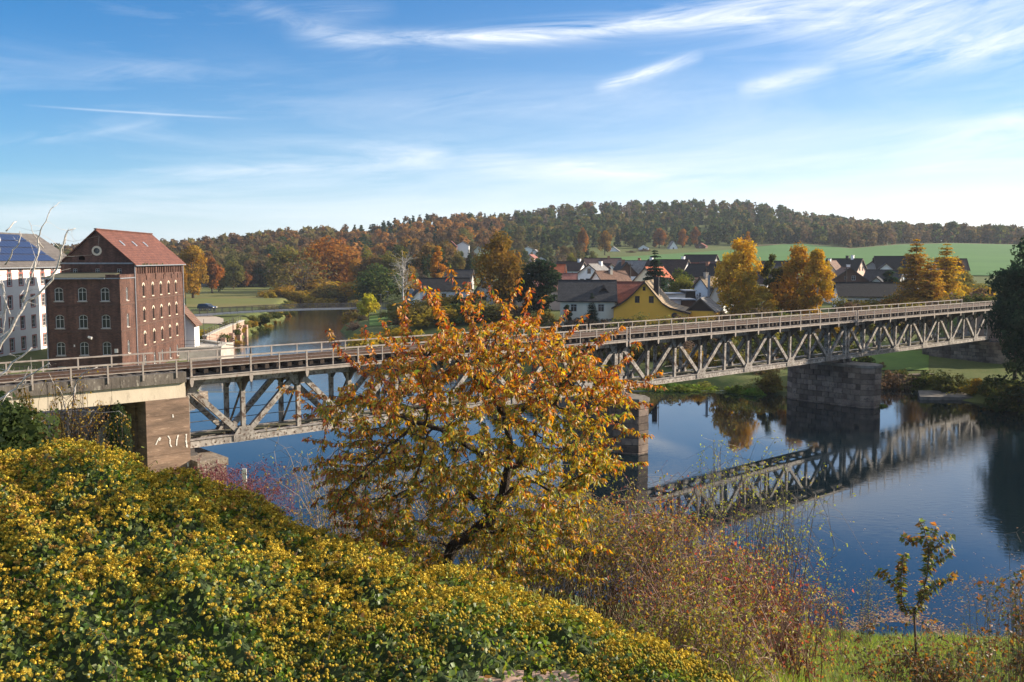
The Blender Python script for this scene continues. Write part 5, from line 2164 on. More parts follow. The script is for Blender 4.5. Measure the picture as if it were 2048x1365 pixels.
pylon((fa.x - .6, fa.y, fa.z - .3), 0, 4.6, 2.0, 'leaning grey steel pylon at the mill end of the footbridge')
rt = empty('pylon', (fb.x + 1.0, fb.y, fb.z - .6), 0, 'tapering pale grey pylon with rounded top at the village end', 'pylon', 'pylons of the footbridge')
mb = MB()
out = [(-.95, 0), (.8, 0), (1.25, 4.3)] + [(.75 + .55 * math.cos(a), 4.5 + .6 * math.sin(a)) for a in [PI * i / 8 for i in range(9)]] + [(.15, 4.2)]
mb.prism(out, -.3, .3)
mb.build('slab', M_zinc, rt)
mb = MB()
for i in range(4):
    mb.tube([(.2 + i * .25, -.35, 4.55), (.2 + i * .25, .35, 4.55)], .06, 6)
mb.build('cable_clamp', M_steel_dark, rt)
for i, (x, Y, yt, lb) in enumerate(((762, 205, 590, 'left of the two lamp posts by the footbridge end'), (776, 212, 584, 'right of the two lamp posts by the footbridge end'))):
    b = at(x, 622, Y)
    g = gz(b.x, Y)
    rt = empty('street_lamp', (b.x, Y, g), 0, lb, 'street lamp', 'lamp posts at the footbridge')
    mb = MB()
    hh = zat(yt, Y) - g
    mb.tube([(0, 0, 0), (0, 0, hh)], [.09, .06], 6)
    mb.build('pole', M_steel_dark, rt)
    mb = MB()
    mb.box((-.5, -.1, hh), (.1, .1, hh + .12))
    mb.build('lamp_head', M_zinc, rt)

# gravel path at the left bank
polar_sheet('path', 388, 446, 16, lambda p: np.interp(p, [388, 446], [178, 176]), lambda p: np.interp(p, [388, 420, 446], [206, 204, 192]), 14, M_path, .10)


# ------------------------------------------------------------------ cars
def car(x, y, rz, paint, label, group=None, sc=1.0):
    g = gz(x, y)
    rt = empty('car', (x, y, g + .15), rz, label, 'car', group)
    rt.scale = (sc, sc, sc)
    prof = [(-2.2, .35), (2.15, .32), (2.2, .62), (2.05, .80), (1.1, .93), (.45, 1.42), (-.9, 1.5), (-1.9, 1.42), (-2.2, .95)]
    mb = MB()
    n_ = len(prof)
    ins = lambda z: .86 if z < .95 else .86 - (z - .95) * .3
    for a, b in zip(prof, prof[1:] + prof[:1]):
        mb.face([(a[0], -ins(a[1]), a[1]), (a[0], ins(a[1]), a[1]), (b[0], ins(b[1]), b[1]), (b[0], -ins(b[1]), b[1])])
    for sgn in (-1, 1):
        k = len(mb.v)
        mb.v.extend((x_, sgn * ins(z_), z_) for x_, z_ in prof)
        for t in tessellate_polygon([[Vector((x_, z_, 0)) for x_, z_ in prof]]):
            mb.f.append(tuple(k + i for i in t))
            mb.mi.append(0)
    mb.build('body', paint, rt)
    mb = MB()
    for sgn in (-1, 1):
        for q in ([(.95, .97), (.42, 1.36), (-.15, 1.40), (-.15, .97)], [(-.25, .97), (-.25, 1.40), (-1.0, 1.41), (-1.0, .97)], [(-1.1, .98), (-1.1, 1.41), (-1.8, 1.34), (-2.0, 1.0)]):
            mb.face([(x_, sgn * (ins(z_) + .008), z_) for x_, z_ in q])
    mb.face([(1.06, -.72, .965), (1.06, .72, .965), (.50, .66, 1.385), (.50, -.66, 1.385)])
    mb.face([(-2.19, -.7, 1.0), (-2.19, .7, 1.0), (-1.96, .66, 1.38), (-1.96, -.66, 1.38)])
    mb.build('window', M_glass, rt)
    wmesh = MB()
    wmesh.tube([(0, -.1, 0), (0, .1, 0)], .32, 14)
    rmesh = MB()
    rmesh.tube([(0, -.11, 0), (0, .11, 0)], .19, 10)
    wm, rm = wmesh.mesh('wheel', M_black), rmesh.mesh('rim', M_alu)
    for wx in (-1.35, 1.35):
        for wy_ in (-.8, .8):
            w_ = link('wheel', wm, rt, (wx, wy_, .17))
            link('rim', rm, w_)
    for wy_ in (-.6, .6):
        mb = MB()
        mb.box((2.06, wy_ - .2, .62), (2.215, wy_ + .2, .76))
        mb.build('headlight', M_paint_white, rt)
    return rt


P_blue = paint_mat('dark_blue_paint', (.015, .022, .05))
P_dark = paint_mat('dark_grey_paint', (.03, .032, .035))
P_silver = paint_mat('silver_paint', (.3, .31, .33))
p = at(415, 627, 222)
car(p.x, p.y, R(-20), P_blue, 'dark blue estate car parked on the riverside path beyond the footbridge')
p = at(411, 579, 395)
car(p.x, p.y, R(20), P_dark, 'dark car under the trees, left of the two far parked ones', 'cars parked under the far trees')
p = at(430, 579, 398)
car(p.x, p.y, R(10), P_silver, 'grey car under the trees, right of the two far parked ones', 'cars parked under the far trees')
p = at(1395, 634, 132)
rt = car(p.x, p.y, R(172), paint_mat('white_car_paint', (.6, .6, .58)), 'white car parked in front of the yellow garage, seen over the railing', None)
p = at(1345, 640, 130)
car(p.x, p.y, R(175), P_dark, 'black car parked in front of the yellow house behind the railing', None)

# utility poles in the village
for x, Y, yt, yb, lb in ((1260, 185, 528, 565, 'wooden utility pole by the grey roof'), (1412, 170, 536, 556, 'wooden utility pole above the white house'), (1692, 180, 536, 566, 'thin pole in front of the brown gable'), (1417, 148, 551, 612, 'tall pale chimney pipe beside the garage'), (1124, 196, 531, 552, 'pole beside the orange roof')):
    b = at(x, yb, Y)
    rt = empty('utility_pole', (b.x, Y, b.z - 1.5), 0, lb, 'pole', 'poles in the village')
    hh = zat(yt, Y) - b.z + 1.5
    mb = MB()
    mb.tube([(0, 0, 0), (0, 0, hh)], [.16, .11] if 'chimney' not in lb else [.2, .2], 7)
    mb.build('pole', M_bark if 'chimney' not in lb else M_zinc, rt)
    mb = MB()
    mb.beam((-.5, 0, hh - .3), (.5, 0, hh - .3), .08, .1)
    mb.build('cross_arm' if 'chimney' not in lb else 'cap', M_bark if 'chimney' not in lb else M_zinc, rt)


# ================================================================== VEGETATION
def lobe_crown(rng, h, w, n_cards, card, palette, weights=None, base=.22, lobes=18, squash=1.0, droop=0.0, tall=False, gaps=.12, tri=True, inner=.15, rough=False):
    """cards over the outside of many leaf lobes; each lobe has its own tint"""
    V, Fc, Cc = [], [], []
    cs = []
    k = 0
    while len(cs) < lobes:
        k += 1
        p = rng.uniform(-1, 1, 3)
        if p @ p > 1 or (p @ p < .16 and k < 2000):
            continue
        zc = base + (1 - base) * (p[2] * .5 + .5)
        if tall:
            env = math.sin(PI * min(max((zc - base) / (1 - base) * .86 + .12, 0), 1)) ** .7
        else:
            t = (zc - base) / (1 - base)
            env = math.sqrt(max(0, 1 - (2 * t - .85) ** 2 / 1.4))
        q = p[:2] / max(math.hypot(p[0], p[1]), .3) * min(1, math.hypot(p[0], p[1]) * 1.25)
        cs.append((q[0] * env * w / 2 * .74, q[1] * env * w / 2 * .74, zc * h * .93))
    cs.append((0, 0, h * .86))
    cs = np.array(cs)
    lr = rng.uniform(.14, .24, len(cs)) * w * (.8 if tall else 1.0)
    if rough:
        m_ = len(cs)
        rr_ = rng.random(m_) ** .6 * w * .5
        aa_ = rng.uniform(0, 6.283, m_)
        peak = .45 + .55 * (.5 + .5 * np.sin(aa_ * 2 + rng.uniform(0, 6))) * rng.uniform(.5, 1, m_)
        cs = np.stack([np.cos(aa_) * rr_, np.sin(aa_) * rr_ * .8, h * rng.uniform(.05, .92, m_) * peak * (1 - .35 * rr_ / (w * .5))], 1)
        lr = np.exp(rng.normal(-2.15, .35, m_)) * w
    per = np.maximum((lr ** 2 / (lr ** 2).sum() * n_cards).astype(int), 8)
    for c, r, m_ in zip(cs, lr, per):
        d = rng.normal(size=(m_, 3))
        d /= np.linalg.norm(d, axis=1, keepdims=True)
        rad = r * (1 - np.abs(rng.normal(0, inner, m_)))[:, None]
        lump = 1 + .22 * np.sin(d[:, :1] * 5 + c[0]) * np.cos(d[:, 1:2] * 6 + c[1]) + .14 * np.sin(d[:, 2:3] * 9 + c[2])
        P = c + d * rad * lump * np.array([1, 1, .82 * squash])
        if droop:
            P[:, 2] -= np.abs(rng.normal(0, droop, m_)) * h
        keep = rng.random(m_) > gaps
        P, d = P[keep], d[keep]
        P[:, 2] = np.maximum(P[:, 2], .04 * h)
        nrm = d * .9 + np.array([0, 0, .25]) + rng.normal(0, .45, d.shape)
        tint = pick_cols(rng, 1, palette, weights, .10)[0]
        cols = np.clip(tint * .62 + pick_cols(rng, len(P), palette, weights, .2) * .38, .003, .9)
        v, f, cc = cards(rng, P, nrm, card, cols, tri)
        Fc.append(f + sum(len(x) for x in V))
        V.append(v)
        Cc.append(cc)
    return np.concatenate(V), np.concatenate(Fc), np.concatenate(Cc), cs


def cone_crown(rng, h, w, n_cards, card, palette, weights=None, base=.08, droop=.25, layers=16, gaps=.1, tri=True, power=.9):
    """conifer: tiers of drooping boughs"""
    P, Nn = [], []
    for i in range(layers):
        t = (i + rng.uniform(-.3, .3)) / layers
        z = h * (base + (1 - base) * t)
        R_ = w / 2 * (1 - t) ** power * rng.uniform(.8, 1.1) + .02 * w
        nb = max(6, int(20 * (1 - t) + 5))
        a0 = rng.uniform(0, 6.28)
        for b in range(nb):
            a = a0 + 6.283 * b / nb + rng.normal(0, .15)
            rr = R_ * rng.uniform(.65, 1.12)
            m_ = max(3, int(n_cards * rr / (layers * 13 * w * .3)))
            s = rng.random(m_) ** .7
            x = np.cos(a) * rr * s
            y = np.sin(a) * rr * s
            zz_ = z - droop * rr * s ** 1.6 + rr * .10 * s
            sp = rr * .24
            P.append(np.stack([x + rng.normal(0, sp, m_) * .8, y + rng.normal(0, sp, m_) * .8, zz_ + rng.normal(0, sp * .35, m_)], 1))
            Nn.append(np.stack([np.full(m_, np.cos(a) * .5), np.full(m_, np.sin(a) * .5), np.full(m_, .9)], 1))
    P = np.concatenate(P)
    Nn = np.concatenate(Nn)
    keep = rng.random(len(P)) > gaps
    P, Nn = P[keep], Nn[keep] + rng.normal(0, .4, (keep.sum(), 3))
    v, f, c = cards(rng, P, Nn, card, pick_cols(rng, len(P), palette, weights, .22), tri)
    return v, f, c, None


def trunk_mesh(rng, h, r, limbs, top=.8, mat_=None, lean=.03):
    mb = MB()
    pts, rad = [], []
    x = y = 0
    for i in range(6):
        t = i / 5
        pts.append((x, y, -.6 + (h * top + .6) * t))
        rad.append(r * (1.25 - t * 1.05) if i else r * 1.5)
        x += rng.normal(0, lean * h / 5)
        y += rng.normal(0, lean * h / 5)
    mb.tube(pts, rad, 7)
    if limbs is not None:
        for c in limbs:
            z0_ = min(max(c[2] * .55, h * .18), h * top * .9)
            t = (z0_ + .6) / (h * top + .6) * 5
            i = min(int(t), 4)
            p = Vector(pts[i]).lerp(Vector(pts[i + 1]), t - i)
            e = Vector(c)
            m_ = p.lerp(e, .5) + Vector((0, 0, -.06 * h))
            mb.tube([p, m_, e], [r * .42, r * .28, r * .08], 5)
    return mb.mesh('trunk', mat_ or M_bark, True)


def twig_mesh(rng, h, w, n, mat_, base=.25, droop=0.0, r0=.012):
    """fine bare branches for a leafless crown"""
    mb = MB()
    for _ in range(n):
        a = rng.uniform(0, 6.283)
        z0_ = h * rng.uniform(base, .8)
        L = w * .5 * rng.uniform(.35, 1.0) * (1.15 - z0_ / h * .6)
        up = rng.uniform(.3, 1.1)
        p = Vector((0, 0, z0_))
        pts = [p]
        for j in range(1, 5):
            s = j / 4
            pts.append(p + Vector((math.cos(a) * L * s + rng.normal(0, .03 * w), math.sin(a) * L * s + rng.normal(0, .03 * w), L * (up * s - droop * s * s * 2.2) + rng.normal(0, .02 * w))))
        mb.tube(pts, [r0 * h * .28, r0 * h * .2, r0 * h * .14, r0 * h * .08, r0 * h * .03], 3, cap=False)
        for j in (2, 3, 4):
            for _k in range(2):
                q = pts[j]
                d = Vector((rng.normal(), rng.normal(), rng.uniform(-.2, 1) - droop)).normalized() * L * .35
                mb.tube([q, q + d * .5 + Vector((0, 0, -.02 * w)), q + d], [r0 * h * .08, r0 * h * .05, r0 * h * .02], 3, cap=False)
    return mb.mesh('branches', mat_)


# palettes (linear base colours)
GOLD = [(.52, .31, .045), (.46, .27, .04), (.58, .37, .06), (.34, .24, .04)]
ORANGE = [(.36, .165, .035), (.30, .125, .03), (.40, .21, .04), (.22, .12, .035)]
RUST = [(.17, .085, .036), (.13, .066, .032), (.20, .115, .042), (.10, .065, .032)]
OLIVE = [(.17, .145, .038), (.125, .12, .036), (.21, .17, .04), (.095, .105, .034)]
GREEN = [(.045, .07, .022), (.06, .085, .026), (.035, .055, .022), (.08, .10, .03)]
DARK = [(.022, .042, .024), (.030, .052, .026), (.016, .032, .02), (.04, .06, .03)]
BROWN = [(.12, .08, .045), (.09, .06, .038), (.15, .10, .05), (.08, .065, .04)]
GREY = [(.13, .105, .085), (.10, .085, .07), (.16, .125, .095), (.09, .07, .06)]
LARCH = [(.44, .25, .04), (.36, .20, .035), (.50, .30, .05), (.26, .17, .035)]
YELLOW = [(.45, .33, .04), (.38, .28, .04), (.30, .26, .05)]

PROTO = {}


def proto(key, seed, kind, h, w, n, card, pal, limbs=7, tr=.2, **kw):
    rng = np.random.default_rng(seed)
    bark = kw.pop('bark', M_bark)
    wts = kw.pop('weights', None)
    if kind == 'cone':
        v, f, c, cs = cone_crown(rng, h, w, n, card, pal, wts, **kw)
        tm = trunk_mesh(rng, h, tr, None, .95, bark, .004)
    else:
        v, f, c, cs = lobe_crown(rng, h, w, n, card, pal, wts, **kw)
        tm = trunk_mesh(rng, h, tr, cs[:limbs] if limbs else None, .7, bark)
    PROTO[key] = (tri_mesh('crown', v, f, c, M_leaf), tm, h)
    return PROTO[key]


def put_tree(key, x, y, height, rz, name, label, cat='tree', group=None, sx=1.0, z=None):
    cm, tm, h = PROTO[key][:3]
    g = gz(x, y) if z is None else z
    rt = empty(name, (x, y, g - .1), rz, label, cat, group)
    s = height / h
    rt.scale = (s * sx, s * sx, s)
    if tm is not None:
        link('trunk', tm, rt)
    link('crown', cm, rt)
    for ex in PROTO[key][3:]:
        link('branches', ex, rt)
    return rt


def T(key, px, ytop, Y, label, name='tree', cat='tree', group=None, sx=1.0, rz=0.0):
    """tree whose top shows at pixel (px, ytop), standing at distance Y"""
    x = xat(px, ytop, Y)
    g = gz(x, Y)
    k_h = 1.07 if 'bush' not in key else 1.0
    return put_tree(key, x, Y, (zat(ytop, Y) - g + .1) * k_h, rz, name, label, cat, group, sx / k_h)


# --- detailed trees of the middle distance
proto('birch_a', 11, 'lobe', 13, 8.2, 15000, .25, GOLD, 9, .18, base=.04, lobes=52, tall=True, droop=.02, gaps=.12, bark=M_birch)
proto('birch_b', 12, 'lobe', 12.5, 8.8, 15000, .25, GOLD, 9, .18, base=.03, lobes=54, tall=True, droop=.02, gaps=.12, bark=M_birch)
proto('birch_c', 13, 'lobe', 11.5, 6.4, 10000, .25, GOLD, 9, .16, base=.03, lobes=40, tall=True, droop=.02, gaps=.12, bark=M_birch)
proto('birch_green', 14, 'lobe', 10, 3.8, 7000, .24, OLIVE + GREEN[:2], 6, .14, base=.12, lobes=28, tall=True, droop=.02, gaps=.2, bark=M_birch)
proto('larch', 15, 'cone', 14, 6.4, 12000, .27, LARCH, base=.10, droop=.14, layers=20, gaps=.15, power=.62, tr=.22)
proto('oak_gold', 16, 'lobe', 14, 10.5, 9000, .34, [(.25, .16, .03), (.20, .13, .03), (.16, .125, .03), (.28, .17, .03)], 10, .35, base=.16, lobes=34, gaps=.18)
proto('pine', 17, 'lobe', 10, 7.0, 9000, .26, DARK, 8, .25, base=.10, lobes=30, gaps=.12, squash=.6)
proto('spruce', 18, 'cone', 12, 6.2, 16000, .26, DARK, base=.04, droop=.22, layers=20, gaps=.03, tr=.2, power=.8)
proto('thuja', 19, 'lobe', 4, 1.4, 2200, .16, DARK + GREEN[:1], 0, .1, base=.05, lobes=14, tall=True, gaps=.05)
proto('beech', 20, 'lobe', 19, 17, 9500, .48, ORANGE + RUST[:2], 10, .5, base=.10, lobes=44, gaps=.12)
proto('maple', 21, 'lobe', 12, 9, 4500, .42, RUST + ORANGE[:2], 8, .3, base=.14, lobes=24, gaps=.12)
proto('lime', 22, 'lobe', 16, 11, 6500, .44, ORANGE + [(.30, .17, .035)], 8, .35, base=.12, lobes=30, gaps=.14)
proto('ash', 23, 'lobe', 15, 11, 5500, .46, OLIVE, 8, .35, base=.12, lobes=28, gaps=.16)
proto('round_green', 24, 'lobe', 12, 12, 6500, .40, GREEN + OLIVE[:2], 8, .35, base=.06, lobes=32, gaps=.1)
proto('poplar', 25, 'lobe', 13, 5.0, 6000, .30, [(.40, .21, .035), (.36, .18, .03), (.44, .26, .05)], 7, .2, base=.10, lobes=24, tall=True, gaps=.2)
proto('bush_gold', 26, 'lobe', 3.2, 4.4, 3600, .17, [(.36, .22, .035), (.28, .19, .035), (.22, .17, .04), (.40, .27, .045)], 0, .06, base=.02, lobes=34, gaps=.1, rough=True, inner=.35)
proto('bush_grass', 35, 'lobe', 2.6, 4.0, 3200, .17, [(.12, .19, .035), (.09, .15, .03), (.16, .21, .04), (.14, .14, .04)], 0, .06, base=.02, lobes=34, gaps=.08, rough=True, inner=.35)
proto('bush_green', 27, 'lobe', 2.6, 4.0, 3200, .17, GREEN + OLIVE[:2], 0, .06, base=.02, lobes=34, gaps=.08, rough=True, inner=.35)
proto('bush_brown', 28, 'lobe', 2.8, 3.8, 2600, .15, BROWN + GREY[:1], 0, .05, base=.03, lobes=34, gaps=.25, rough=True, inner=.35)
proto('bush_olive', 29, 'lobe', 2.8, 4.4, 3200, .17, OLIVE + BROWN[:1], 0, .05, base=.03, lobes=34, gaps=.14, rough=True, inner=.35)
proto('bush_yellow', 30, 'lobe', 2.6, 2.6, 2200, .17, [(.42, .40, .04), (.35, .36, .05)], 0, .05, base=.08, lobes=14, gaps=.1)
proto('evergreen', 31, 'lobe', 15, 9.5, 15000, .24, DARK, 10, .35, base=.10, lobes=48, gaps=.10, squash=.75)
proto('big_conifer', 32, 'cone', 15, 10.0, 13000, .26, DARK, base=.06, droop=.34, layers=22, gaps=.08, power=.7, tr=.32)
# willow and bare birch
rng = np.random.default_rng(40)
v, f, c, cs = lobe_crown(rng, 12, 13, 3000, .30, OLIVE + GREY[:2], None, base=.16, lobes=30, gaps=.35, droop=.03, inner=.4)
PROTO['willow'] = (tri_mesh('crown', v, f, c, M_leaf), trunk_mesh(rng, 12, .45, cs[:14], .35), 12, twig_mesh(rng, 11.5, 11, 60, M_bark, .2, .1))
v, f, c, cs = lobe_crown(rng, 14, 7, 900, .2, OLIVE + GOLD[:1], None, base=.25, lobes=20, gaps=.5, tall=True, inner=.5)
PROTO['bare_birch'] = (tri_mesh('crown', v, f, c, M_leaf), trunk_mesh(rng, 14, .2, cs[:10], .9, M_birch), 14, twig_mesh(rng, 13.5, 8, 70, M_birch, .25, .12))
v, f, c, cs = lobe_crown(rng, 12, 8, 1400, .26, GREY + BROWN[:2], None, base=.2, lobes=22, gaps=.5, inner=.5)
PROTO['bare_tree'] = (tri_mesh('crown', v, f, c, M_leaf), trunk_mesh(rng, 12, .2, cs[:10], .8), 12, twig_mesh(rng, 11.8, 9, 70, M_bark, .2, 0, .010))

T('birch_a', 1482, 473, 150, 'tall golden birch left of the pair behind the bridge', 'birch_tree', group='golden birches behind the bridge', sx=.98)
T('birch_b', 1598, 489, 148, 'broad golden birch right of the green tree', 'birch_tree', group='golden birches behind the bridge', rz=1.0)
T('birch_c', 1634, 503, 144, 'lower golden birch leaning against the broad one on its right', 'birch_tree', group='golden birches behind the bridge', rz=2.0)
T('birch_c', 1525, 575, 142, 'short golden birch filling the gap below the green tree', 'birch_tree', group='golden birches behind the bridge', rz=.5, sx=1.7)
T('birch_green', 1545, 503, 151, 'slim green tree between the two golden birches', 'slim_tree')
T('larch', 1834, 486, 158, 'golden larch with spreading boughs, left of the two', 'larch_tree', group='golden larches right of the village', sx=1.25)
T('larch', 1894, 494, 162, 'golden larch with a thin top, right of the two', 'larch_tree', group='golden larches right of the village', rz=1.3, sx=1.3)
T('larch', 1862, 524, 154, 'short golden larch filling the gap between the two tall ones', 'larch_tree', group='golden larches right of the village', rz=2.3, sx=1.5)
T('oak_gold', 1003, 476, 178, 'large golden oak standing above the cherry tree', 'oak_tree')
T('pine', 1082, 516, 158, 'bushy dark green pine right of the golden oak', 'pine_tree', sx=1.05)
T('pine', 1052, 548, 160, 'smaller dark pine leaning out under the golden oak', 'pine_tree', sx=.8, rz=1)
T('spruce', 1310, 505, 176, 'tall dark spruce in front of the orange roof', 'spruce_tree', sx=1.25)
T('spruce', 1184, 590, 143, 'small blue-green spruce in front of the cream house', 'spruce_tree', sx=.95)
T('thuja', 1134, 609, 142, 'narrow dark thuja at the corner of the cream house', 'thuja')
T('round_green', 1360, 540, 185, 'round dark green tree below the sunlit white gable', 'garden_tree', sx=.85)
T('spruce', 1200, 524, 230, 'far dark conifer behind the white gable', 'conifer', sx=.9)
T('bush_green', 1147, 534, 205, 'yellow-green garden bush beside the orange roof', 'bush', 'bush', sx=.9)
T('thuja', 1779, 541, 178, 'dark pointed thuja before the slate roof', 'thuja', sx=1.6)
T('maple', 1911, 516, 225, 'red leaved shrub beside the dark red house', 'maple_tree', sx=.7)
T('beech', 655, 484, 345, 'great orange beech on the river bend', 'beech_tree', sx=1.45)
T('ash', 575, 497, 352, 'olive and brown tree left of the great orange beech', 'ash_tree', sx=1.25)
T('willow', 606, 518, 318, 'pale grey-green willow with fanned bare limbs by the river', 'willow_tree', sx=1.45)
T('bush_gold', 566, 563, 300, 'golden bush at the foot of the willow', 'bush', 'bush', sx=1.7)
T('bush_gold', 541, 578, 292, 'orange bush at the left edge of the willow', 'bush', 'bush', sx=1.0, rz=1)
T('bush_olive', 640, 566, 312, 'olive bush right of the willow trunk', 'bush', 'bush', sx=1.4)
T('bush_gold', 676, 550, 335, 'yellow bush under the great orange beech', 'bush', 'bush', sx=1.1, rz=2)
T('bush_gold', 700, 556, 340, 'bright yellow bush at the right foot of the beech', 'bush', 'bush', sx=.8, rz=4)
T('round_green', 755, 531, 262, 'dark round brown-green tree on the right river bank', 'round_tree', sx=1.25)
T('ash', 735, 500, 350, 'green tree behind the beech on the far bank', 'ash_tree', sx=.6, rz=1)
T('bare_birch', 806, 497, 228, 'bare pale birch with white limbs near the pylon', 'birch_tree', sx=1.1)
T('bare_tree', 842, 540, 226, 'leafless grey tree right of the bare birch', 'bare_tree', sx=.8)
T('poplar', 876, 490, 255, 'golden poplar left of the oak', 'poplar_tree', sx=1.0)
T('spruce', 846, 515, 262, 'dark conifer between the bare birch and the poplar', 'conifer', sx=.8)
T('spruce', 938, 502, 300, 'blue-green spruce left of the oak', 'spruce_tree', sx=.8)
T('ash', 915, 504, 305, 'yellow-green tree left of the blue-green spruce', 'ash_tree', sx=.7, rz=2)
T('ash', 962, 508, 290, 'olive tree close behind the oak', 'ash_tree', sx=.9)
T('lime', 384, 496, 292, 'big orange lime tree rising right of the mill', 'lime_tree', sx=1.0)
T('maple', 423, 519, 330, 'rust red tree behind the orange lime', 'maple_tree', sx=.9)
T('ash', 436, 527, 345, 'small olive tree at the meadow edge', 'ash_tree', sx=.7)
T('ash', 466, 522, 385, 'olive and yellow tree alone at the back of the meadow', 'ash_tree', sx=1.0, rz=3)
T('maple', 490, 544, 398, 'low red brown tree at the back of the meadow', 'maple_tree', sx=1.1)
T('lime', 362, 533, 262, 'yellow lower branches of a lime beside the mill wall', 'lime_tree', sx=.55)
T('bush_yellow', 737, 589, 206, 'small bright yellow-green tree by the footbridge', 'bush', 'bush')
T('bush_olive', 790, 596, 190, 'green bush where the footbridge meets the village bank', 'bush', 'bush', sx=1.2)
T('maple', 1165, 458, 480, 'pale golden birch on the slope above the village', 'birch_tree', sx=.6)
T('maple', 1210, 463, 500, 'rust red maple on the slope above the village', 'maple_tree', sx=.8, rz=1)
T('bare_tree', 1116, 500, 340, 'bare purple-brown tree in the allotments', 'bare_tree', sx=1.3)
T('bush_gold', 1125, 512, 330, 'orange bush in the allotments', 'bush', 'bush', sx=.9)
T('ash', 1143, 509, 320, 'small green tree in the allotments', 'ash_tree', sx=.6)
T('spruce', 1172, 507, 316, 'round blue conifer at the left end of the field', 'conifer', sx=1.0)
T('maple', 1319, 458, 590, 'orange tree at the wood edge, left of three', 'maple_tree', group='orange trees at the wood edge')
T('lime', 1366, 460, 592, 'yellow-brown tree at the wood edge, middle of three', 'lime_tree', group='orange trees at the wood edge', sx=.9)
T('maple', 1391, 455, 596, 'bright orange tree at the wood edge, right of three', 'maple_tree', group='orange trees at the wood edge', sx=.7, rz=2)
T('poplar', 1496, 462, 420, 'orange top of a far poplar behind the golden birch', 'poplar_tree', sx=.8)
T('bush_brown', 1290, 497, 545, 'grey thorn hedge on the slope, left part', 'hedge', 'hedge', 'hedges along the field', sx=3.0)
T('bush_brown', 1262, 501, 530, 'grey thorn hedge on the slope, left end', 'hedge', 'hedge', 'hedges along the field', sx=3.4, rz=1)

for px_, yt_, k_2, lb_ in ((862, 583, 'bush_olive', 'olive bush hiding the foot of the long black roofed house, left'), (892, 578, 'bush_gold', 'golden bush before the long black roofed house, middle'), (922, 580, 'bush_green', 'green bush before the long black roofed house, right'), (948, 574, 'bush_olive', 'olive bush right of the long black roofed house')):
    T(k_2, px_, yt_, 184, lb_, 'bush', 'bush', 'bushes behind the bridge', 1.0, px_)
for px_, yt_, Y_, k_2, sx_2, nm_, lb_ in ((690, 497, 372, 'beech', .8, 'beech_tree', 'orange tree close behind the right flank of the great beech'), (622, 500, 380, 'lime', 1.1, 'lime_tree', 'amber tree behind the willow and the great beech'), (548, 524, 372, 'lime', .8, 'lime_tree', 'golden brown tree at the left end of the river bend'),
                                        (712, 520, 330, 'lime', .7, 'lime_tree', 'yellow-brown tree at the water below the great beech'), (778, 508, 300, 'ash', .9, 'ash_tree', 'olive tree between the dark round tree and the bare birch'), (730, 536, 300, 'ash', .7, 'ash_tree', 'small olive tree left of the dark round tree'),
                                        (822, 536, 240, 'lime', .7, 'lime_tree', 'golden brown tree below the bare birch'), (640, 540, 318, 'bush_gold', 2.0, 'bush', 'large golden thicket below the willow at the water'), (600, 572, 300, 'bush_gold', 1.8, 'bush', 'rounded golden thicket before the willow trunk'),
                                        (840, 596, 170, 'bush_olive', 1.6, 'bush', 'olive bush on the bank left of the cherry tip'), (885, 600, 165, 'bush_gold', 1.6, 'bush', 'golden bush behind the red cherry tips'), (930, 598, 166, 'bush_green', 1.8, 'bush', 'green bush behind the top of the cherry'),
                                        (985, 596, 164, 'bush_olive', 1.8, 'bush', 'olive bush under the golden oak'), (1030, 606, 160, 'bush_brown', 1.6, 'bush', 'brown bush between oak and pine'), (1090, 618, 152, 'bush_olive', 1.6, 'bush', 'olive bush at the foot of the dark pine')):
    T(k_2, px_, yt_, Y_, lb_, nm_, 'tree' if nm_ != 'bush' else 'bush', 'trees and bushes at the river bend' if Y_ > 200 else 'bushes behind the cherry tree', sx_2, px_ * .1)
vg = np.random.default_rng(33)
for i in range(46):
    px_ = vg.uniform(1095, 1990)
    Y_ = vg.uniform(150, 262)
    k_2 = ['bush_green', 'bush_olive', 'bush_gold', 'ash', 'bush_brown', 'round_green'][vg.integers(6)]
    X_ = (px_ - 1024) / F * Y_
    put_tree(k_2, X_, Y_, vg.uniform(2.5, 4.5) if 'bush' in k_2 else vg.uniform(4, 6.5), vg.uniform(0, 6), 'garden_tree' if 'bush' not in k_2 else 'garden_bush',
             {'bush_green': 'dark green garden bush between the village houses', 'bush_olive': 'olive garden bush between the village houses', 'bush_gold': 'golden garden bush between the village houses', 'ash': 'olive garden tree between the village houses', 'bush_brown': 'brown garden bush between the village houses', 'round_green': 'round green garden tree between the village houses'}[k_2],
             'bush' if 'bush' in k_2 else 'tree', {'bush_green': 'green garden bushes', 'bush_olive': 'olive garden bushes', 'bush_gold': 'golden garden bushes', 'ash': 'olive garden trees', 'bush_brown': 'brown garden bushes', 'round_green': 'green garden trees'}[k_2] + ' of the village', 1.0)
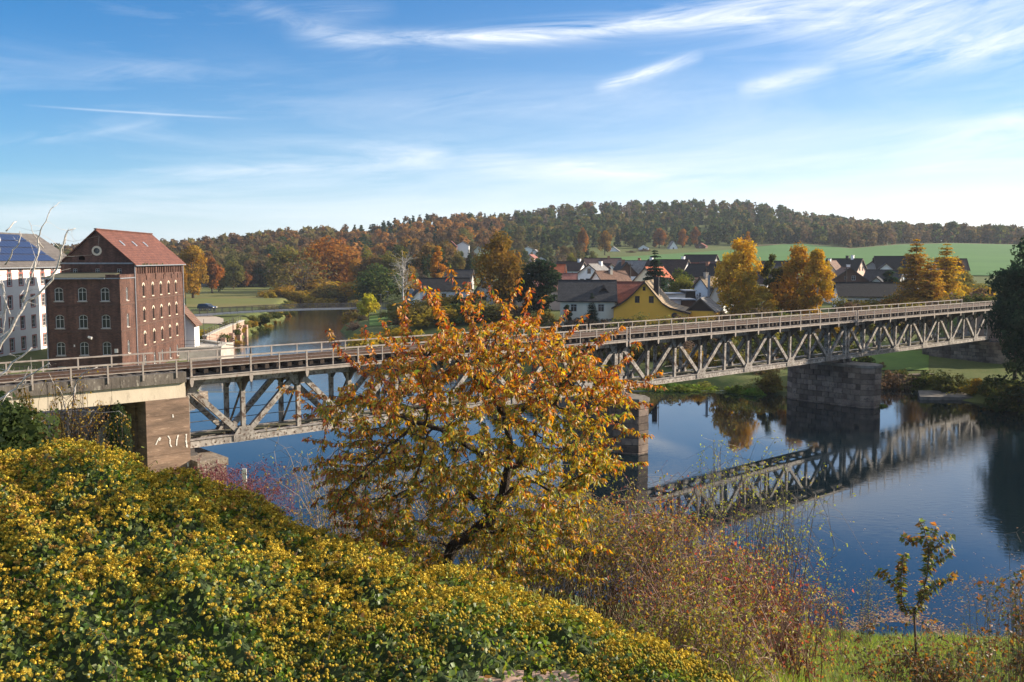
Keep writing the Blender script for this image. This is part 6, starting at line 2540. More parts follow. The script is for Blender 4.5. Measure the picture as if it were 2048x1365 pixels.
# hedges and garden bushes round the houses and the right bank, each its own
hb_spots = [(1150, 632, 139, 'bush_brown', 1.6, 'low brown hedge before the cream house'), (1168, 634, 138, 'bush_brown', 1.6, 'brown hedge right of the thuja'), (1205, 634, 138, 'bush_brown', 1.5, 'brown hedge under the boarded gable'),
            (1276, 624, 134, 'bush_olive', .9, 'round olive bush before the yellow gable'), (1252, 634, 134, 'bush_olive', 1.0, 'olive bush left of the yellow wall'), (1372, 630, 134, 'bush_green', .7, 'dark bush between yellow house and garage'),
            (1352, 612, 148, 'bush_gold', .6, 'small brown conifer beside the swept roof'), (1700, 592, 160, 'bush_olive', 1.2, 'olive tree before the black barn roof'), (1730, 590, 158, 'bush_gold', 1.4, 'golden bush before the black barn roof'),
            (1762, 588, 158, 'bush_olive', 1.4, 'olive bush under the thuja'), (1795, 586, 156, 'bush_gold', 1.5, 'golden bush at the foot of the larches'), (1840, 590, 152, 'bush_gold', 1.6, 'golden bush below the left larch'),
            (1900, 586, 152, 'bush_olive', 1.8, 'olive bush below the right larch'), (1945, 552, 170, 'bush_gold', 1.3, 'orange brown shrub at the right end of the bridge'), (1960, 570, 150, 'bush_brown', 1.3, 'bare brown shrub beside the dark conifers'),
            (1925, 545, 185, 'bush_olive', 1.0, 'olive shrub beyond the larches'), (1250, 575, 178, 'bush_green', .8, 'green garden bush behind the barn'), (1400, 566, 190, 'bush_green', 1.2, 'dark garden hedge below the white gable'),
            (1380, 570, 180, 'bush_green', 1.2, 'dark garden hedge left of the tall white house'), (1668, 560, 175, 'bare', 1.0, 'bare dark tree by the white barn gable')]
for x, yt, Y, k, sx, lb in hb_spots:
    T('bare_tree' if k == 'bare' else k, x, yt, Y, lb, 'bush' if k != 'bare' else 'bare_tree', 'bush' if k != 'bare' else 'tree', 'bushes behind the bridge', sx, rnd.uniform(0, 6))

# right bank, under and beyond the bridge
bank = [(1250, 700, 120, 'bush_olive', 1.2, 'olive bush on the bank beyond the weir'), (1300, 690, 128, 'bush_green', 1.3, 'green bush on the bank seen through the truss'), (1350, 695, 124, 'bush_brown', 1.4, 'brown bush on the bank seen through the truss'),
        (1400, 685, 126, 'bush_olive', 1.5, 'olive bush behind the truss nodes'), (1450, 690, 118, 'bush_brown', 1.5, 'rusty brown bush on the bank behind the truss'), (1500, 690, 112, 'bush_brown', 1.4, 'rusty brown bush left of the long pier'),
        (1528, 715, 104, 'bush_brown', 1.3, 'brown bush against the long pier'), (1545, 735, 97.5, 'bush_olive', .9, 'low olive bush at the foot of the long pier'), (1480, 700, 108, 'bush_gold', 1.0, 'golden brown bush left of the long pier'),
        (1780, 735, 99.6, 'bush_brown', 1.0, 'brown bush right of the long pier'), (1765, 722, 108, 'bush_brown', .8, 'brown bush on the lawn edge'), (1805, 730, 102, 'bush_green', .9, 'green bush on the right bank lawn edge'),
        (1855, 735, 99, 'bush_green', 1.1, 'green bush before the stone abutment'), (1905, 738, 95, 'bush_olive', 1.2, 'olive bush below the abutment'), (1960, 745, 92, 'bush_gold', 1.0, 'yellowing bush under the dark conifers'),
        (2010, 740, 90, 'bush_green', 1.2, 'green bush under the dark conifers'), (2040, 745, 86, 'bush_green', 1.3, 'green bush at the right edge of the frame'),
        (1835, 690, 122, 'bush_brown', .7, 'brown shrub on the lawn by the abutment'), (1230, 712, 118, 'bush_olive', 1.6, 'olive bush behind the cherry tree, right'), (1160, 690, 125, 'bush_olive', 1.8, 'olive bush behind the cherry tree, middle'),
        (1090, 680, 135, 'bush_green', 2.0, 'green bush behind the cherry tree, left'), (1010, 670, 140, 'bush_olive', 2.0, 'olive bush behind the cherry crown'), (930, 668, 142, 'bush_green', 1.8, 'green bush left behind the cherry crown'),
        (860, 664, 146, 'bush_gold', 1.6, 'golden bush behind the upper left of the cherry'), (800, 640, 150, 'bush_gold', 1.4, 'golden bush on the bank above the far railing'), (760, 645, 146, 'bush_gold', 1.5, 'large golden bush above the far railing'),
        (733, 652, 150, 'bush_gold', 1.1, 'golden bush nearest the water above the railing'), (705, 640, 182, 'bush_brown', 1.2, 'brown bush at the right river edge'), (722, 628, 196, 'bush_brown', 1.4, 'brown bush by the bright lawn strip'),
        (1590, 700, 124, 'bush_brown', 1.3, 'brown bush behind the truss right of the pier'), (1640, 690, 126, 'bush_gold', 1.1, 'golden bush behind the truss, right'), (1560, 672, 132, 'bush_gold', 1.6, 'golden bush low under the birches'),
        (1620, 668, 134, 'bush_gold', 1.6, 'golden bush under the broad birch'), (1480, 672, 134, 'bush_olive', 1.6, 'olive bush under the tall birch')]
for x, yt, Y, k, sx, lb in bank:
    T(k, x, yt, Y, lb, 'bank_bush', 'bush', 'bushes on the right bank', sx, rnd.uniform(0, 6))
bk = np.random.default_rng(15)
for i in range(64):
    x = 1215 + (i % 32) * 24 + bk.uniform(-10, 10)
    Y = (113 if i < 32 else 128) + bk.uniform(-5, 8) + max(0, (x - 1600)) * .035
    if 1690 < x < 1862 and Y < 131:
        Y = bk.uniform(131, 140)
    k_2 = ['bush_olive', 'bush_brown', 'bush_green', 'bush_brown', 'bush_gold', 'bush_olive'][bk.integers(6)]
    X_ = xat(x, 690, Y)
    if float(np.minimum(sdist(POOL, np.array([X_]), np.array([Y])), sdist(RIVER, np.array([X_]), np.array([Y])))[0]) < 1:
        continue
    put_tree(k_2, X_, Y, bk.uniform(2.0, 4.2), bk.uniform(0, 6), 'bank_bush', {'bush_olive': 'olive bush in the scrub seen through the bridge truss', 'bush_brown': 'brown bush in the scrub seen through the bridge truss', 'bush_green': 'dark green bush in the scrub seen through the bridge truss', 'bush_gold': 'golden bush in the scrub seen through the bridge truss'}[k_2],
             'bush', {'bush_olive': 'olive scrub behind the truss', 'bush_brown': 'brown scrub behind the truss', 'bush_green': 'green scrub behind the truss', 'bush_gold': 'golden scrub behind the truss'}[k_2], 1.15)
# grassy islands on the weir
for x, Y, h_, sx, lb in ((1345, 99.4, 1.3, 2.6, 'long grassy tuft growing along the weir'), (1395, 99.5, 1.2, 2.6, 'second grassy tuft on the weir, nearer the pier'), (1305, 99.6, 1.1, 2.4, 'grassy tuft on the weir beside the cherry leaves'), (1478, 97.2, 1.6, 1.1, 'round green bush at the right end of the weir'),
                         (1758, 87.6, .8, 1.3, 'small green tuft at the nose of the long pier'), (1508, 95.5, 1.5, 1.0, 'brown-green bush between weir and long pier')):
    put_tree('bush_grass', xat(x, 770, Y), Y, h_, rnd.uniform(0, 6), 'bank_bush', lb, 'bush', 'bushes on the weir', sx, -.1)
# left bank of the lower river
lb_rng = np.random.default_rng(5)
k = 0
for i, Y in enumerate(np.linspace(146, 300, 48)):
    xb = np.interp(Y, [128, 146, 165, 197, 232, 262, 308], [-43, -48, -50, -53.5, -57, -62, -70])
    x = xb - lb_rng.uniform(-1.0, 1.8)
    put_tree(['bush_green', 'bush_olive', 'bush_green', 'bush_gold'][i % 4], x, Y, lb_rng.uniform(1.3, 2.4), lb_rng.uniform(0, 6), 'bank_bush', 'low leafy bush on the green left river bank', 'bush', 'bushes along the left river bank', 1.3, gz(x, Y) - .3)
for i, Y in enumerate(np.linspace(205, 380, 20)):
    xb = np.interp(Y, [164, 199, 232, 277, 325, 385], [-27, -35, -39.5, -47, -56, -63])
    x = xb + lb_rng.uniform(0, 2.0)
    put_tree(['bush_gold', 'bush_olive', 'bush_brown'][i % 3], x, Y, lb_rng.uniform(1.6, 3.0), lb_rng.uniform(0, 6), 'bank_bush', 'low autumn bush on the far right river bank', 'bush', 'bushes along the far right river bank', 1.2, gz(x, Y) - .3)

# dark conifers at the right end of the bridge
T('evergreen', 2090, 470, 92, 'tallest dark conifer at the right edge of the frame', 'conifer', group='dark conifers at the right end of the bridge', sx=1.0)
T('evergreen', 2040, 538, 97, 'dark broad evergreen hiding the end of the bridge', 'conifer', group='dark conifers at the right end of the bridge', sx=.62)
T('evergreen', 2098, 560, 86, 'dark evergreen with olive lower boughs at the right edge', 'conifer', group='dark conifers at the right end of the bridge', sx=1.0, rz=2)
T('big_conifer', 2190, 500, 82, 'dark conifer just outside the right edge', 'conifer', group='dark conifers at the right end of the bridge', sx=1.1, rz=1)

# --- far forest: about 260 single trees in front, the rest of the wood as one mass
fr = np.random.default_rng(77)
DULL = [(.13, .105, .045), (.105, .09, .042), (.15, .115, .045), (.085, .08, .04)]
FAR = {
    'f_rust': ([(.15, .085, .04), (.12, .072, .036), (.17, .105, .042), (.10, .07, .036)], 'lobe'), 'f_orange': ([(.26, .14, .04), (.22, .115, .036), (.19, .115, .04)], 'lobe'), 'f_olive': (OLIVE[:2] + DULL, 'lobe'), 'f_brown': (DULL + BROWN[:2], 'lobe'),
    'f_green': (GREEN + OLIVE[1:2] + DARK[:1], 'lobe'), 'f_gold': (GOLD[:1] + OLIVE[:1] + DULL[:2], 'tall'), 'f_grey': (GREY + DULL[:2], 'tall'), 'f_fir': (DARK + GREEN[:1], 'cone'), 'f_fir2': (DARK + GREEN[:2], 'cone')}
for i, (k, (pal, kd)) in enumerate(FAR.items()):
    if kd == 'cone':
        proto(k, 200 + i, 'cone', 14, 5.5, 1500, .6, pal, base=.08, layers=14, gaps=.1, tr=.18)
    elif kd == 'tall':
        proto(k, 200 + i, 'lobe', 13, 5.0, 1300, .50, pal, 5, .16, base=.22, lobes=16, tall=True, gaps=.25, bark=M_birch)
    else:
        proto(k, 200 + i, 'lobe', 13, 9.5, 1700, .62, pal, 6, .22, base=.12, lobes=20, gaps=.15)


def far_kind(px, t, r):
    """kind of tree by direction and how far up the slope (0 foot .. 1 ridge)"""
    if px < 680:
        keys, w = ['f_brown', 'f_olive', 'f_rust', 'f_orange', 'f_green', 'f_grey', 'f_fir'], [.26, .22, .18, .10, .14, .06, .04]
    elif px < 1000:
        if t > .8:
            keys, w = ['f_fir', 'f_fir2', 'f_rust', 'f_olive'], [.45, .25, .2, .1]
        else:
            keys, w = ['f_olive', 'f_rust', 'f_orange', 'f_fir', 'f_gold', 'f_green', 'f_brown'], [.16, .22, .16, .16, .12, .10, .08]
    elif px < 1580:
        if t > .55:
            keys, w = ['f_fir2', 'f_green', 'f_grey', 'f_olive', 'f_brown', 'f_rust', 'f_gold'], [.16, .28, .2, .14, .1, .06, .06]
        else:
            keys, w = ['f_fir', 'f_fir2', 'f_green', 'f_olive', 'f_rust', 'f_gold'], [.26, .2, .2, .14, .12, .08]
    else:
        keys, w = ['f_grey', 'f_brown', 'f_green', 'f_fir', 'f_olive', 'f_rust'], [.30, .26, .12, .14, .10, .08]
    return keys[int(np.searchsorted(np.cumsum(w), r * .999))]


cand = []
while len(cand) < 3300:
    px = fr.uniform(-250, 2330)
    zf, hf, zr, hr = [float(q) for q in far_tab(px)]
    t = fr.random() ** 1.0 * 1.06
    Y = zf + (zr - zf) * t
    if fr.random() > (Y / 900):
        continue
    X = (px - 1024) / F * Y
    h_ = float(np.interp(px, TX, TH)) * fr.uniform(.66, 1.16)
    if px > 1600:
        h_ *= 1.12
    # thin the gardens in front of the wood
    # kinds gather in stands
    stand = .5 + .5 * float(gnoise(np.array(X), np.array(Y), 38.0, 2.7))
    k = far_kind(px, t, min(max(.62 * stand + .38 * fr.random(), 0), .9999))
    cand.append((h_ / Y, px, X, Y, h_, k, t))
# trees between village and wood (gardens on the slope)
for _ in range(120):
    px = fr.uniform(880, 1190)
    Y = fr.uniform(340, 520)
    X = (px - 1024) / F * Y
    cand.append((.03, px, X, Y, fr.uniform(3.5, 8), ['f_olive', 'f_green', 'f_gold', 'f_fir', 'f_brown'][fr.integers(5)], 0))
for _ in range(26):
    px = fr.uniform(330, 560)
    Y = fr.uniform(402, 414)
    cand.append((.04, px, (px - 1024) / F * Y, Y, fr.uniform(6, 13), ['f_olive', 'f_rust', 'f_green', 'f_brown'][fr.integers(4)], 0))
for _ in range(30):
    px = fr.uniform(690, 900)
    Y = fr.uniform(300, 420)
    cand.append((.04, px, (px - 1024) / F * Y, Y, fr.uniform(8, 14), ['f_olive', 'f_rust', 'f_green', 'f_brown', 'f_orange'][fr.integers(5)], 0))
cand = [c for c in cand if gz(c[2], c[3]) > .4]
cand.sort(key=lambda c: -c[0] - (.004 if -60 < c[1] < 2110 and c[6] < .12 else 0))
NAMES = {'f_rust': ('rust_tree', 'rust brown tree in the front of the far wood'), 'f_orange': ('orange_tree', 'orange tree in the front of the far wood'), 'f_olive': ('olive_tree', 'olive green tree in the front of the far wood'),
         'f_brown': ('brown_tree', 'dull brown tree in the front of the far wood'), 'f_green': ('green_tree', 'dark green leafy tree in the front of the far wood'), 'f_gold': ('golden_tree', 'slim golden tree in the front of the far wood'),
         'f_grey': ('pale_tree', 'pale half-bare tree in the front of the far wood'), 'f_fir': ('fir_tree', 'dark pointed fir in the front of the far wood'), 'f_fir2': ('fir_tree', 'dark pointed fir in the front of the far wood')}
single, rest = [], []
for c in cand:
    (single if len(single) < 265 and -80 < c[1] < 2130 else rest).append(c)
for _, px, X, Y, h_, k, t in single:
    nm, lb = NAMES[k]
    put_tree(k, X, Y, h_, fr.uniform(0, 6.28), nm, lb, 'tree', lb.replace('in the front', 'standing in the front') + ' edge', fr.uniform(.85, 1.2))
V, Fs, Cs = [], [], []
nv = 0
small = {}
for i, (k, (pal, kd)) in enumerate(FAR.items()):
    small[k] = []
    for j in range(3):
        rg = np.random.default_rng(300 + i * 10 + j)
        if kd == 'cone':
            a = cone_crown(rg, 14, 5.4, 230, 1.25, pal, None, layers=10, gaps=.05)
        elif kd == 'tall':
            a = lobe_crown(rg, 13, 4.6, 190, 1.0, pal, None, base=.30, lobes=10, tall=True, gaps=.2)
        else:
            a = lobe_crown(rg, 13, 9, 270, 1.3, pal, None, base=.15, lobes=13, gaps=.1)
        # a pole for a trunk
        v, f, c = a[0], a[1], a[2]
        col = (.30, .27, .24) if kd == 'tall' else (.06, .05, .04)
        tv = np.array([(-.16, 0, 0), (.16, 0, 0), (0, 0, 9.5), (0, -.16, 0), (0, .16, 0), (0, 0, 9.6)], float)
        f = np.concatenate([f, np.array([[0, 1, 2], [3, 4, 5]]) + len(v)])
        v = np.concatenate([v, tv])
        c = np.concatenate([c, np.tile(col, (6, 1))])
        small[k].append((v, f, c, 14 if kd == 'cone' else 13))
for _, px, X, Y, h_, k, t in rest:
    v, f, c, hh = small[k][fr.integers(3)]
    a = fr.uniform(0, 6.28)
    s = h_ / hh
    ca, sa = math.cos(a) * s, math.sin(a) * s
    vv = np.stack([v[:, 0] * ca - v[:, 1] * sa + X, v[:, 0] * sa + v[:, 1] * ca + Y, v[:, 2] * s + gz(X, Y) - .2], 1)
    V.append(vv)
    Fs.append(f + nv)
    Cs.append(np.clip(c * fr.uniform(.85, 1.15), 0, .9))
    nv += len(v)
fo = link('forest', tri_mesh('forest', np.concatenate(V), np.concatenate(Fs), np.concatenate(Cs), M_leaf))
tag(fo, 'far autumn wood of firs and broadleaved trees covering the hill', 'wood', kind='stuff')


# ================================================================== FOREGROUND
M_cherry = foliage_mat('cherry_leaf', 0.48, 0.03, 0.0, 0.0, 0.5)


def leaf_batch(rng, P, D, length, width, cols, fold=.25, curl=.18):
    """pointed folded leaves: base at P, pointing along D. 4 triangles each"""
    n = len(P)
    D = D / np.maximum(np.linalg.norm(D, axis=1, keepdims=True), 1e-9)
    _, a, b = rotbasis(D, rng)
    L = (length * np.exp(rng.normal(0, .18, n)))[:, None]
    W = (width * np.exp(rng.normal(0, .15, n)))[:, None]
    base = P
    mid = P + D * L * .48 + b * L * curl * .5
    lf = P + D * L * .45 + a * W * .5 + b * (W * fold + L * curl * .4)
    rt_ = P + D * L * .45 - a * W * .5 + b * (W * fold + L * curl * .4)
    tip = P + D * L - b * L * curl * .5
    v = np.stack([base, lf, mid, rt_, tip], 1).reshape(-1, 3)
    k = np.arange(n)[:, None] * 5
    f = np.stack([k + [0, 2, 1], k + [0, 3, 2], k + [1, 2, 4], k + [2, 3, 4]], 1).reshape(-1, 3)
    return v, f, np.repeat(cols, 5, 0)


def split_leaves(parent, name, v, f, c, vper, fper, pos, m, n_single=300, stuff_name='foliage', rng=None):
    """the n_single pieces nearest the camera become parts of their own, the rest one joined part"""
    n = len(v) // vper
    d = np.linalg.norm(pos - np.array([0, 0, CZ]), axis=1)
    order = np.argsort(d)
    one = order[:n_single]
    mask = np.ones(n, bool)
    mask[one] = False
    V = v.reshape(n, vper, 3)
    Cc = c.reshape(n, vper, 3)
    Ff = f.reshape(n, fper, 3)
    keep = np.where(mask)[0]
    remap = (np.cumsum(mask) - 1)
    nf = (Ff[keep] - keep[:, None, None] * vper + remap[keep][:, None, None] * vper).reshape(-1, 3)
    o = link(stuff_name, tri_mesh(stuff_name, V[keep].reshape(-1, 3), nf, Cc[keep].reshape(-1, 3), m), parent)
    tag(o, kind='stuff')
    for i in one:
        me = tri_mesh(name, V[i] - V[i][0], (Ff[i] - i * vper).reshape(-1, 3), Cc[i], m)
        link(name, me, parent, tuple(V[i][0]))
    return o


# ------------------------------------------------------------------ cherry tree
CY = 13.2
cr = np.random.default_rng(99)
CO = at(890, 1150, CY)
CO.z -= .5
cherry = empty('cherry_tree', tuple(CO), 0, 'cherry tree with drooping orange and yellow autumn leaves in the middle foreground', 'tree')
outline = [(838, 690), (872, 650), (900, 640), (940, 655), (985, 640), (1030, 625), (1075, 640), (1110, 680), (1170, 690), (1205, 725), (1240, 755), (1262, 790), (1255, 815), (1215, 850), (1235, 895), (1240, 925), (1200, 945), (1170, 965),
           (1180, 1040), (1180, 1100), (1140, 1150), (1060, 1170), (960, 1140), (880, 1110), (800, 1095), (725, 1080), (680, 1040), (655, 1000), (670, 950), (665, 900), (680, 870), (650, 845), (650, 790), (690, 775), (735, 800), (745, 740), (775, 700), (805, 720)]
OL = np.array(outline, float)


def in_outline(x, y):
    ins = False
    n = len(OL)
    for i in range(n):
        ax, ay = OL[i]
        bx, by = OL[(i + 1) % n]
        if (ay <= y) != (by <= y) and x < ax + (y - ay) / (by - ay) * (bx - ax):
            ins = not ins
    return ins


def cpx(x, y, dy=0.0):
    """tree-local point for a pixel on the tree's own plane, moved dy deeper (keeping its size in metres)"""
    p = at(x, y, CY)
    return np.array([p.x - CO.x, dy, p.z - CO.z])


attr = []
while len(attr) < 4200:
    x, y = cr.uniform(575, 1320), cr.uniform(555, 1185)
    if not in_outline(x, y):
        continue
    rr = math.hypot((x - 960) / 370, (y - 860) / 310)
    dmax = 2.0 * math.sqrt(max(.06, 1 - min(rr, 1) ** 2))
    dy = cr.uniform(-dmax, dmax)
    attr.append(cpx(x, y, dy))
attr = np.array(attr)
nodes, par = [], []


def add_poly(pts, start=None):
    idx = start
    prev = None if start is None else nodes[start]
    for p in pts:
        p = np.array(p, float)
        if prev is None:
            nodes.append(p)
            par.append(-1)
            idx = len(nodes) - 1
        else:
            L = np.linalg.norm(p - prev)
            k = max(1, int(L / .12))
            for j in range(1, k + 1):
                q = prev + (p - prev) * j / k + cr.normal(0, .012, 3)
                nodes.append(q)
                par.append(idx)
                idx = len(nodes) - 1
        prev = p
    return idx


def near_node(p):
    d = np.linalg.norm(np.array(nodes) - np.array(p), axis=1)
    return int(np.argmin(d))


add_poly([cpx(862, 1215), cpx(885, 1145), cpx(905, 1098), cpx(945, 1068), cpx(985, 1035, .05), cpx(1005, 990, .05), cpx(1018, 930, .05), cpx(1020, 880, 0), cpx(1008, 830, -.05), cpx(985, 785, -.1), cpx(965, 740, -.1)])
add_poly([cpx(1012, 960, .1), cpx(1040, 930, .15), cpx(1065, 890, .2), cpx(1085, 840, .3), cpx(1120, 800, .35)], near_node(cpx(1010, 970)))
add_poly([cpx(960, 1062, -.1), cpx(1010, 1050, -.25), cpx(1060, 1040, -.4)], near_node(cpx(945, 1068)))
add_poly([cpx(1010, 990, -.1), cpx(1040, 958, -.2), cpx(1075, 955, -.3), cpx(1100, 975, -.35)], near_node(cpx(1005, 990)))
add_poly([cpx(960, 1010, .1), cpx(900, 970, .3), cpx(840, 930, .4)], near_node(cpx(985, 1035)))
add_poly([cpx(960, 900, -.2), cpx(890, 850, -.5), cpx(820, 825, -.6)], near_node(cpx(1015, 940)))
add_poly([cpx(1060, 800, -.2), cpx(1110, 770, -.35), cpx(1140, 740, -.4)], near_node(cpx(1015, 850)))
add_poly([cpx(930, 740, .3), cpx(880, 700, .4)], near_node(cpx(985, 785)))
# space colonisation (nearest node kept per attractor, updated with the new nodes only)
best = np.full(len(attr), 1e9)
bidx = np.zeros(len(attr), int)
done = 0
active = np.ones(len(attr), bool)
for it in range(90):
    N_ = np.array(nodes[done:])
    for c0_ in range(0, len(N_), 400):
        blk = N_[c0_:c0_ + 400]
        d2 = ((attr[:, None, :] - blk[None, :, :]) ** 2).sum(2)
        j = d2.argmin(1)
        dm = d2[np.arange(len(attr)), j]
        upd = dm < best
        best[upd] = dm[upd]
        bidx[upd] = done + c0_ + j[upd]
    done = len(nodes)
    active &= best > .13 ** 2
    use = active & (best < 1.5 ** 2)
    if not use.any():
        break
    dirs = {}
    for ai in np.where(use)[0]:
        i = int(bidx[ai])
        v = attr[ai] - nodes[i]
        dirs.setdefault(i, []).append(v / np.linalg.norm(v))
    for i, vs in dirs.items():
        v = np.mean(vs, 0) + cr.normal(0, .14, 3) + np.array([0, 0, .05])
        v /= max(np.linalg.norm(v), 1e-6)
        nodes.append(nodes[i] + v * .10)
        par.append(i)
# long leafy shoots that stand out of the crown: from, to, depth
shoots = [((930, 740), (833, 552), -.3), ((960, 700), (903, 543), -.1), ((1000, 690), (1040, 560), .1), ((850, 770), (778, 640), -.5), ((800, 780), (733, 655), -.2), ((890, 700), (868, 585), .3), ((740, 800), (580, 768), -.4),
          ((730, 850), (606, 800), 0), ((760, 760), (693, 700), -.3), ((720, 880), (612, 880), .2), ((760, 920), (640, 905), -.4), ((740, 960), (628, 975), .2), ((720, 1000), (636, 1060), -.2), ((760, 1040), (665, 1095), -.4),
          ((1180, 740), (1318, 768), -.2), ((1180, 790), (1300, 815), .3), ((1150, 880), (1255, 850), -.3), ((1170, 900), (1288, 930), .2), ((1120, 700), (1215, 670), .2), ((1080, 690), (1130, 620), -.2),
          ((1040, 700), (1085, 605), 0), ((980, 680), (960, 590), .4), ((1150, 760), (1255, 720), 0), ((1120, 1040), (1210, 1080), -.4), ((1080, 1080), (1190, 1130), -.6), ((820, 1040), (730, 1110), -.6), ((880, 1090), (800, 1130), -.5),
          ((660, 800), (645, 930), -.6), ((690, 700), (655, 665), .1), ((800, 690), (812, 590), .2), ((1230, 740), (1275, 690), .2), ((960, 700), (935, 575), .5), ((1010, 690), (985, 575), -.4), ((880, 760), (800, 610), -.1), ((850, 760), (760, 680), .4), ((790, 790), (715, 715), .3), ((690, 820), (590, 835), .3), ((700, 900), (600, 930), -.2), ((1200, 780), (1320, 745), .1), ((1100, 690), (1170, 640), .4), ((1060, 680), (1060, 580), .3), ((1200, 830), (1290, 860), -.4), ((1160, 700), (1235, 650), -.3), ((700, 1000), (620, 1020), .4), ((930, 700), (855, 580), .1)]
shoot_nodes = set()
for a, b, dy in shoots:
    i0 = near_node(cpx(a[0], a[1], dy))
    p0, p2 = nodes[i0], cpx(b[0], b[1], dy)
    p1 = (p0 + p2) / 2 + np.array([cr.normal(0, .06), cr.normal(0, .06), cr.normal(0, .06) - .05])
    n0 = len(nodes)
    k = max(3, int(np.linalg.norm(p2 - p0) / .10))
    idx = i0
    for j in range(1, k + 1):
        t = j / k
        q = (1 - t) ** 2 * p0 + 2 * t * (1 - t) * p1 + t * t * p2 + cr.normal(0, .008, 3)
        nodes.append(q)
        par.append(idx)
        idx = len(nodes) - 1
        shoot_nodes.add(idx)
N_ = np.array(nodes)
par = np.array(par)
acc = np.zeros(len(nodes))
kids = np.zeros(len(nodes), int)
for i in range(len(nodes) - 1, -1, -1):
    if acc[i] == 0:
        acc[i] = .0040 ** 2.25
    if par[i] >= 0:
        acc[par[i]] += acc[i]
        kids[par[i]] += 1
rad = acc ** (1 / 2.25)
rad = np.minimum(rad * .92, .155)
mb = MB()
thick, thin = MB(), MB()
for i in range(len(nodes)):
    p = par[i]
    if p < 0:
        continue
    r0_, r1_ = rad[p], rad[i]
    if r0_ > r1_ * 1.8:
        r0_ = r1_ * 1.25
    tgt = thick if r1_ > .022 else thin
    e = N_[i] + (N_[i] - N_[p]) * .12
    tgt.tube([N_[p], e], [r0_, r1_], 9 if r1_ > .05 else (5 if r1_ > .012 else 3), cap=False)
thick.build('trunk', M_bark_dark, cherry, True)
thin.build('twigs', M_bark_dark, cherry, True)
# leaves hang from the thin twigs
LP, LD, LC, LL = [], [], [], []
PAL = {'red': (.40, .085, .035), 'orange': (.50, .19, .035), 'amber': (.52, .27, .04), 'yellow': (.50, .36, .05), 'olive': (.30, .28, .045), 'green': (.14, .19, .035), 'brown': (.22, .10, .035)}
pk = list(PAL.values())
cen = cpx(960, 880)
for i in range(len(nodes)):
    if rad[i] > .017 or par[i] < 0:
        continue
    is_sh = i in shoot_nodes
    if not is_sh and cr.random() < .22:
        continue
    p = N_[i]
    rel = (p - cen) / np.array([2.6, 1.9, 2.2])
    rr = np.linalg.norm(rel)
    top = p[2] - cen[2]
    w = np.array([.03, .14, .21, .24, .21, .15, .02])
    if is_sh:
        w = np.array([.20, .44, .22, .05, .03, .02, .04]) if top > .25 else np.array([.05, .20, .26, .22, .14, .09, .04])
    elif top > .6:
        w = np.array([.12, .30, .25, .15, .10, .06, .02])
    elif top < -.7:
        w = np.array([.00, .09, .17, .23, .26, .22, .03])
    elif rr < .65:
        w = np.array([.01, .07, .16, .26, .27, .21, .02])
    if p[0] < cen[0] - 1.2 and top < .3:
        w = w + np.array([.06, .1, 0, 0, .06, 0, .14])
    w = w / w.sum()
    m_ = cr.integers(8, 17) if not is_sh else cr.integers(9, 15)
    clump = math.sin(N_[i][0] * 3.1 + 1.0) * math.cos(N_[i][2] * 3.7 + N_[i][1] * 2.3) + .6 * math.sin(N_[i][0] * 6.3 + N_[i][1] * 5.1 + N_[i][2] * 7.0)
    if not is_sh and clump < -.42:
        if cr.random() < .8:
            continue
    elif not is_sh and clump > .4:
        m_ = int(m_ * 1.6)
    if np.linalg.norm((N_[i] - cpx(905, 1105)) * np.array([1, .6, .8])) < .38:
        continue
    tw = N_[i] - N_[par[i]]
    tw = tw / max(np.linalg.norm(tw), 1e-6)
    for _ in range(m_):
        side = cr.normal(size=3)
        side[2] *= .4
        side /= np.linalg.norm(side)
        d = side * .6 + np.array([0, 0, -.85]) + tw * .25 + cr.normal(0, .28, 3)
        LP.append(p + side * cr.uniform(.005, .03) + tw * cr.uniform(-.05, .05))
        LD.append(d)
        LC.append(np.array(pk[cr.choice(7, p=w)]) * math.exp(cr.normal(0, .2)))
        LL.append(1.0 if not is_sh else 1.1)
LP, LD, LC = np.array(LP), np.array(LD), np.array(LC)
v, f, c = leaf_batch(cr, LP, LD, .078, .031, np.clip(LC, .003, .9))
split_leaves(cherry, 'leaf', v, f, c, 5, 4, LP + np.array(CO), M_cherry, 300)

# ------------------------------------------------------------------ ivy mound
iv = np.random.default_rng(123)
SX = [-700, -300, 0, 60, 140, 200, 260, 285, 300, 345, 400, 460, 520, 570, 600, 650, 665, 720, 800, 860, 900, 960, 1010, 1060, 1130, 1190, 1240, 1290, 1330, 1400, 1450, 1500, 1600]
SY = [915, 905, 908, 904, 898, 896, 906, 935, 955, 952, 962, 986, 1016, 1046, 1058, 1060, 1080, 1100, 1120, 1152, 1150, 1156, 1166, 1200, 1220, 1246, 1280, 1296, 1316, 1338, 1372, 1420, 1520]
SZX = [-700, 0, 300, 600, 900, 1200, 1450, 1600]
SZ = [14.5, 13.6, 13.2, 12.2, 11.0, 9.8, 8.6, 8.0]


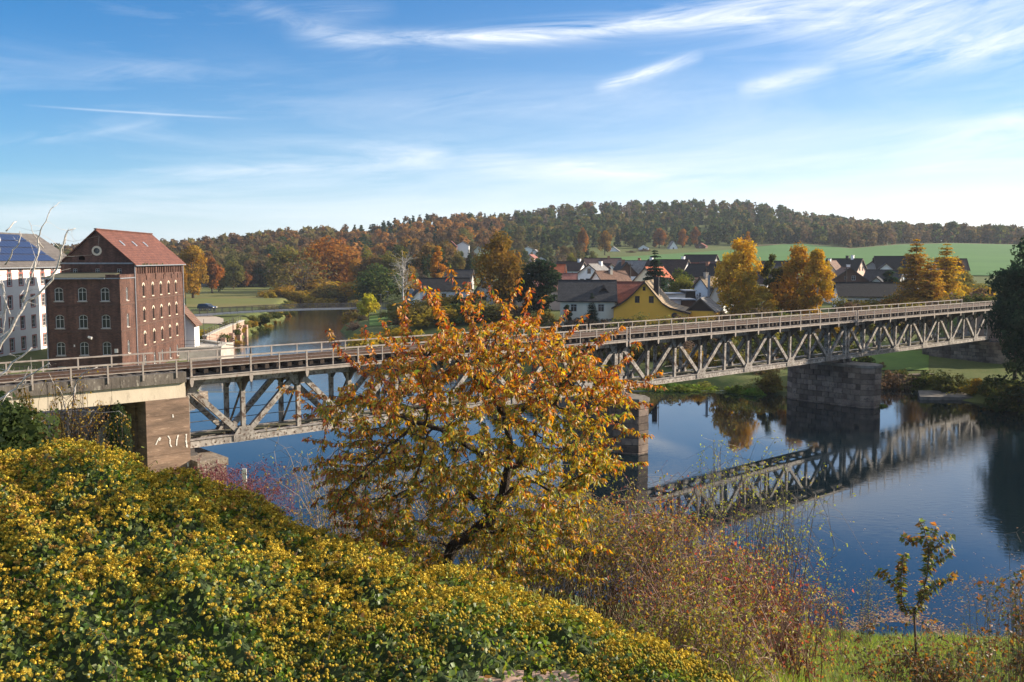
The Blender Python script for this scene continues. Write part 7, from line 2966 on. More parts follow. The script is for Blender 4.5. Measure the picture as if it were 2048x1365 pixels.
def ivy_pt(px, v):
    """point of the mound: px = direction, v 0 near foot .. 1 skyline .. beyond = back"""
    ys = np.interp(px, SX, SY) + 12 * np.sin(px / 31.0) * 0.5
    zs = np.interp(px, SX and SZX, SZ)
    z0_ = np.minimum(6.6, zs - 1.2)
    yb = np.maximum(np.interp(px, [0, 600, 1100], [1570.0, 1530.0, 1470.0]), ys + 60)
    vv = np.minimum(v, 1.0)
    Y = z0_ + (zs - z0_) * vv
    ypx = yb + (ys - yb) * np.sin(vv * PI / 2) ** .92
    u = (px - 1024) / F
    w = (682.5 - ypx) / F
    dyy = math.cos(PITCH) + w * math.sin(PITCH)
    dzz = -math.sin(PITCH) + w * math.cos(PITCH)
    t = Y / dyy
    X, Z = u * t, CZ + dzz * t
    back = np.maximum(v - 1, 0)
    Y = Y + back * 4.0
    X = X + u * back * 4.0
    Z = Z - back * .9 - back ** 2 * 12
    return np.stack([X, Y, Z], -1)


NU, NV = 150, 90
pu = np.linspace(-650, 1590, NU)
pv = np.linspace(0, 1.45, NV)
PU, PV = np.meshgrid(pu, pv)
G = ivy_pt(PU, PV)


def lumps(P):
    x, y = P[..., 0], P[..., 1]
    return .11 * np.sin(x * 2.3 + 1.3 * np.sin(y * 1.1)) * np.cos(y * 1.9 + x * .7) + .07 * np.sin(x * 5.1 + 2.0) * np.cos(y * 4.3 + 1.0) + .06 * np.sin(x * 9.1 + y * 7.3)


fade = np.clip((1.06 - PV) / .22, 0, 1)
G[..., 2] += (lumps(G) - .10) * (.30 + .70 * fade) * np.clip(PV * 4, .3, 1)
gu = np.gradient(G, axis=1)
gv = np.gradient(G, axis=0)
GN = np.cross(gu, gv)
GN /= np.maximum(np.linalg.norm(GN, axis=-1, keepdims=True), 1e-9)
GN = np.where(GN[..., 2:3] < 0, -GN, GN)
ivy_o = Vector((-2.0, 9.5, 9.0))
ivy = empty('ivy_mound', tuple(ivy_o), 0, 'great mound of flowering ivy covering the lower left foreground', 'ivy')
io = np.array(ivy_o)
idx = np.arange(NV - 1)[:, None] * NU + np.arange(NU - 1)[None, :]
fq = np.stack([idx, idx + 1, idx + NU + 1, idx + NU], -1).reshape(-1, 4)
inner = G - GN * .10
M_under = mat('ivy_inner_green', (.040, .060, .018), (.024, .036, .012), 6, .95, .5, 20)  # dark green backing that stops the view through the ivy
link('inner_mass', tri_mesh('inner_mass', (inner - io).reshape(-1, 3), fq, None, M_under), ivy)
# area weighted samples
A_ = np.linalg.norm(np.cross(gu, gv), axis=-1)
A_[PV > 1.3] = 0
A_ = A_[:-1, :-1].ravel()
cdf = np.cumsum(A_) / A_.sum()


def ivy_samples(n, near_boost=None):
    k = np.searchsorted(cdf, iv.random(n))
    i, j = np.divmod(np.minimum(k, len(A_) - 1), NU - 1)
    a, b = iv.random(n)[:, None], iv.random(n)[:, None]
    P = (G[i, j] * (1 - a) + G[i, j + 1] * a) * (1 - b) + (G[i + 1, j] * (1 - a) + G[i + 1, j + 1] * a) * b
    N2 = GN[i, j]
    return P, N2, PU[i, j], PV[i, j]


area = A_.sum()
nl = int(min(42000, area * 560))
P, N2, pxs_, pvs_ = ivy_samples(nl)
down = np.array([0, -.15, -1.0])
out = N2 + iv.normal(0, .35, N2.shape)
D = down * .75 + out * .55 + iv.normal(0, .35, N2.shape)
LC = pick_cols(iv, nl, [(.115, .170, .028), (.155, .205, .034), (.075, .120, .022), (.23, .24, .042)], [.4, .3, .15, .15], .2)
# plain ivy without flowers along the foot at the right has paler leaves
foot = (pxs_ > 900) & (pvs_ < .33)
LC[foot] = pick_cols(iv, int(foot.sum()), [(.10, .14, .06), (.16, .20, .10), (.06, .10, .04)], None, .2)
P = P + N2 * iv.uniform(-.06, .05, (nl, 1))
v, f, c = leaf_batch(iv, P, D, .063, .050, LC, fold=-.12, curl=.12)
vis = (pvs_ < 1.05) & (pxs_ > -30) & (pxs_ < 1500) & (P[:, 2] < CZ - .445 * P[:, 1] + .02 * P[:, 1] + 99)
dep = np.where((pvs_ > .12) & (pxs_ > 0) & (pxs_ < 1450), 0, 50.0)[:, None]
split_leaves(ivy, 'leaf', v - io, f, c, 5, 4, P + dep * np.array([0, 1, 0]), M_ivy, 300)


def ico_bump():
    """small round flower head with knobs: subdivided icosahedron, its first 12 corners raised"""
    t = (1 + 5 ** .5) / 2
    V0 = [(-1, t, 0), (1, t, 0), (-1, -t, 0), (1, -t, 0), (0, -1, t), (0, 1, t), (0, -1, -t), (0, 1, -t), (t, 0, -1), (t, 0, 1), (-t, 0, -1), (-t, 0, 1)]
    F0 = [(0, 11, 5), (0, 5, 1), (0, 1, 7), (0, 7, 10), (0, 10, 11), (1, 5, 9), (5, 11, 4), (11, 10, 2), (10, 7, 6), (7, 1, 8), (3, 9, 4), (3, 4, 2), (3, 2, 6), (3, 6, 8), (3, 8, 9), (4, 9, 5), (2, 4, 11), (6, 2, 10), (8, 6, 7), (9, 8, 1)]
    V1 = [np.array(v, float) / np.linalg.norm(v) * 1.14 for v in V0]
    cache, F1 = {}, []

    def mid(a, b):
        k = (min(a, b), max(a, b))
        if k not in cache:
            m_ = V1[a] + V1[b]
            V1.append(m_ / np.linalg.norm(m_) * .84)
            cache[k] = len(V1) - 1
        return cache[k]
    for a, b, c_ in F0:
        ab, bc, ca = mid(a, b), mid(b, c_), mid(c_, a)
        F1 += [(a, ab, ca), (b, bc, ab), (c_, ca, bc), (ab, bc, ca)]
    return np.array(V1), np.array(F1)


IV_, IF_ = ico_bump()
IV2 = IV_[:12] / 1.14
IF2 = np.array([(0, 11, 5), (0, 5, 1), (0, 1, 7), (0, 7, 10), (0, 10, 11), (1, 5, 9), (5, 11, 4), (11, 10, 2), (10, 7, 6), (7, 1, 8), (3, 9, 4), (3, 4, 2), (3, 2, 6), (3, 6, 8), (3, 8, 9), (4, 9, 5), (2, 4, 11), (6, 2, 10), (8, 6, 7), (9, 8, 1)])
nf_ = int(min(26000, area * 560))
P, N2, pxs_, pvs_ = ivy_samples(nf_)
ok = ~((pxs_ > 880) & (pvs_ < .34)) & (pvs_ < 1.12)
# uneven: fewer where the mound hollows and down its front
dens = .5 + .38 * np.sin(P[:, 0] * 1.7 + 2 * np.sin(P[:, 1] * 1.3)) * np.cos(P[:, 1] * 2.2) + .30 * np.sin(P[:, 0] * 4.3 + P[:, 1] * 1.7) * np.cos(P[:, 1] * 5.1 - P[:, 0])
ok &= (iv.random(nf_) < .15 + .85 * dens) & (iv.random(nf_) < np.clip(.16 + pvs_ * 1.4, 0, 1))
P, N2 = P[ok], N2[ok]
heads = []
for p, n_ in zip(P, N2):
    m_ = iv.integers(3, 8)
    up = n_ * .6 + np.array([.1, -.1, .75])
    drift = math.sin(p[0] * 1.1 + 2.0) * math.cos(p[1] * .9 + p[0] * .6) + .5 * math.sin(p[0] * 2.9 + p[1] * 2.1)
    wts = np.array([.40, .30, .20, .10, .06]) * np.array([1, 1, 1, 1.0 + 2.5 * max(-drift, 0), 1.0 + 3.0 * max(drift, 0)])
    tint = np.array([(.48, .33, .045), (.44, .32, .050), (.52, .37, .050), (.29, .28, .055), (.34, .20, .05)][iv.choice(5, p=wts / wts.sum())])
    if iv.random() < .18:
        m_ = int(iv.integers(1, 3))
    c0 = p + up * iv.uniform(.02, .10)
    for k in range(m_):
        heads.append((c0 + (iv.normal(0, .030, 3) * np.array([1, 1, .55]) if k else 0), iv.uniform(.011, .0172), tint * math.exp(iv.normal(0, .16))))
hp_ = np.array([h[0] for h in heads])
hd = np.linalg.norm(hp_ - np.array([0, 0, CZ]), axis=1)
order = np.argsort(hd)
near_set = set(order[:4200].tolist())
M_umbel = foliage_mat('ivy_flower', 0.12, 0.0, 0.0, 0.0)


def head_batch(ids, V_, F_, knob):
    bv, bf, bc = [], [], []
    for q, i in enumerate(ids):
        p, r, col = heads[i]
        bv.append(V_ @ np.linalg.qr(iv.normal(size=(3, 3)))[0] * r + p)
        bf.append(F_ + q * len(V_))
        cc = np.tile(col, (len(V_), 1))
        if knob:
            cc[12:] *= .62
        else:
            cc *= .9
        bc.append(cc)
    return np.concatenate(bv), np.concatenate(bf), np.clip(np.concatenate(bc), .003, .9)


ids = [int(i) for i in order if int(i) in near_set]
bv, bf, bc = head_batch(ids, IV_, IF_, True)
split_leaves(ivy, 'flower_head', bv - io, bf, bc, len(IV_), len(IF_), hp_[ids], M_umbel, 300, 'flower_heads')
# farther heads: a dozen florets each, scattered over a ball
ids = np.array([i for i in range(len(heads)) if i not in near_set])
nfl = 11
hc = np.repeat(hp_[ids], nfl, 0)
hr_ = np.repeat(np.array([heads[i][1] for i in ids]), nfl)
dirs_ = iv.normal(size=(len(hc), 3))
dirs_ /= np.linalg.norm(dirs_, axis=1, keepdims=True)
fcol = np.repeat(np.array([heads[i][2] for i in ids]), nfl, 0) * np.exp(iv.normal(0, .28, (len(hc), 1)))
v, f, c = cards(iv, hc + dirs_ * hr_[:, None] * iv.uniform(.75, 1.1, (len(hc), 1)), dirs_ + iv.normal(0, .25, dirs_.shape), .0155, np.clip(fcol, .003, .9), True)
tag(link('flower_heads', tri_mesh('flower_heads', v - io, f, c, M_umbel), ivy), kind='stuff')
st_mb = MB()
SP_, SD_ = [], []
P, N2, pxs_, pvs_ = ivy_samples(420)
okk = (pvs_ > .1) & (pvs_ < 1.08)
for p, n_ in zip(P[okk][:170], N2[okk][:170]):
    d = Vector(n_ * .7 + np.array([0, 0, .7]) + iv.normal(0, .45, 3)).normalized()
    L = iv.uniform(.10, .30)
    q = Vector(p - io)
    m_ = q + d * L * .55
    e = q + d * L + Vector((iv.normal(0, .04), iv.normal(0, .04), -.03))
    st_mb.tube([q - d * .08, m_, e], [.0045, .0035, .002], 4)
    for t in (.35, .55, .75, .95, 1.0):
        if iv.random() < .8:
            SP_.append(tuple(q.lerp(e, t)))
            SD_.append(tuple(Vector((iv.normal(), iv.normal(), iv.normal() * .5 - .2))))
tag(st_mb.build('shoots', M_twig, ivy), kind='stuff')
v, f, c = leaf_batch(iv, np.array(SP_), np.array(SD_), .065, .05, pick_cols(iv, len(SP_), [(.13, .18, .03), (.09, .13, .025), (.24, .20, .05), (.22, .11, .04)], [.4, .4, .12, .08], .2), fold=-.12, curl=.12)
tag(link('shoot_leaves', tri_mesh('shoot_leaves', v, f, c, M_ivy), ivy), kind='stuff')
# stone wall top peeping out under the ivy
ws = at(1050, 1372, 7.9)
rt = empty('garden_wall', tuple(ws + Vector((0, 0, -.35))), R(-4), 'worn reddish stone wall top under the ivy at the bottom edge', 'wall')
x = -.45
while x < .4:
    w_ = rnd.uniform(.35, .6)
    mb = MB()
    a, b = rnd.uniform(0, .02), rnd.uniform(0, .02)
    mb.hexa([(x, -.2, 0), (x + w_ - .02, -.2, 0), (x + w_ - .02, .32, 0), (x, .32, 0), (x + .02, -.18, .33 + a), (x + w_ - .04, -.18, .33 + b), (x + w_ - .05, .3, .35 + b), (x + .03, .3, .35 + a)])
    mb.build('cap_stone', M_conc_pink, rt)
    x += w_


# ------------------------------------------------------------------ bare thickets, shrubs, saplings on the slope
def thicket(name, label, cat, x, y, z, w, d, h, n, mat_, leaf_pal=None, n_leaf=0, leaf_len=.035, hips=0, group=None, seed=1, arch=.5, twig=3, r=.008, lean=0.0, leaf_top=False, leaf_m=None):
    rng = np.random.default_rng(seed)
    rt = empty(name, (x, y, z), 0, label, cat, group)
    mb = MB()
    ends = []
    for _ in range(n):
        bx, by = rng.uniform(-.32, .32) * w, rng.uniform(-.35, .35) * d
        a = rng.uniform(0, 6.283)
        R_ = rng.uniform(.1, 1.0) ** .7
        hh = h * rng.uniform(.25, 1.0) ** .8
        ex, ey = bx + math.cos(a) * w * .55 * R_ + lean, by + math.sin(a) * d * .55 * R_
        pts = []
        q0 = Vector((0, 0, 0))
        for j in range(8):
            t = j / 7
            zz_ = hh * math.sin(min(t * (1 + arch * 1.3 * R_), 2.1) * PI / 2)
            q0 = q0 + Vector((rng.normal(0, .03 * w), rng.normal(0, .03 * d), rng.normal(0, .012 * h)))
            pts.append(Vector((bx + (ex - bx) * t ** 1.1, by + (ey - by) * t ** 1.1, max(zz_, .02))) + q0 * t ** .5)
        mb.tube(pts, [r * (1.25 - j * .14) for j in range(8)], 4 if r > .01 else 3, cap=False)
        for _k in range(twig):
            j = rng.integers(2, 8)
            q = pts[j]
            dd = Vector((rng.normal(), rng.normal(), rng.normal() * .8 + .15)).normalized() * h * rng.uniform(.08, .30)
            m_ = q + dd * .5 + Vector((rng.normal(0, .05), rng.normal(0, .05), .03 * h))
            e_ = q + dd + Vector((0, 0, -.04 * h))
            mb.tube([q, m_, e_], [r * .5, r * .36, r * .2], 3, cap=False)
            ends += [m_, e_]
            if rng.random() < .6:
                e2 = m_ + Vector((rng.normal(), rng.normal(), rng.normal() * .7)).normalized() * h * rng.uniform(.05, .13)
                mb.tube([m_, e2], [r * .3, r * .16], 3, cap=False)
                ends.append(e2)
        ends += pts[3:]
    mb.build('stems', mat_, rt)
    if n_leaf:
        E = np.array([tuple(e) for e in ends])
        if leaf_top:
            E = E[E[:, 2] > h * .45]
        i = rng.integers(0, len(E), n_leaf)
        P_ = E[i] + rng.normal(0, .03, (n_leaf, 3))
        D_ = rng.normal(0, .6, (n_leaf, 3)) + np.array([0, 0, -.55])
        v, f, c = leaf_batch(rng, P_, D_, leaf_len, leaf_len * .55, pick_cols(rng, n_leaf, leaf_pal, None, .22))
        o = link('leaves', tri_mesh('leaves', v, f, c, leaf_m or M_leaf_near), rt)
        tag(o, kind='stuff')
    if hips:
        E = np.array([tuple(e) for e in ends])
        i = rng.integers(0, len(E), hips)
        P_ = E[i]
        v, f, c = leaf_batch(rng, P_, np.tile([0, 0, -1.0], (hips, 1)) + rng.normal(0, .2, (hips, 3)), .026, .020, pick_cols(rng, hips, [(.30, .03, .02), (.22, .03, .025)], None, .15), fold=.4)
        tag(link('hips', tri_mesh('hips', v, f, c, M_leaf_near), rt), kind='stuff')
    return rt


def on_slope(px, py, Y, sink=.0):
    p = at(px, py, Y)
    return p.x, Y, gz(p.x, Y) - sink


M_briar = mat('briar_stem', (.30, .18, .13), (.17, .105, .08), 6, .8)
M_briar_red = mat('red_stem', (.22, .075, .06), (.13, .05, .045), 6, .8)
M_stem_grey = mat('grey_stem', (.26, .20, .15), (.11, .085, .065), 6, .8)
LEAFY = [(.26, .25, .045), (.18, .20, .04), (.34, .27, .05), (.24, .13, .04)]
HIPPY = LEAFY + [(.36, .10, .05), (.32, .085, .06), (.40, .30, .06)]
specs = [
    ('briar', 'dense reddish brown briar thicket in the lower middle, right of the cherry tree', 1440, 1250, 18.5, 3.3, 3.0, 2.35, 110, M_briar_red, HIPPY, 4200, 420, 31, .9),
    ('briar', 'tall arching briar with red hips against the water', 1370, 1200, 21, 3.2, 2.8, 3.8, 60, M_briar_red, HIPPY, 1100, 300, 32, .7),
    ('briar', 'tangled brown briar at the right edge of the thicket', 1500, 1260, 19.0, 2.2, 2.2, 2.0, 70, M_briar_red, HIPPY, 2200, 220, 33, .9),
    ('briar', 'brown briar thicket between the ivy and the cherry trunk', 1290, 1270, 15.5, 2.8, 2.6, 2.2, 120, M_briar, HIPPY + [(.3, .13, .03)], 3400, 160, 34, .8),
    ('briar', 'low brown briar in front, touching the ivy', 1450, 1340, 12.6, 2.4, 2.0, 1.6, 120, M_briar, HIPPY, 2600, 120, 35, .9),
    ('briar', 'sprawling low briar at the bottom edge beside the grass', 1540, 1350, 14.2, 2.0, 1.8, 1.8, 100, M_briar_red, HIPPY, 1800, 100, 45, .9),
    ('briar', 'low leafy briar filling the slope between ivy and thicket', 1400, 1345, 10.8, 1.8, 1.6, 1.0, 90, M_briar, LEAFY, 2600, 40, 47, .9),
    ('shrub', 'yellow-green leaved shrub on top of the briar thicket', 1545, 1150, 20.0, 1.9, 2.0, 5.0, 50, M_stem_grey, [(.34, .34, .05), (.26, .29, .045), (.40, .36, .06)], 1500, 0, 36, .4),
    ('shrub', 'thin shrub with yellow leaves high over the water', 1430, 1150, 22.5, 1.6, 1.6, 5.8, 26, M_stem_grey, [(.42, .40, .05), (.30, .32, .05)], 800, 0, 37, .4),
    ('shrub', 'leafy orange and green undergrowth below the cherry branches', 1190, 1190, 14.6, 2.8, 2.2, 2.1, 110, M_stem_grey, [(.34, .19, .035), (.26, .22, .04), (.38, .25, .04), (.15, .17, .03)], 4200, 0, 38, .5),
    ('shrub', 'green and yellow undergrowth behind the cherry trunk', 1060, 1150, 16.0, 3.2, 2.4, 2.3, 110, M_stem_grey, [(.26, .23, .04), (.17, .19, .035), (.34, .25, .04)], 4200, 0, 39, .5),
    ('shrub', 'brownish undergrowth left of the cherry trunk', 800, 1110, 16.5, 3.2, 2.4, 2.2, 100, M_stem_grey, [(.26, .13, .04), (.30, .19, .04), (.16, .15, .04)], 3200, 0, 40, .5),
    ('shrub', 'thin shrub with pale leaves between ivy and water on the left', 690, 1080, 20.0, 2.4, 2.0, 2.8, 50, M_stem_grey, [(.28, .28, .09), (.33, .26, .08)], 1000, 0, 41, .5),
    ('barberry', 'purple red barberry bush between the ivy and the bearing block', 470, 990, 27.0, 3.4, 2.4, 2.5, 130, M_briar_red, [(.14, .035, .05), (.10, .03, .045), (.20, .06, .06)], 7000, 0, 42, .35),
    ('barberry', 'lower purple red barberry nearest the brown pier', 400, 975, 30.0, 2.2, 2.0, 1.9, 80, M_briar_red, [(.14, .035, .05), (.10, .03, .045), (.20, .07, .05)], 3600, 0, 43, .35),
]
for nm, lb, px, py, Y, w_, d_, h_, n_, m_, pal, nlf, hips, seed, arch in specs:
    x, y, z = on_slope(px, py, Y, .1)
    thicket(nm, lb, 'shrub', x, y, z, w_, d_, h_, n_, m_, pal, nlf, .055 if nm != 'barberry' else .06, hips, None, seed, arch, 5, .009 if Y > 18 else .007)
# thin saplings standing at the water, lower right
for px, py, Y, h_, seed, lb in ((1960, 1285, 26, 2.6, 51, 'leafless sapling at the water, left of the thin group'), (1990, 1290, 25, 3.3, 52, 'tallest thin sapling with a few green leaves at the right edge'), (2030, 1280, 27, 3.8, 53, 'thin sapling at the right edge of the frame'),
                               (1925, 1290, 26, 2.0, 54, 'smallest leafless sapling by the floating leaves'), (1680, 1290, 30.5, 2.0, 55, 'weedy reed clump on the bank edge'), (1730, 1275, 31, 2.4, 56, 'pale dry weed stalks on the bank edge'), (1640, 1285, 29.5, 1.8, 57, 'small leafy weed on the bank left of the reeds')):
    x, y, z = on_slope(px, py, Y, .1)
    thicket('sapling' if seed < 55 else 'weed_clump', lb, 'sapling' if seed < 55 else 'weed', x, y, z, h_ * .32, h_ * .32, h_, 7 if seed < 55 else 26, M_stem_grey, [(.16, .19, .045), (.24, .22, .06)], 90 if seed < 55 else 260, .05, 0, None, seed, .05, 6 if seed < 55 else 2, .010 if seed < 55 else .006)

# young cherry sapling, lower right
sp_r = np.random.default_rng(61)
SY_ = 19.0
so_ = at(1828, 1345, SY_)
so_.z -= .35
sap = empty('young_cherry', tuple(so_), 0, 'young cherry sapling with forked stem and bronze leaves at lower right', 'tree')
pxs = lambda x, y, dy=0: Vector((at(x, y, SY_).x - so_.x, dy, at(x, y, SY_).z - so_.z))
br = [[(1828, 1385), (1832, 1300), (1829, 1240), (1828, 1222)], [(1828, 1222), (1812, 1222), (1803, 1200), (1802, 1150), (1808, 1110)], [(1828, 1222), (1845, 1190), (1856, 1140), (1858, 1100), (1848, 1058), (1838, 1042)],
      [(1803, 1180), (1775, 1155), (1745, 1132)], [(1803, 1150), (1805, 1120), (1812, 1108)], [(1840, 1205), (1870, 1180), (1900, 1165), (1926, 1162)], [(1855, 1145), (1880, 1125), (1922, 1106)], [(1857, 1110), (1880, 1085), (1906, 1068)],
      [(1855, 1100), (1868, 1075), (1882, 1055)], [(1850, 1075), (1820, 1085), (1800, 1070)], [(1826, 1232), (1850, 1215), (1862, 1190)]]
st_, lf_p, lf_d = MB(), [], []
for i, b in enumerate(br):
    dy = sp_r.uniform(-.35, .35) if i > 2 else 0
    pts = [pxs(x, y, dy * j / (len(b) - 1)) for j, (x, y) in enumerate(b)]
    n_ = len(pts)
    r0_ = .035 if i == 0 else (.020 if i < 3 else .011)
    st_.tube(pts, [r0_ * (1 - .6 * j / (n_ - 1)) for j in range(n_)], 6)
    if i == 0:
        continue
    for a, b2 in zip(pts[:-1], pts[1:]):
        L = (b2 - a).length
        for k in range(int(L / .013)):
            q = a.lerp(b2, sp_r.random())
            sd_v = ((b2 - a).cross(Vector((0, 1, 0))).normalized() * sp_r.choice([-1, 1]) + Vector((0, sp_r.normal() * .6, -.1))).normalized()
            if a is pts[0] and i < 3 and sp_r.random() < .6:
                continue
            lf_p.append(tuple(q))
            lf_d.append(tuple(sd_v * .9 + Vector((0, 0, -.45)) + (b2 - a).normalized() * .35))
st_.build('trunk', M_twig, sap, True)
n_ = len(lf_p)
cols = pick_cols(sp_r, n_, [(.22, .19, .04), (.17, .19, .045), (.30, .14, .04), (.13, .15, .04)], None, .25)
v, f, c = leaf_batch(sp_r, np.array(lf_p), np.array(lf_d), .125, .066, cols)
split_leaves(sap, 'leaf', v, f, c, 5, 4, np.array(lf_p) + np.array(so_), M_cherry, 300)
# leafy bushes round its foot and at the right edge
for px, py, Y, w_, h_, nlf, seed, lb in ((1850, 1345, 18.6, 2.6, 2.1, 2600, 62, 'bronze leaved bush round the foot of the young cherry'), (2075, 1280, 15.5, 1.5, 3.6, 1600, 64, 'bronze leaved bush cut by the right edge'),
                                         (1905, 1350, 18.2, 1.8, 1.6, 1200, 65, 'low bronze bush right of the young cherry')):
    x, y, z = on_slope(px, py, Y, .1)
    thicket('bronze_bush', lb, 'shrub', x, y, z, w_, w_ * .8, h_, 70, M_stem_grey, [(.18, .085, .035), (.12, .11, .035), (.24, .12, .035), (.08, .09, .03)], nlf, .095, 0, 'bronze leaved bushes at the lower right', seed, .4, 4, .007, leaf_m=M_cherry)

# ------------------------------------------------------------------ white birch twigs at the left edge
def branch_tree(name, label, Y, branches, m_, seed, twigs=3, leaf=None, n_leaf=0, leaf_len=.04, droop=0.0, base=None):
    rng = np.random.default_rng(seed)
    b0 = at(*(base or branches[0][0][0]), Y)
    rt = empty(name, tuple(b0), 0, label, 'tree')
    mb, tw = MB(), MB()
    ends = []
    for pts_px, r0_, r1_ in branches:
        dy = 0
        pts = []
        for j, (x, y) in enumerate(pts_px):
            p = at(x, y, Y)
            dy += rng.normal(0, .05)
            pts.append(Vector((p.x - b0.x, dy, p.z - b0.z)))
        n_ = len(pts)
        # refine with small kinks
        P2, R2 = [], []
        for j in range(n_ - 1):
            for k in range(3):
                t = k / 3
                q = pts[j].lerp(pts[j + 1], t)
                if k:
                    q = q + Vector((rng.normal(0, 1), rng.normal(0, 1), rng.normal(0, 1))) * (pts[j + 1] - pts[j]).length * .035
                P2.append(q)
                R2.append(r0_ + (r1_ - r0_) * (j + t) / (n_ - 1))
        P2.append(pts[-1])
        R2.append(r1_)
        R2 = [q * .62 for q in R2]
        mb.tube(P2, R2, 7)
        for _ in range(twigs * (n_ - 1)):
            j = rng.integers(1, len(P2))
            q = P2[j]
            L = (P2[-1] - P2[0]).length * rng.uniform(.06, .2)
            d = Vector((rng.normal(), rng.normal() * .7, rng.uniform(-.3, 1.0) - droop * 2)).normalized() * L
            a = q + d * .4 + Vector((rng.normal(), rng.normal(), rng.normal())) * L * .08
            b = q + d + Vector((rng.normal(), rng.normal(), rng.normal() - droop * 3)) * L * .12
            tw.tube([q, a, b], [R2[j] * .4, R2[j] * .28, R2[j] * .12], 3, cap=False)
            e2 = b + Vector((rng.normal(), rng.normal(), rng.normal() - droop * 4)) * L * .25
            tw.tube([b, e2], [R2[j] * .14, R2[j] * .06], 3, cap=False)
            ends += [a, b, e2]
            if droop:
                f_ = b
                for _k in range(3):
                    g2 = f_ + Vector((rng.normal(0, .03), rng.normal(0, .03), -rng.uniform(.12, .3)))
                    tw.tube([f_, g2], [.0035, .0025], 3, cap=False)
                    f_ = g2
                    ends.append(g2)
    mb.build('trunk', m_, rt, True)
    tw.build('twigs', M_twig if droop else m_, rt)
    if n_leaf:
        E = np.array([tuple(e) for e in ends])
        i = rng.integers(0, len(E), n_leaf)
        v, f, c = leaf_batch(rng, E[i] + rng.normal(0, .03, (n_leaf, 3)), rng.normal(0, .5, (n_leaf, 3)) + np.array([0, 0, -.6]), leaf_len, leaf_len * .7, pick_cols(rng, n_leaf, leaf, None, .2))
        tag(link('leaves', tri_mesh('leaves', v, f, c, M_leaf_near), rt), kind='stuff')
    return rt


branch_tree('birch_tree', 'bare white birch branches reaching up at the left edge before the white building', 9.5, [
    ([(-60, 800), (-20, 730), (0, 686), (26, 647), (47, 605), (71, 589), (97, 560), (116, 525), (129, 488), (138, 462), (150, 457)], .034, .006),
    ([(47, 605), (68, 541), (79, 496), (76, 478), (90, 454), (102, 420), (113, 404)], .017, .004),
    ([(79, 496), (68, 470), (60, 441)], .009, .003),
    ([(97, 560), (112, 540), (121, 515), (124, 492)], .008, .003),
    ([(129, 488), (128, 470), (135, 456)], .007, .0025),
    ([(-40, 660), (-10, 560), (5, 500), (2, 470), (5, 428)], .030, .014),
    ([(3, 462), (14, 442)], .012, .009),
    ([(5, 560), (14, 590), (8, 625), (0, 640)], .014, .008),
    ([(2, 530), (22, 510), (40, 488), (44, 470), (38, 462)], .013, .005),
    ([(8, 560), (20, 600), (14, 640), (10, 668)], .009, .005),
    ([(-40, 800), (0, 760), (27, 730), (50, 712), (68, 695)], .022, .012),
], M_birch, 71, 2, base=(-60, 800))
branch_tree('birch_tree', 'long bare white bough crossing the railing at the far left', 10.5, [
    ([(-30, 820), (5, 798), (36, 777), (57, 757), (87, 741), (118, 722)], .026, .008),
    ([(36, 777), (48, 745), (50, 735)], .008, .004),
    ([(57, 757), (60, 735), (63, 715)], .006, .003),
], M_birch, 72, 2, base=(-30, 820))
branch_tree('weeping_birch', 'small weeping birch with sparse yellow leaves before the viaduct beam', 17.0, [
    ([(133, 915), (139, 880), (140, 858), (137, 837), (146, 815), (153, 790), (153, 775), (163, 757), (175, 745), (202, 733)], .045, .010),
    ([(137, 837), (131, 820), (124, 800), (121, 778), (112, 765), (108, 745)], .022, .006),
    ([(140, 870), (160, 855), (178, 850), (188, 832), (198, 815), (200, 800)], .020, .006),
    ([(141, 858), (148, 842), (168, 833), (185, 822)], .014, .005),
    ([(122, 820), (150, 822), (200, 825), (240, 822), (252, 832)], .010, .004),
    ([(68, 905), (64, 880), (60, 862), (66, 845), (66, 825), (62, 800)], .030, .010),
    ([(60, 862), (76, 850), (90, 838), (100, 818), (102, 795)], .016, .006),
    ([(100, 905), (98, 880), (92, 860)], .014, .006),
], M_birch, 73, 6, [(.40, .26, .04), (.32, .22, .04), (.24, .13, .03)], 1000, .045, .5, base=(133, 915))
branch_tree('bare_tree', 'tangle of brown bare twigs left of the weeping birch', 19.0, [([(30 + 18 * i, 925), (34 + 17 * i + rnd.uniform(-8, 8), 880), (30 + 20 * i + rnd.uniform(-14, 14), 840 + rnd.uniform(-15, 15))], .016, .004) for i in range(9)], M_stem_grey, 74, 16, base=(30, 925))
# dark evergreen shrubs at the left edge and between hut and pier
def shrub_px(px, yt, Y, key, label, sx=1.0, zoff=0):
    x = xat(px, yt, Y)
    z0 = min(gz(x, Y), zat(yt, Y) - 1.2) + zoff
    return put_tree(key, x, Y, zat(yt, Y) - z0 + .1, 1.0, 'evergreen_shrub', label, 'shrub', 'dark evergreen shrubs at the left', sx, z0)


proto('yew', 33, 'lobe', 5, 4.4, 12000, .13, DARK + GREEN[:2], 0, .1, base=.03, lobes=34, gaps=.06)
proto('yew_brown', 34, 'lobe', 4, 4.4, 9000, .11, GREEN[:2] + [(.16, .10, .03), (.10, .08, .03)], 0, .1, base=.03, lobes=30, gaps=.08)
shrub_px(-5, 792, 16.5, 'yew', 'dark leafy evergreen at the left edge below the viaduct', .62)
shrub_px(52, 788, 18.5, 'yew_brown', 'evergreen with rusty tips right of the dark one', .30)
shrub_px(-60, 770, 15.5, 'yew', 'dark evergreen just outside the left edge', 1.0)
shrub_px(236, 806, 41, 'yew', 'dark evergreen between the hut and the brown pier', .36)
shrub_px(118, 830, 40, 'yew_brown', 'low evergreen left of the small hut', .25)

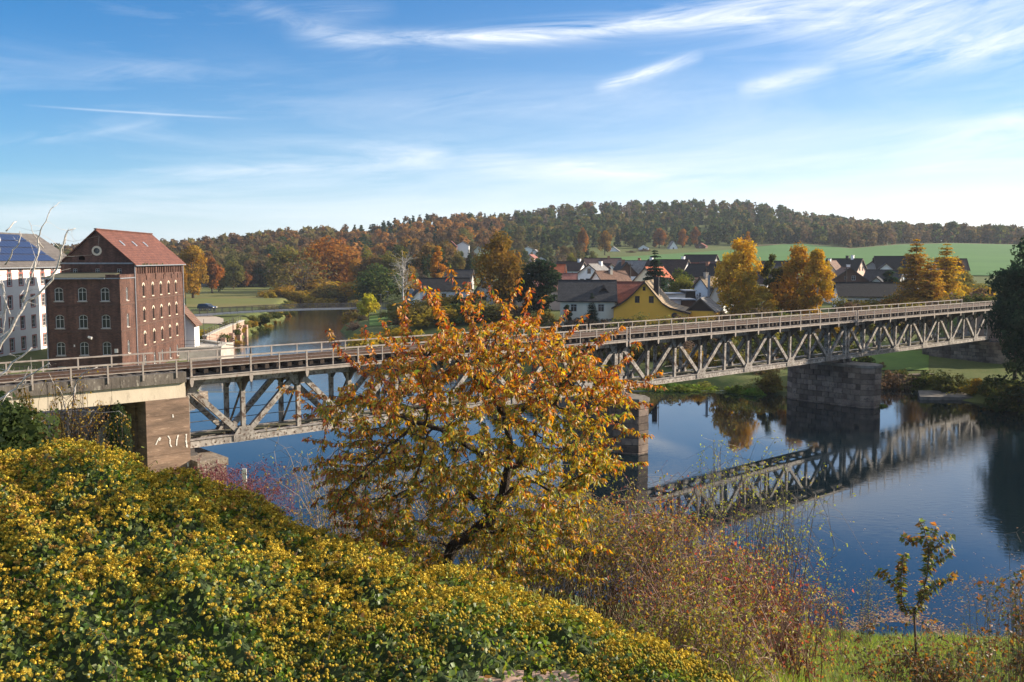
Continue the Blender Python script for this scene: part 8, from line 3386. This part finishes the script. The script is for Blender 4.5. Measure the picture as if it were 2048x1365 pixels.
# white depth marker standing at the water
mk = at(489, 955, 40)
rt = empty('marker_post', (mk.x, 40, gz(mk.x, 40) - .3), 0, 'small white marker post by the water behind the red barberry', 'post')
hh = zat(938, 40) - gz(mk.x, 40) + .3
mb = MB()
mb.box((-.09, -.03, 0), (.09, .03, hh))
mb.build('board', M_paint_white, rt)
mb = MB()
mb.box((-.1, -.04, hh - .3), (.1, -.031, hh - .05))
mb.build('band', M_paint_white, rt)

# ------------------------------------------------------------------ grass on the near bank, floating leaves, stones, slab
gr = np.random.default_rng(81)
n_ = 110000
X = gr.uniform(1, 20, n_)
Y = gr.uniform(9, 36, n_)
spd = sdist(POOL, X, Y)
ok = (spd > .15) & (Y < 40) & (np.abs((X / Y) * F + 1024 - 1740) < 400)
X, Y = X[ok], Y[ok]
Z = ground_h(X, Y)
P = np.stack([X, Y, Z], 1)
tall = np.where(gnoise(X, Y, 1.3, 4.0) > .25, 1.6, 1.0)
h_ = gr.uniform(.10, .26, len(P)) * tall
a = gr.uniform(0, 6.28, len(P))
wv = np.stack([np.cos(a), np.sin(a), 0 * a], 1) * .011
ln = np.stack([gr.normal(0, .4, len(P)), gr.normal(0, .4, len(P)), np.ones(len(P))], 1) * h_[:, None]
v = np.stack([P - wv, P + wv, P + ln], 1).reshape(-1, 3)
gc = pick_cols(gr, len(P), [(.20, .27, .045), (.15, .22, .04), (.27, .28, .06), (.28, .21, .07)], [.4, .3, .2, .1], .2)
tag(link('grass', tri_mesh('grass', v, np.arange(len(v)).reshape(-1, 3), np.repeat(gc, 3, 0), M_leaf_near)), 'short green grass on the near bank at the lower right', 'grass', kind='stuff')
# fallen leaves on grass
n_ = 2600
X, Y = gr.uniform(6, 20, n_), gr.uniform(21, 36, n_)
ok = sdist(POOL, X, Y) > .05
X, Y = X[ok], Y[ok]
P = np.stack([X, Y, ground_h(X, Y) + .05], 1)
v, f, c = cards(gr, P, np.tile([0, -.2, 1.0], (len(P), 1)) + gr.normal(0, .3, (len(P), 3)), .045, pick_cols(gr, len(P), [(.30, .17, .07), (.36, .25, .08), (.22, .11, .06)], None, .2))
tag(link('fallen_leaves', tri_mesh('fallen_leaves', v, f, c, M_leaf_near)), 'fallen leaves lying on the near bank', 'leaves', kind='stuff')
# floating leaves: drifting rafts and a fringe along the shore
pts = []
for _ in range(3200):
    px = gr.uniform(1560, 2100)
    s = (px - 1560) / 540
    base_y = 1268 + 28 * math.sin(px / 60) + 10 * s
    py = base_y - abs(gr.normal(0, 16))
    pts.append((px, py))
for cx, cy, sx_, sy_, n in ((1690, 1180, 60, 8, 90), (1720, 1140, 90, 16, 60), (1640, 1100, 60, 20, 40), (1870, 1165, 70, 8, 110), (1960, 1170, 60, 10, 120), (1900, 1195, 70, 10, 130), (1975, 1215, 50, 8, 110), (1740, 1200, 80, 10, 70), (1650, 1210, 60, 8, 90), (2020, 1130, 40, 12, 60), (1800, 1230, 90, 14, 120),
                            (1900, 1060, 140, 50, 40), (1600, 1150, 40, 20, 60), (600, 1000, 40, 25, 60), (560, 960, 40, 20, 40), (880, 690, 20, 20, 0)):
    for _ in range(n):
        pts.append((cx + gr.normal(0, sx_), cy + gr.normal(0, sy_)))
FP = []
for px, py in pts:
    w = (682.5 - py) / F
    dyy = math.cos(PITCH) + w * math.sin(PITCH)
    dzz = -math.sin(PITCH) + w * math.cos(PITCH)
    t = -CZ / dzz
    FP.append(((px - 1024) / F * t, dyy * t, .006))
FP = np.array(FP)
ok = sdist(POOL, FP[:, 0], FP[:, 1]) < .25
FP = FP[ok]
v, f, c = cards(gr, FP, np.tile([0, 0, 1.0], (len(FP), 1)) + gr.normal(0, .05, (len(FP), 3)), .07, pick_cols(gr, len(FP), [(.40, .26, .18), (.34, .19, .12), (.46, .34, .22), (.26, .15, .10)], None, .2))
tag(link('floating_leaves', tri_mesh('floating_leaves', v, f, c, M_leaf_near)), 'pinkish fallen leaves floating on the water near the bank', 'leaves', kind='stuff')


def stone(name, label, x, y, z, s, m_, group=None, seed=0):
    rng = np.random.default_rng(seed)
    v = IV_[:12] / 1.14 * np.array([1, .8, .55]) * s
    v = v * rng.uniform(.75, 1.2, (12, 1))
    F0 = [(0, 11, 5), (0, 5, 1), (0, 1, 7), (0, 7, 10), (0, 10, 11), (1, 5, 9), (5, 11, 4), (11, 10, 2), (10, 7, 6), (7, 1, 8), (3, 9, 4), (3, 4, 2), (3, 2, 6), (3, 6, 8), (3, 8, 9), (4, 9, 5), (2, 4, 11), (6, 2, 10), (8, 6, 7), (9, 8, 1)]
    o = link(name, tri_mesh(name, v, np.array(F0), None, m_), None, (x, y, z), rng.uniform(0, 6))
    return tag(o, label, 'stone', group)


M_rock = mat('river_rock', (.26, .22, .18), (.12, .105, .09), 3, .8, .4, 14)
for i in range(46):
    x = gr.uniform(-27, -10) if i < 34 else gr.uniform(8, 22)
    y = 101 + abs(gr.normal(0, 2.6)) + (.5 if i < 34 else 0)
    stone('river_stone', 'grey stone in the shallow rapids just below the weir', x, y, -1.25 + gr.uniform(0, .12), gr.uniform(.3, .8), M_rock, 'stones below the weir', i)
sl = at(1890, 775, 98)
mb = MB()
mb.hexa([(-3.2, -1.2, -.4), (2.6, -1.6, -.4), (3.4, 1.2, -.4), (-2.2, 1.6, -.4), (-3.2, -1.2, .22), (2.6, -1.6, .20), (3.4, 1.2, .42), (-2.2, 1.6, .45)])
tag(mb.build('landing_slab', M_stone_cap, loc=(xat(1890, 778, 93.5), 93.0, .1)), 'flat concrete landing slab at the right bank', 'slab')
mb = MB()
mb.beam((0, 0, 0), (5.2, 1.2, 0), .8, 1.8)
tag(mb.build('stone_wall', M_stone, loc=(xat(1772, 760, 101.8), 101.2, .4)), 'old stone wall remnant on the right bank beside the long pier', 'wall')

# ------------------------------------------------------------------ air
mb = MB()
mb.box((-2200, -35, -4), (2300, 1500, 96))
hz_m = bpy.data.materials.new('haze')
hz_m.use_nodes = True
hn, hl_ = hz_m.node_tree.nodes, hz_m.node_tree.links
for n in list(hn):
    hn.remove(n)
ho = hn.new('ShaderNodeOutputMaterial')
hv = hn.new('ShaderNodeVolumePrincipled')
hv.inputs['Color'].default_value = (.80, .88, 1.0, 1)
hv.inputs['Density'].default_value = 0.00011
hv.inputs['Anisotropy'].default_value = 0.2
hl_.new(hv.outputs[0], ho.inputs['Volume'])
HAZE = mb.build('haze', hz_m)
tag(HAZE, kind='stuff')
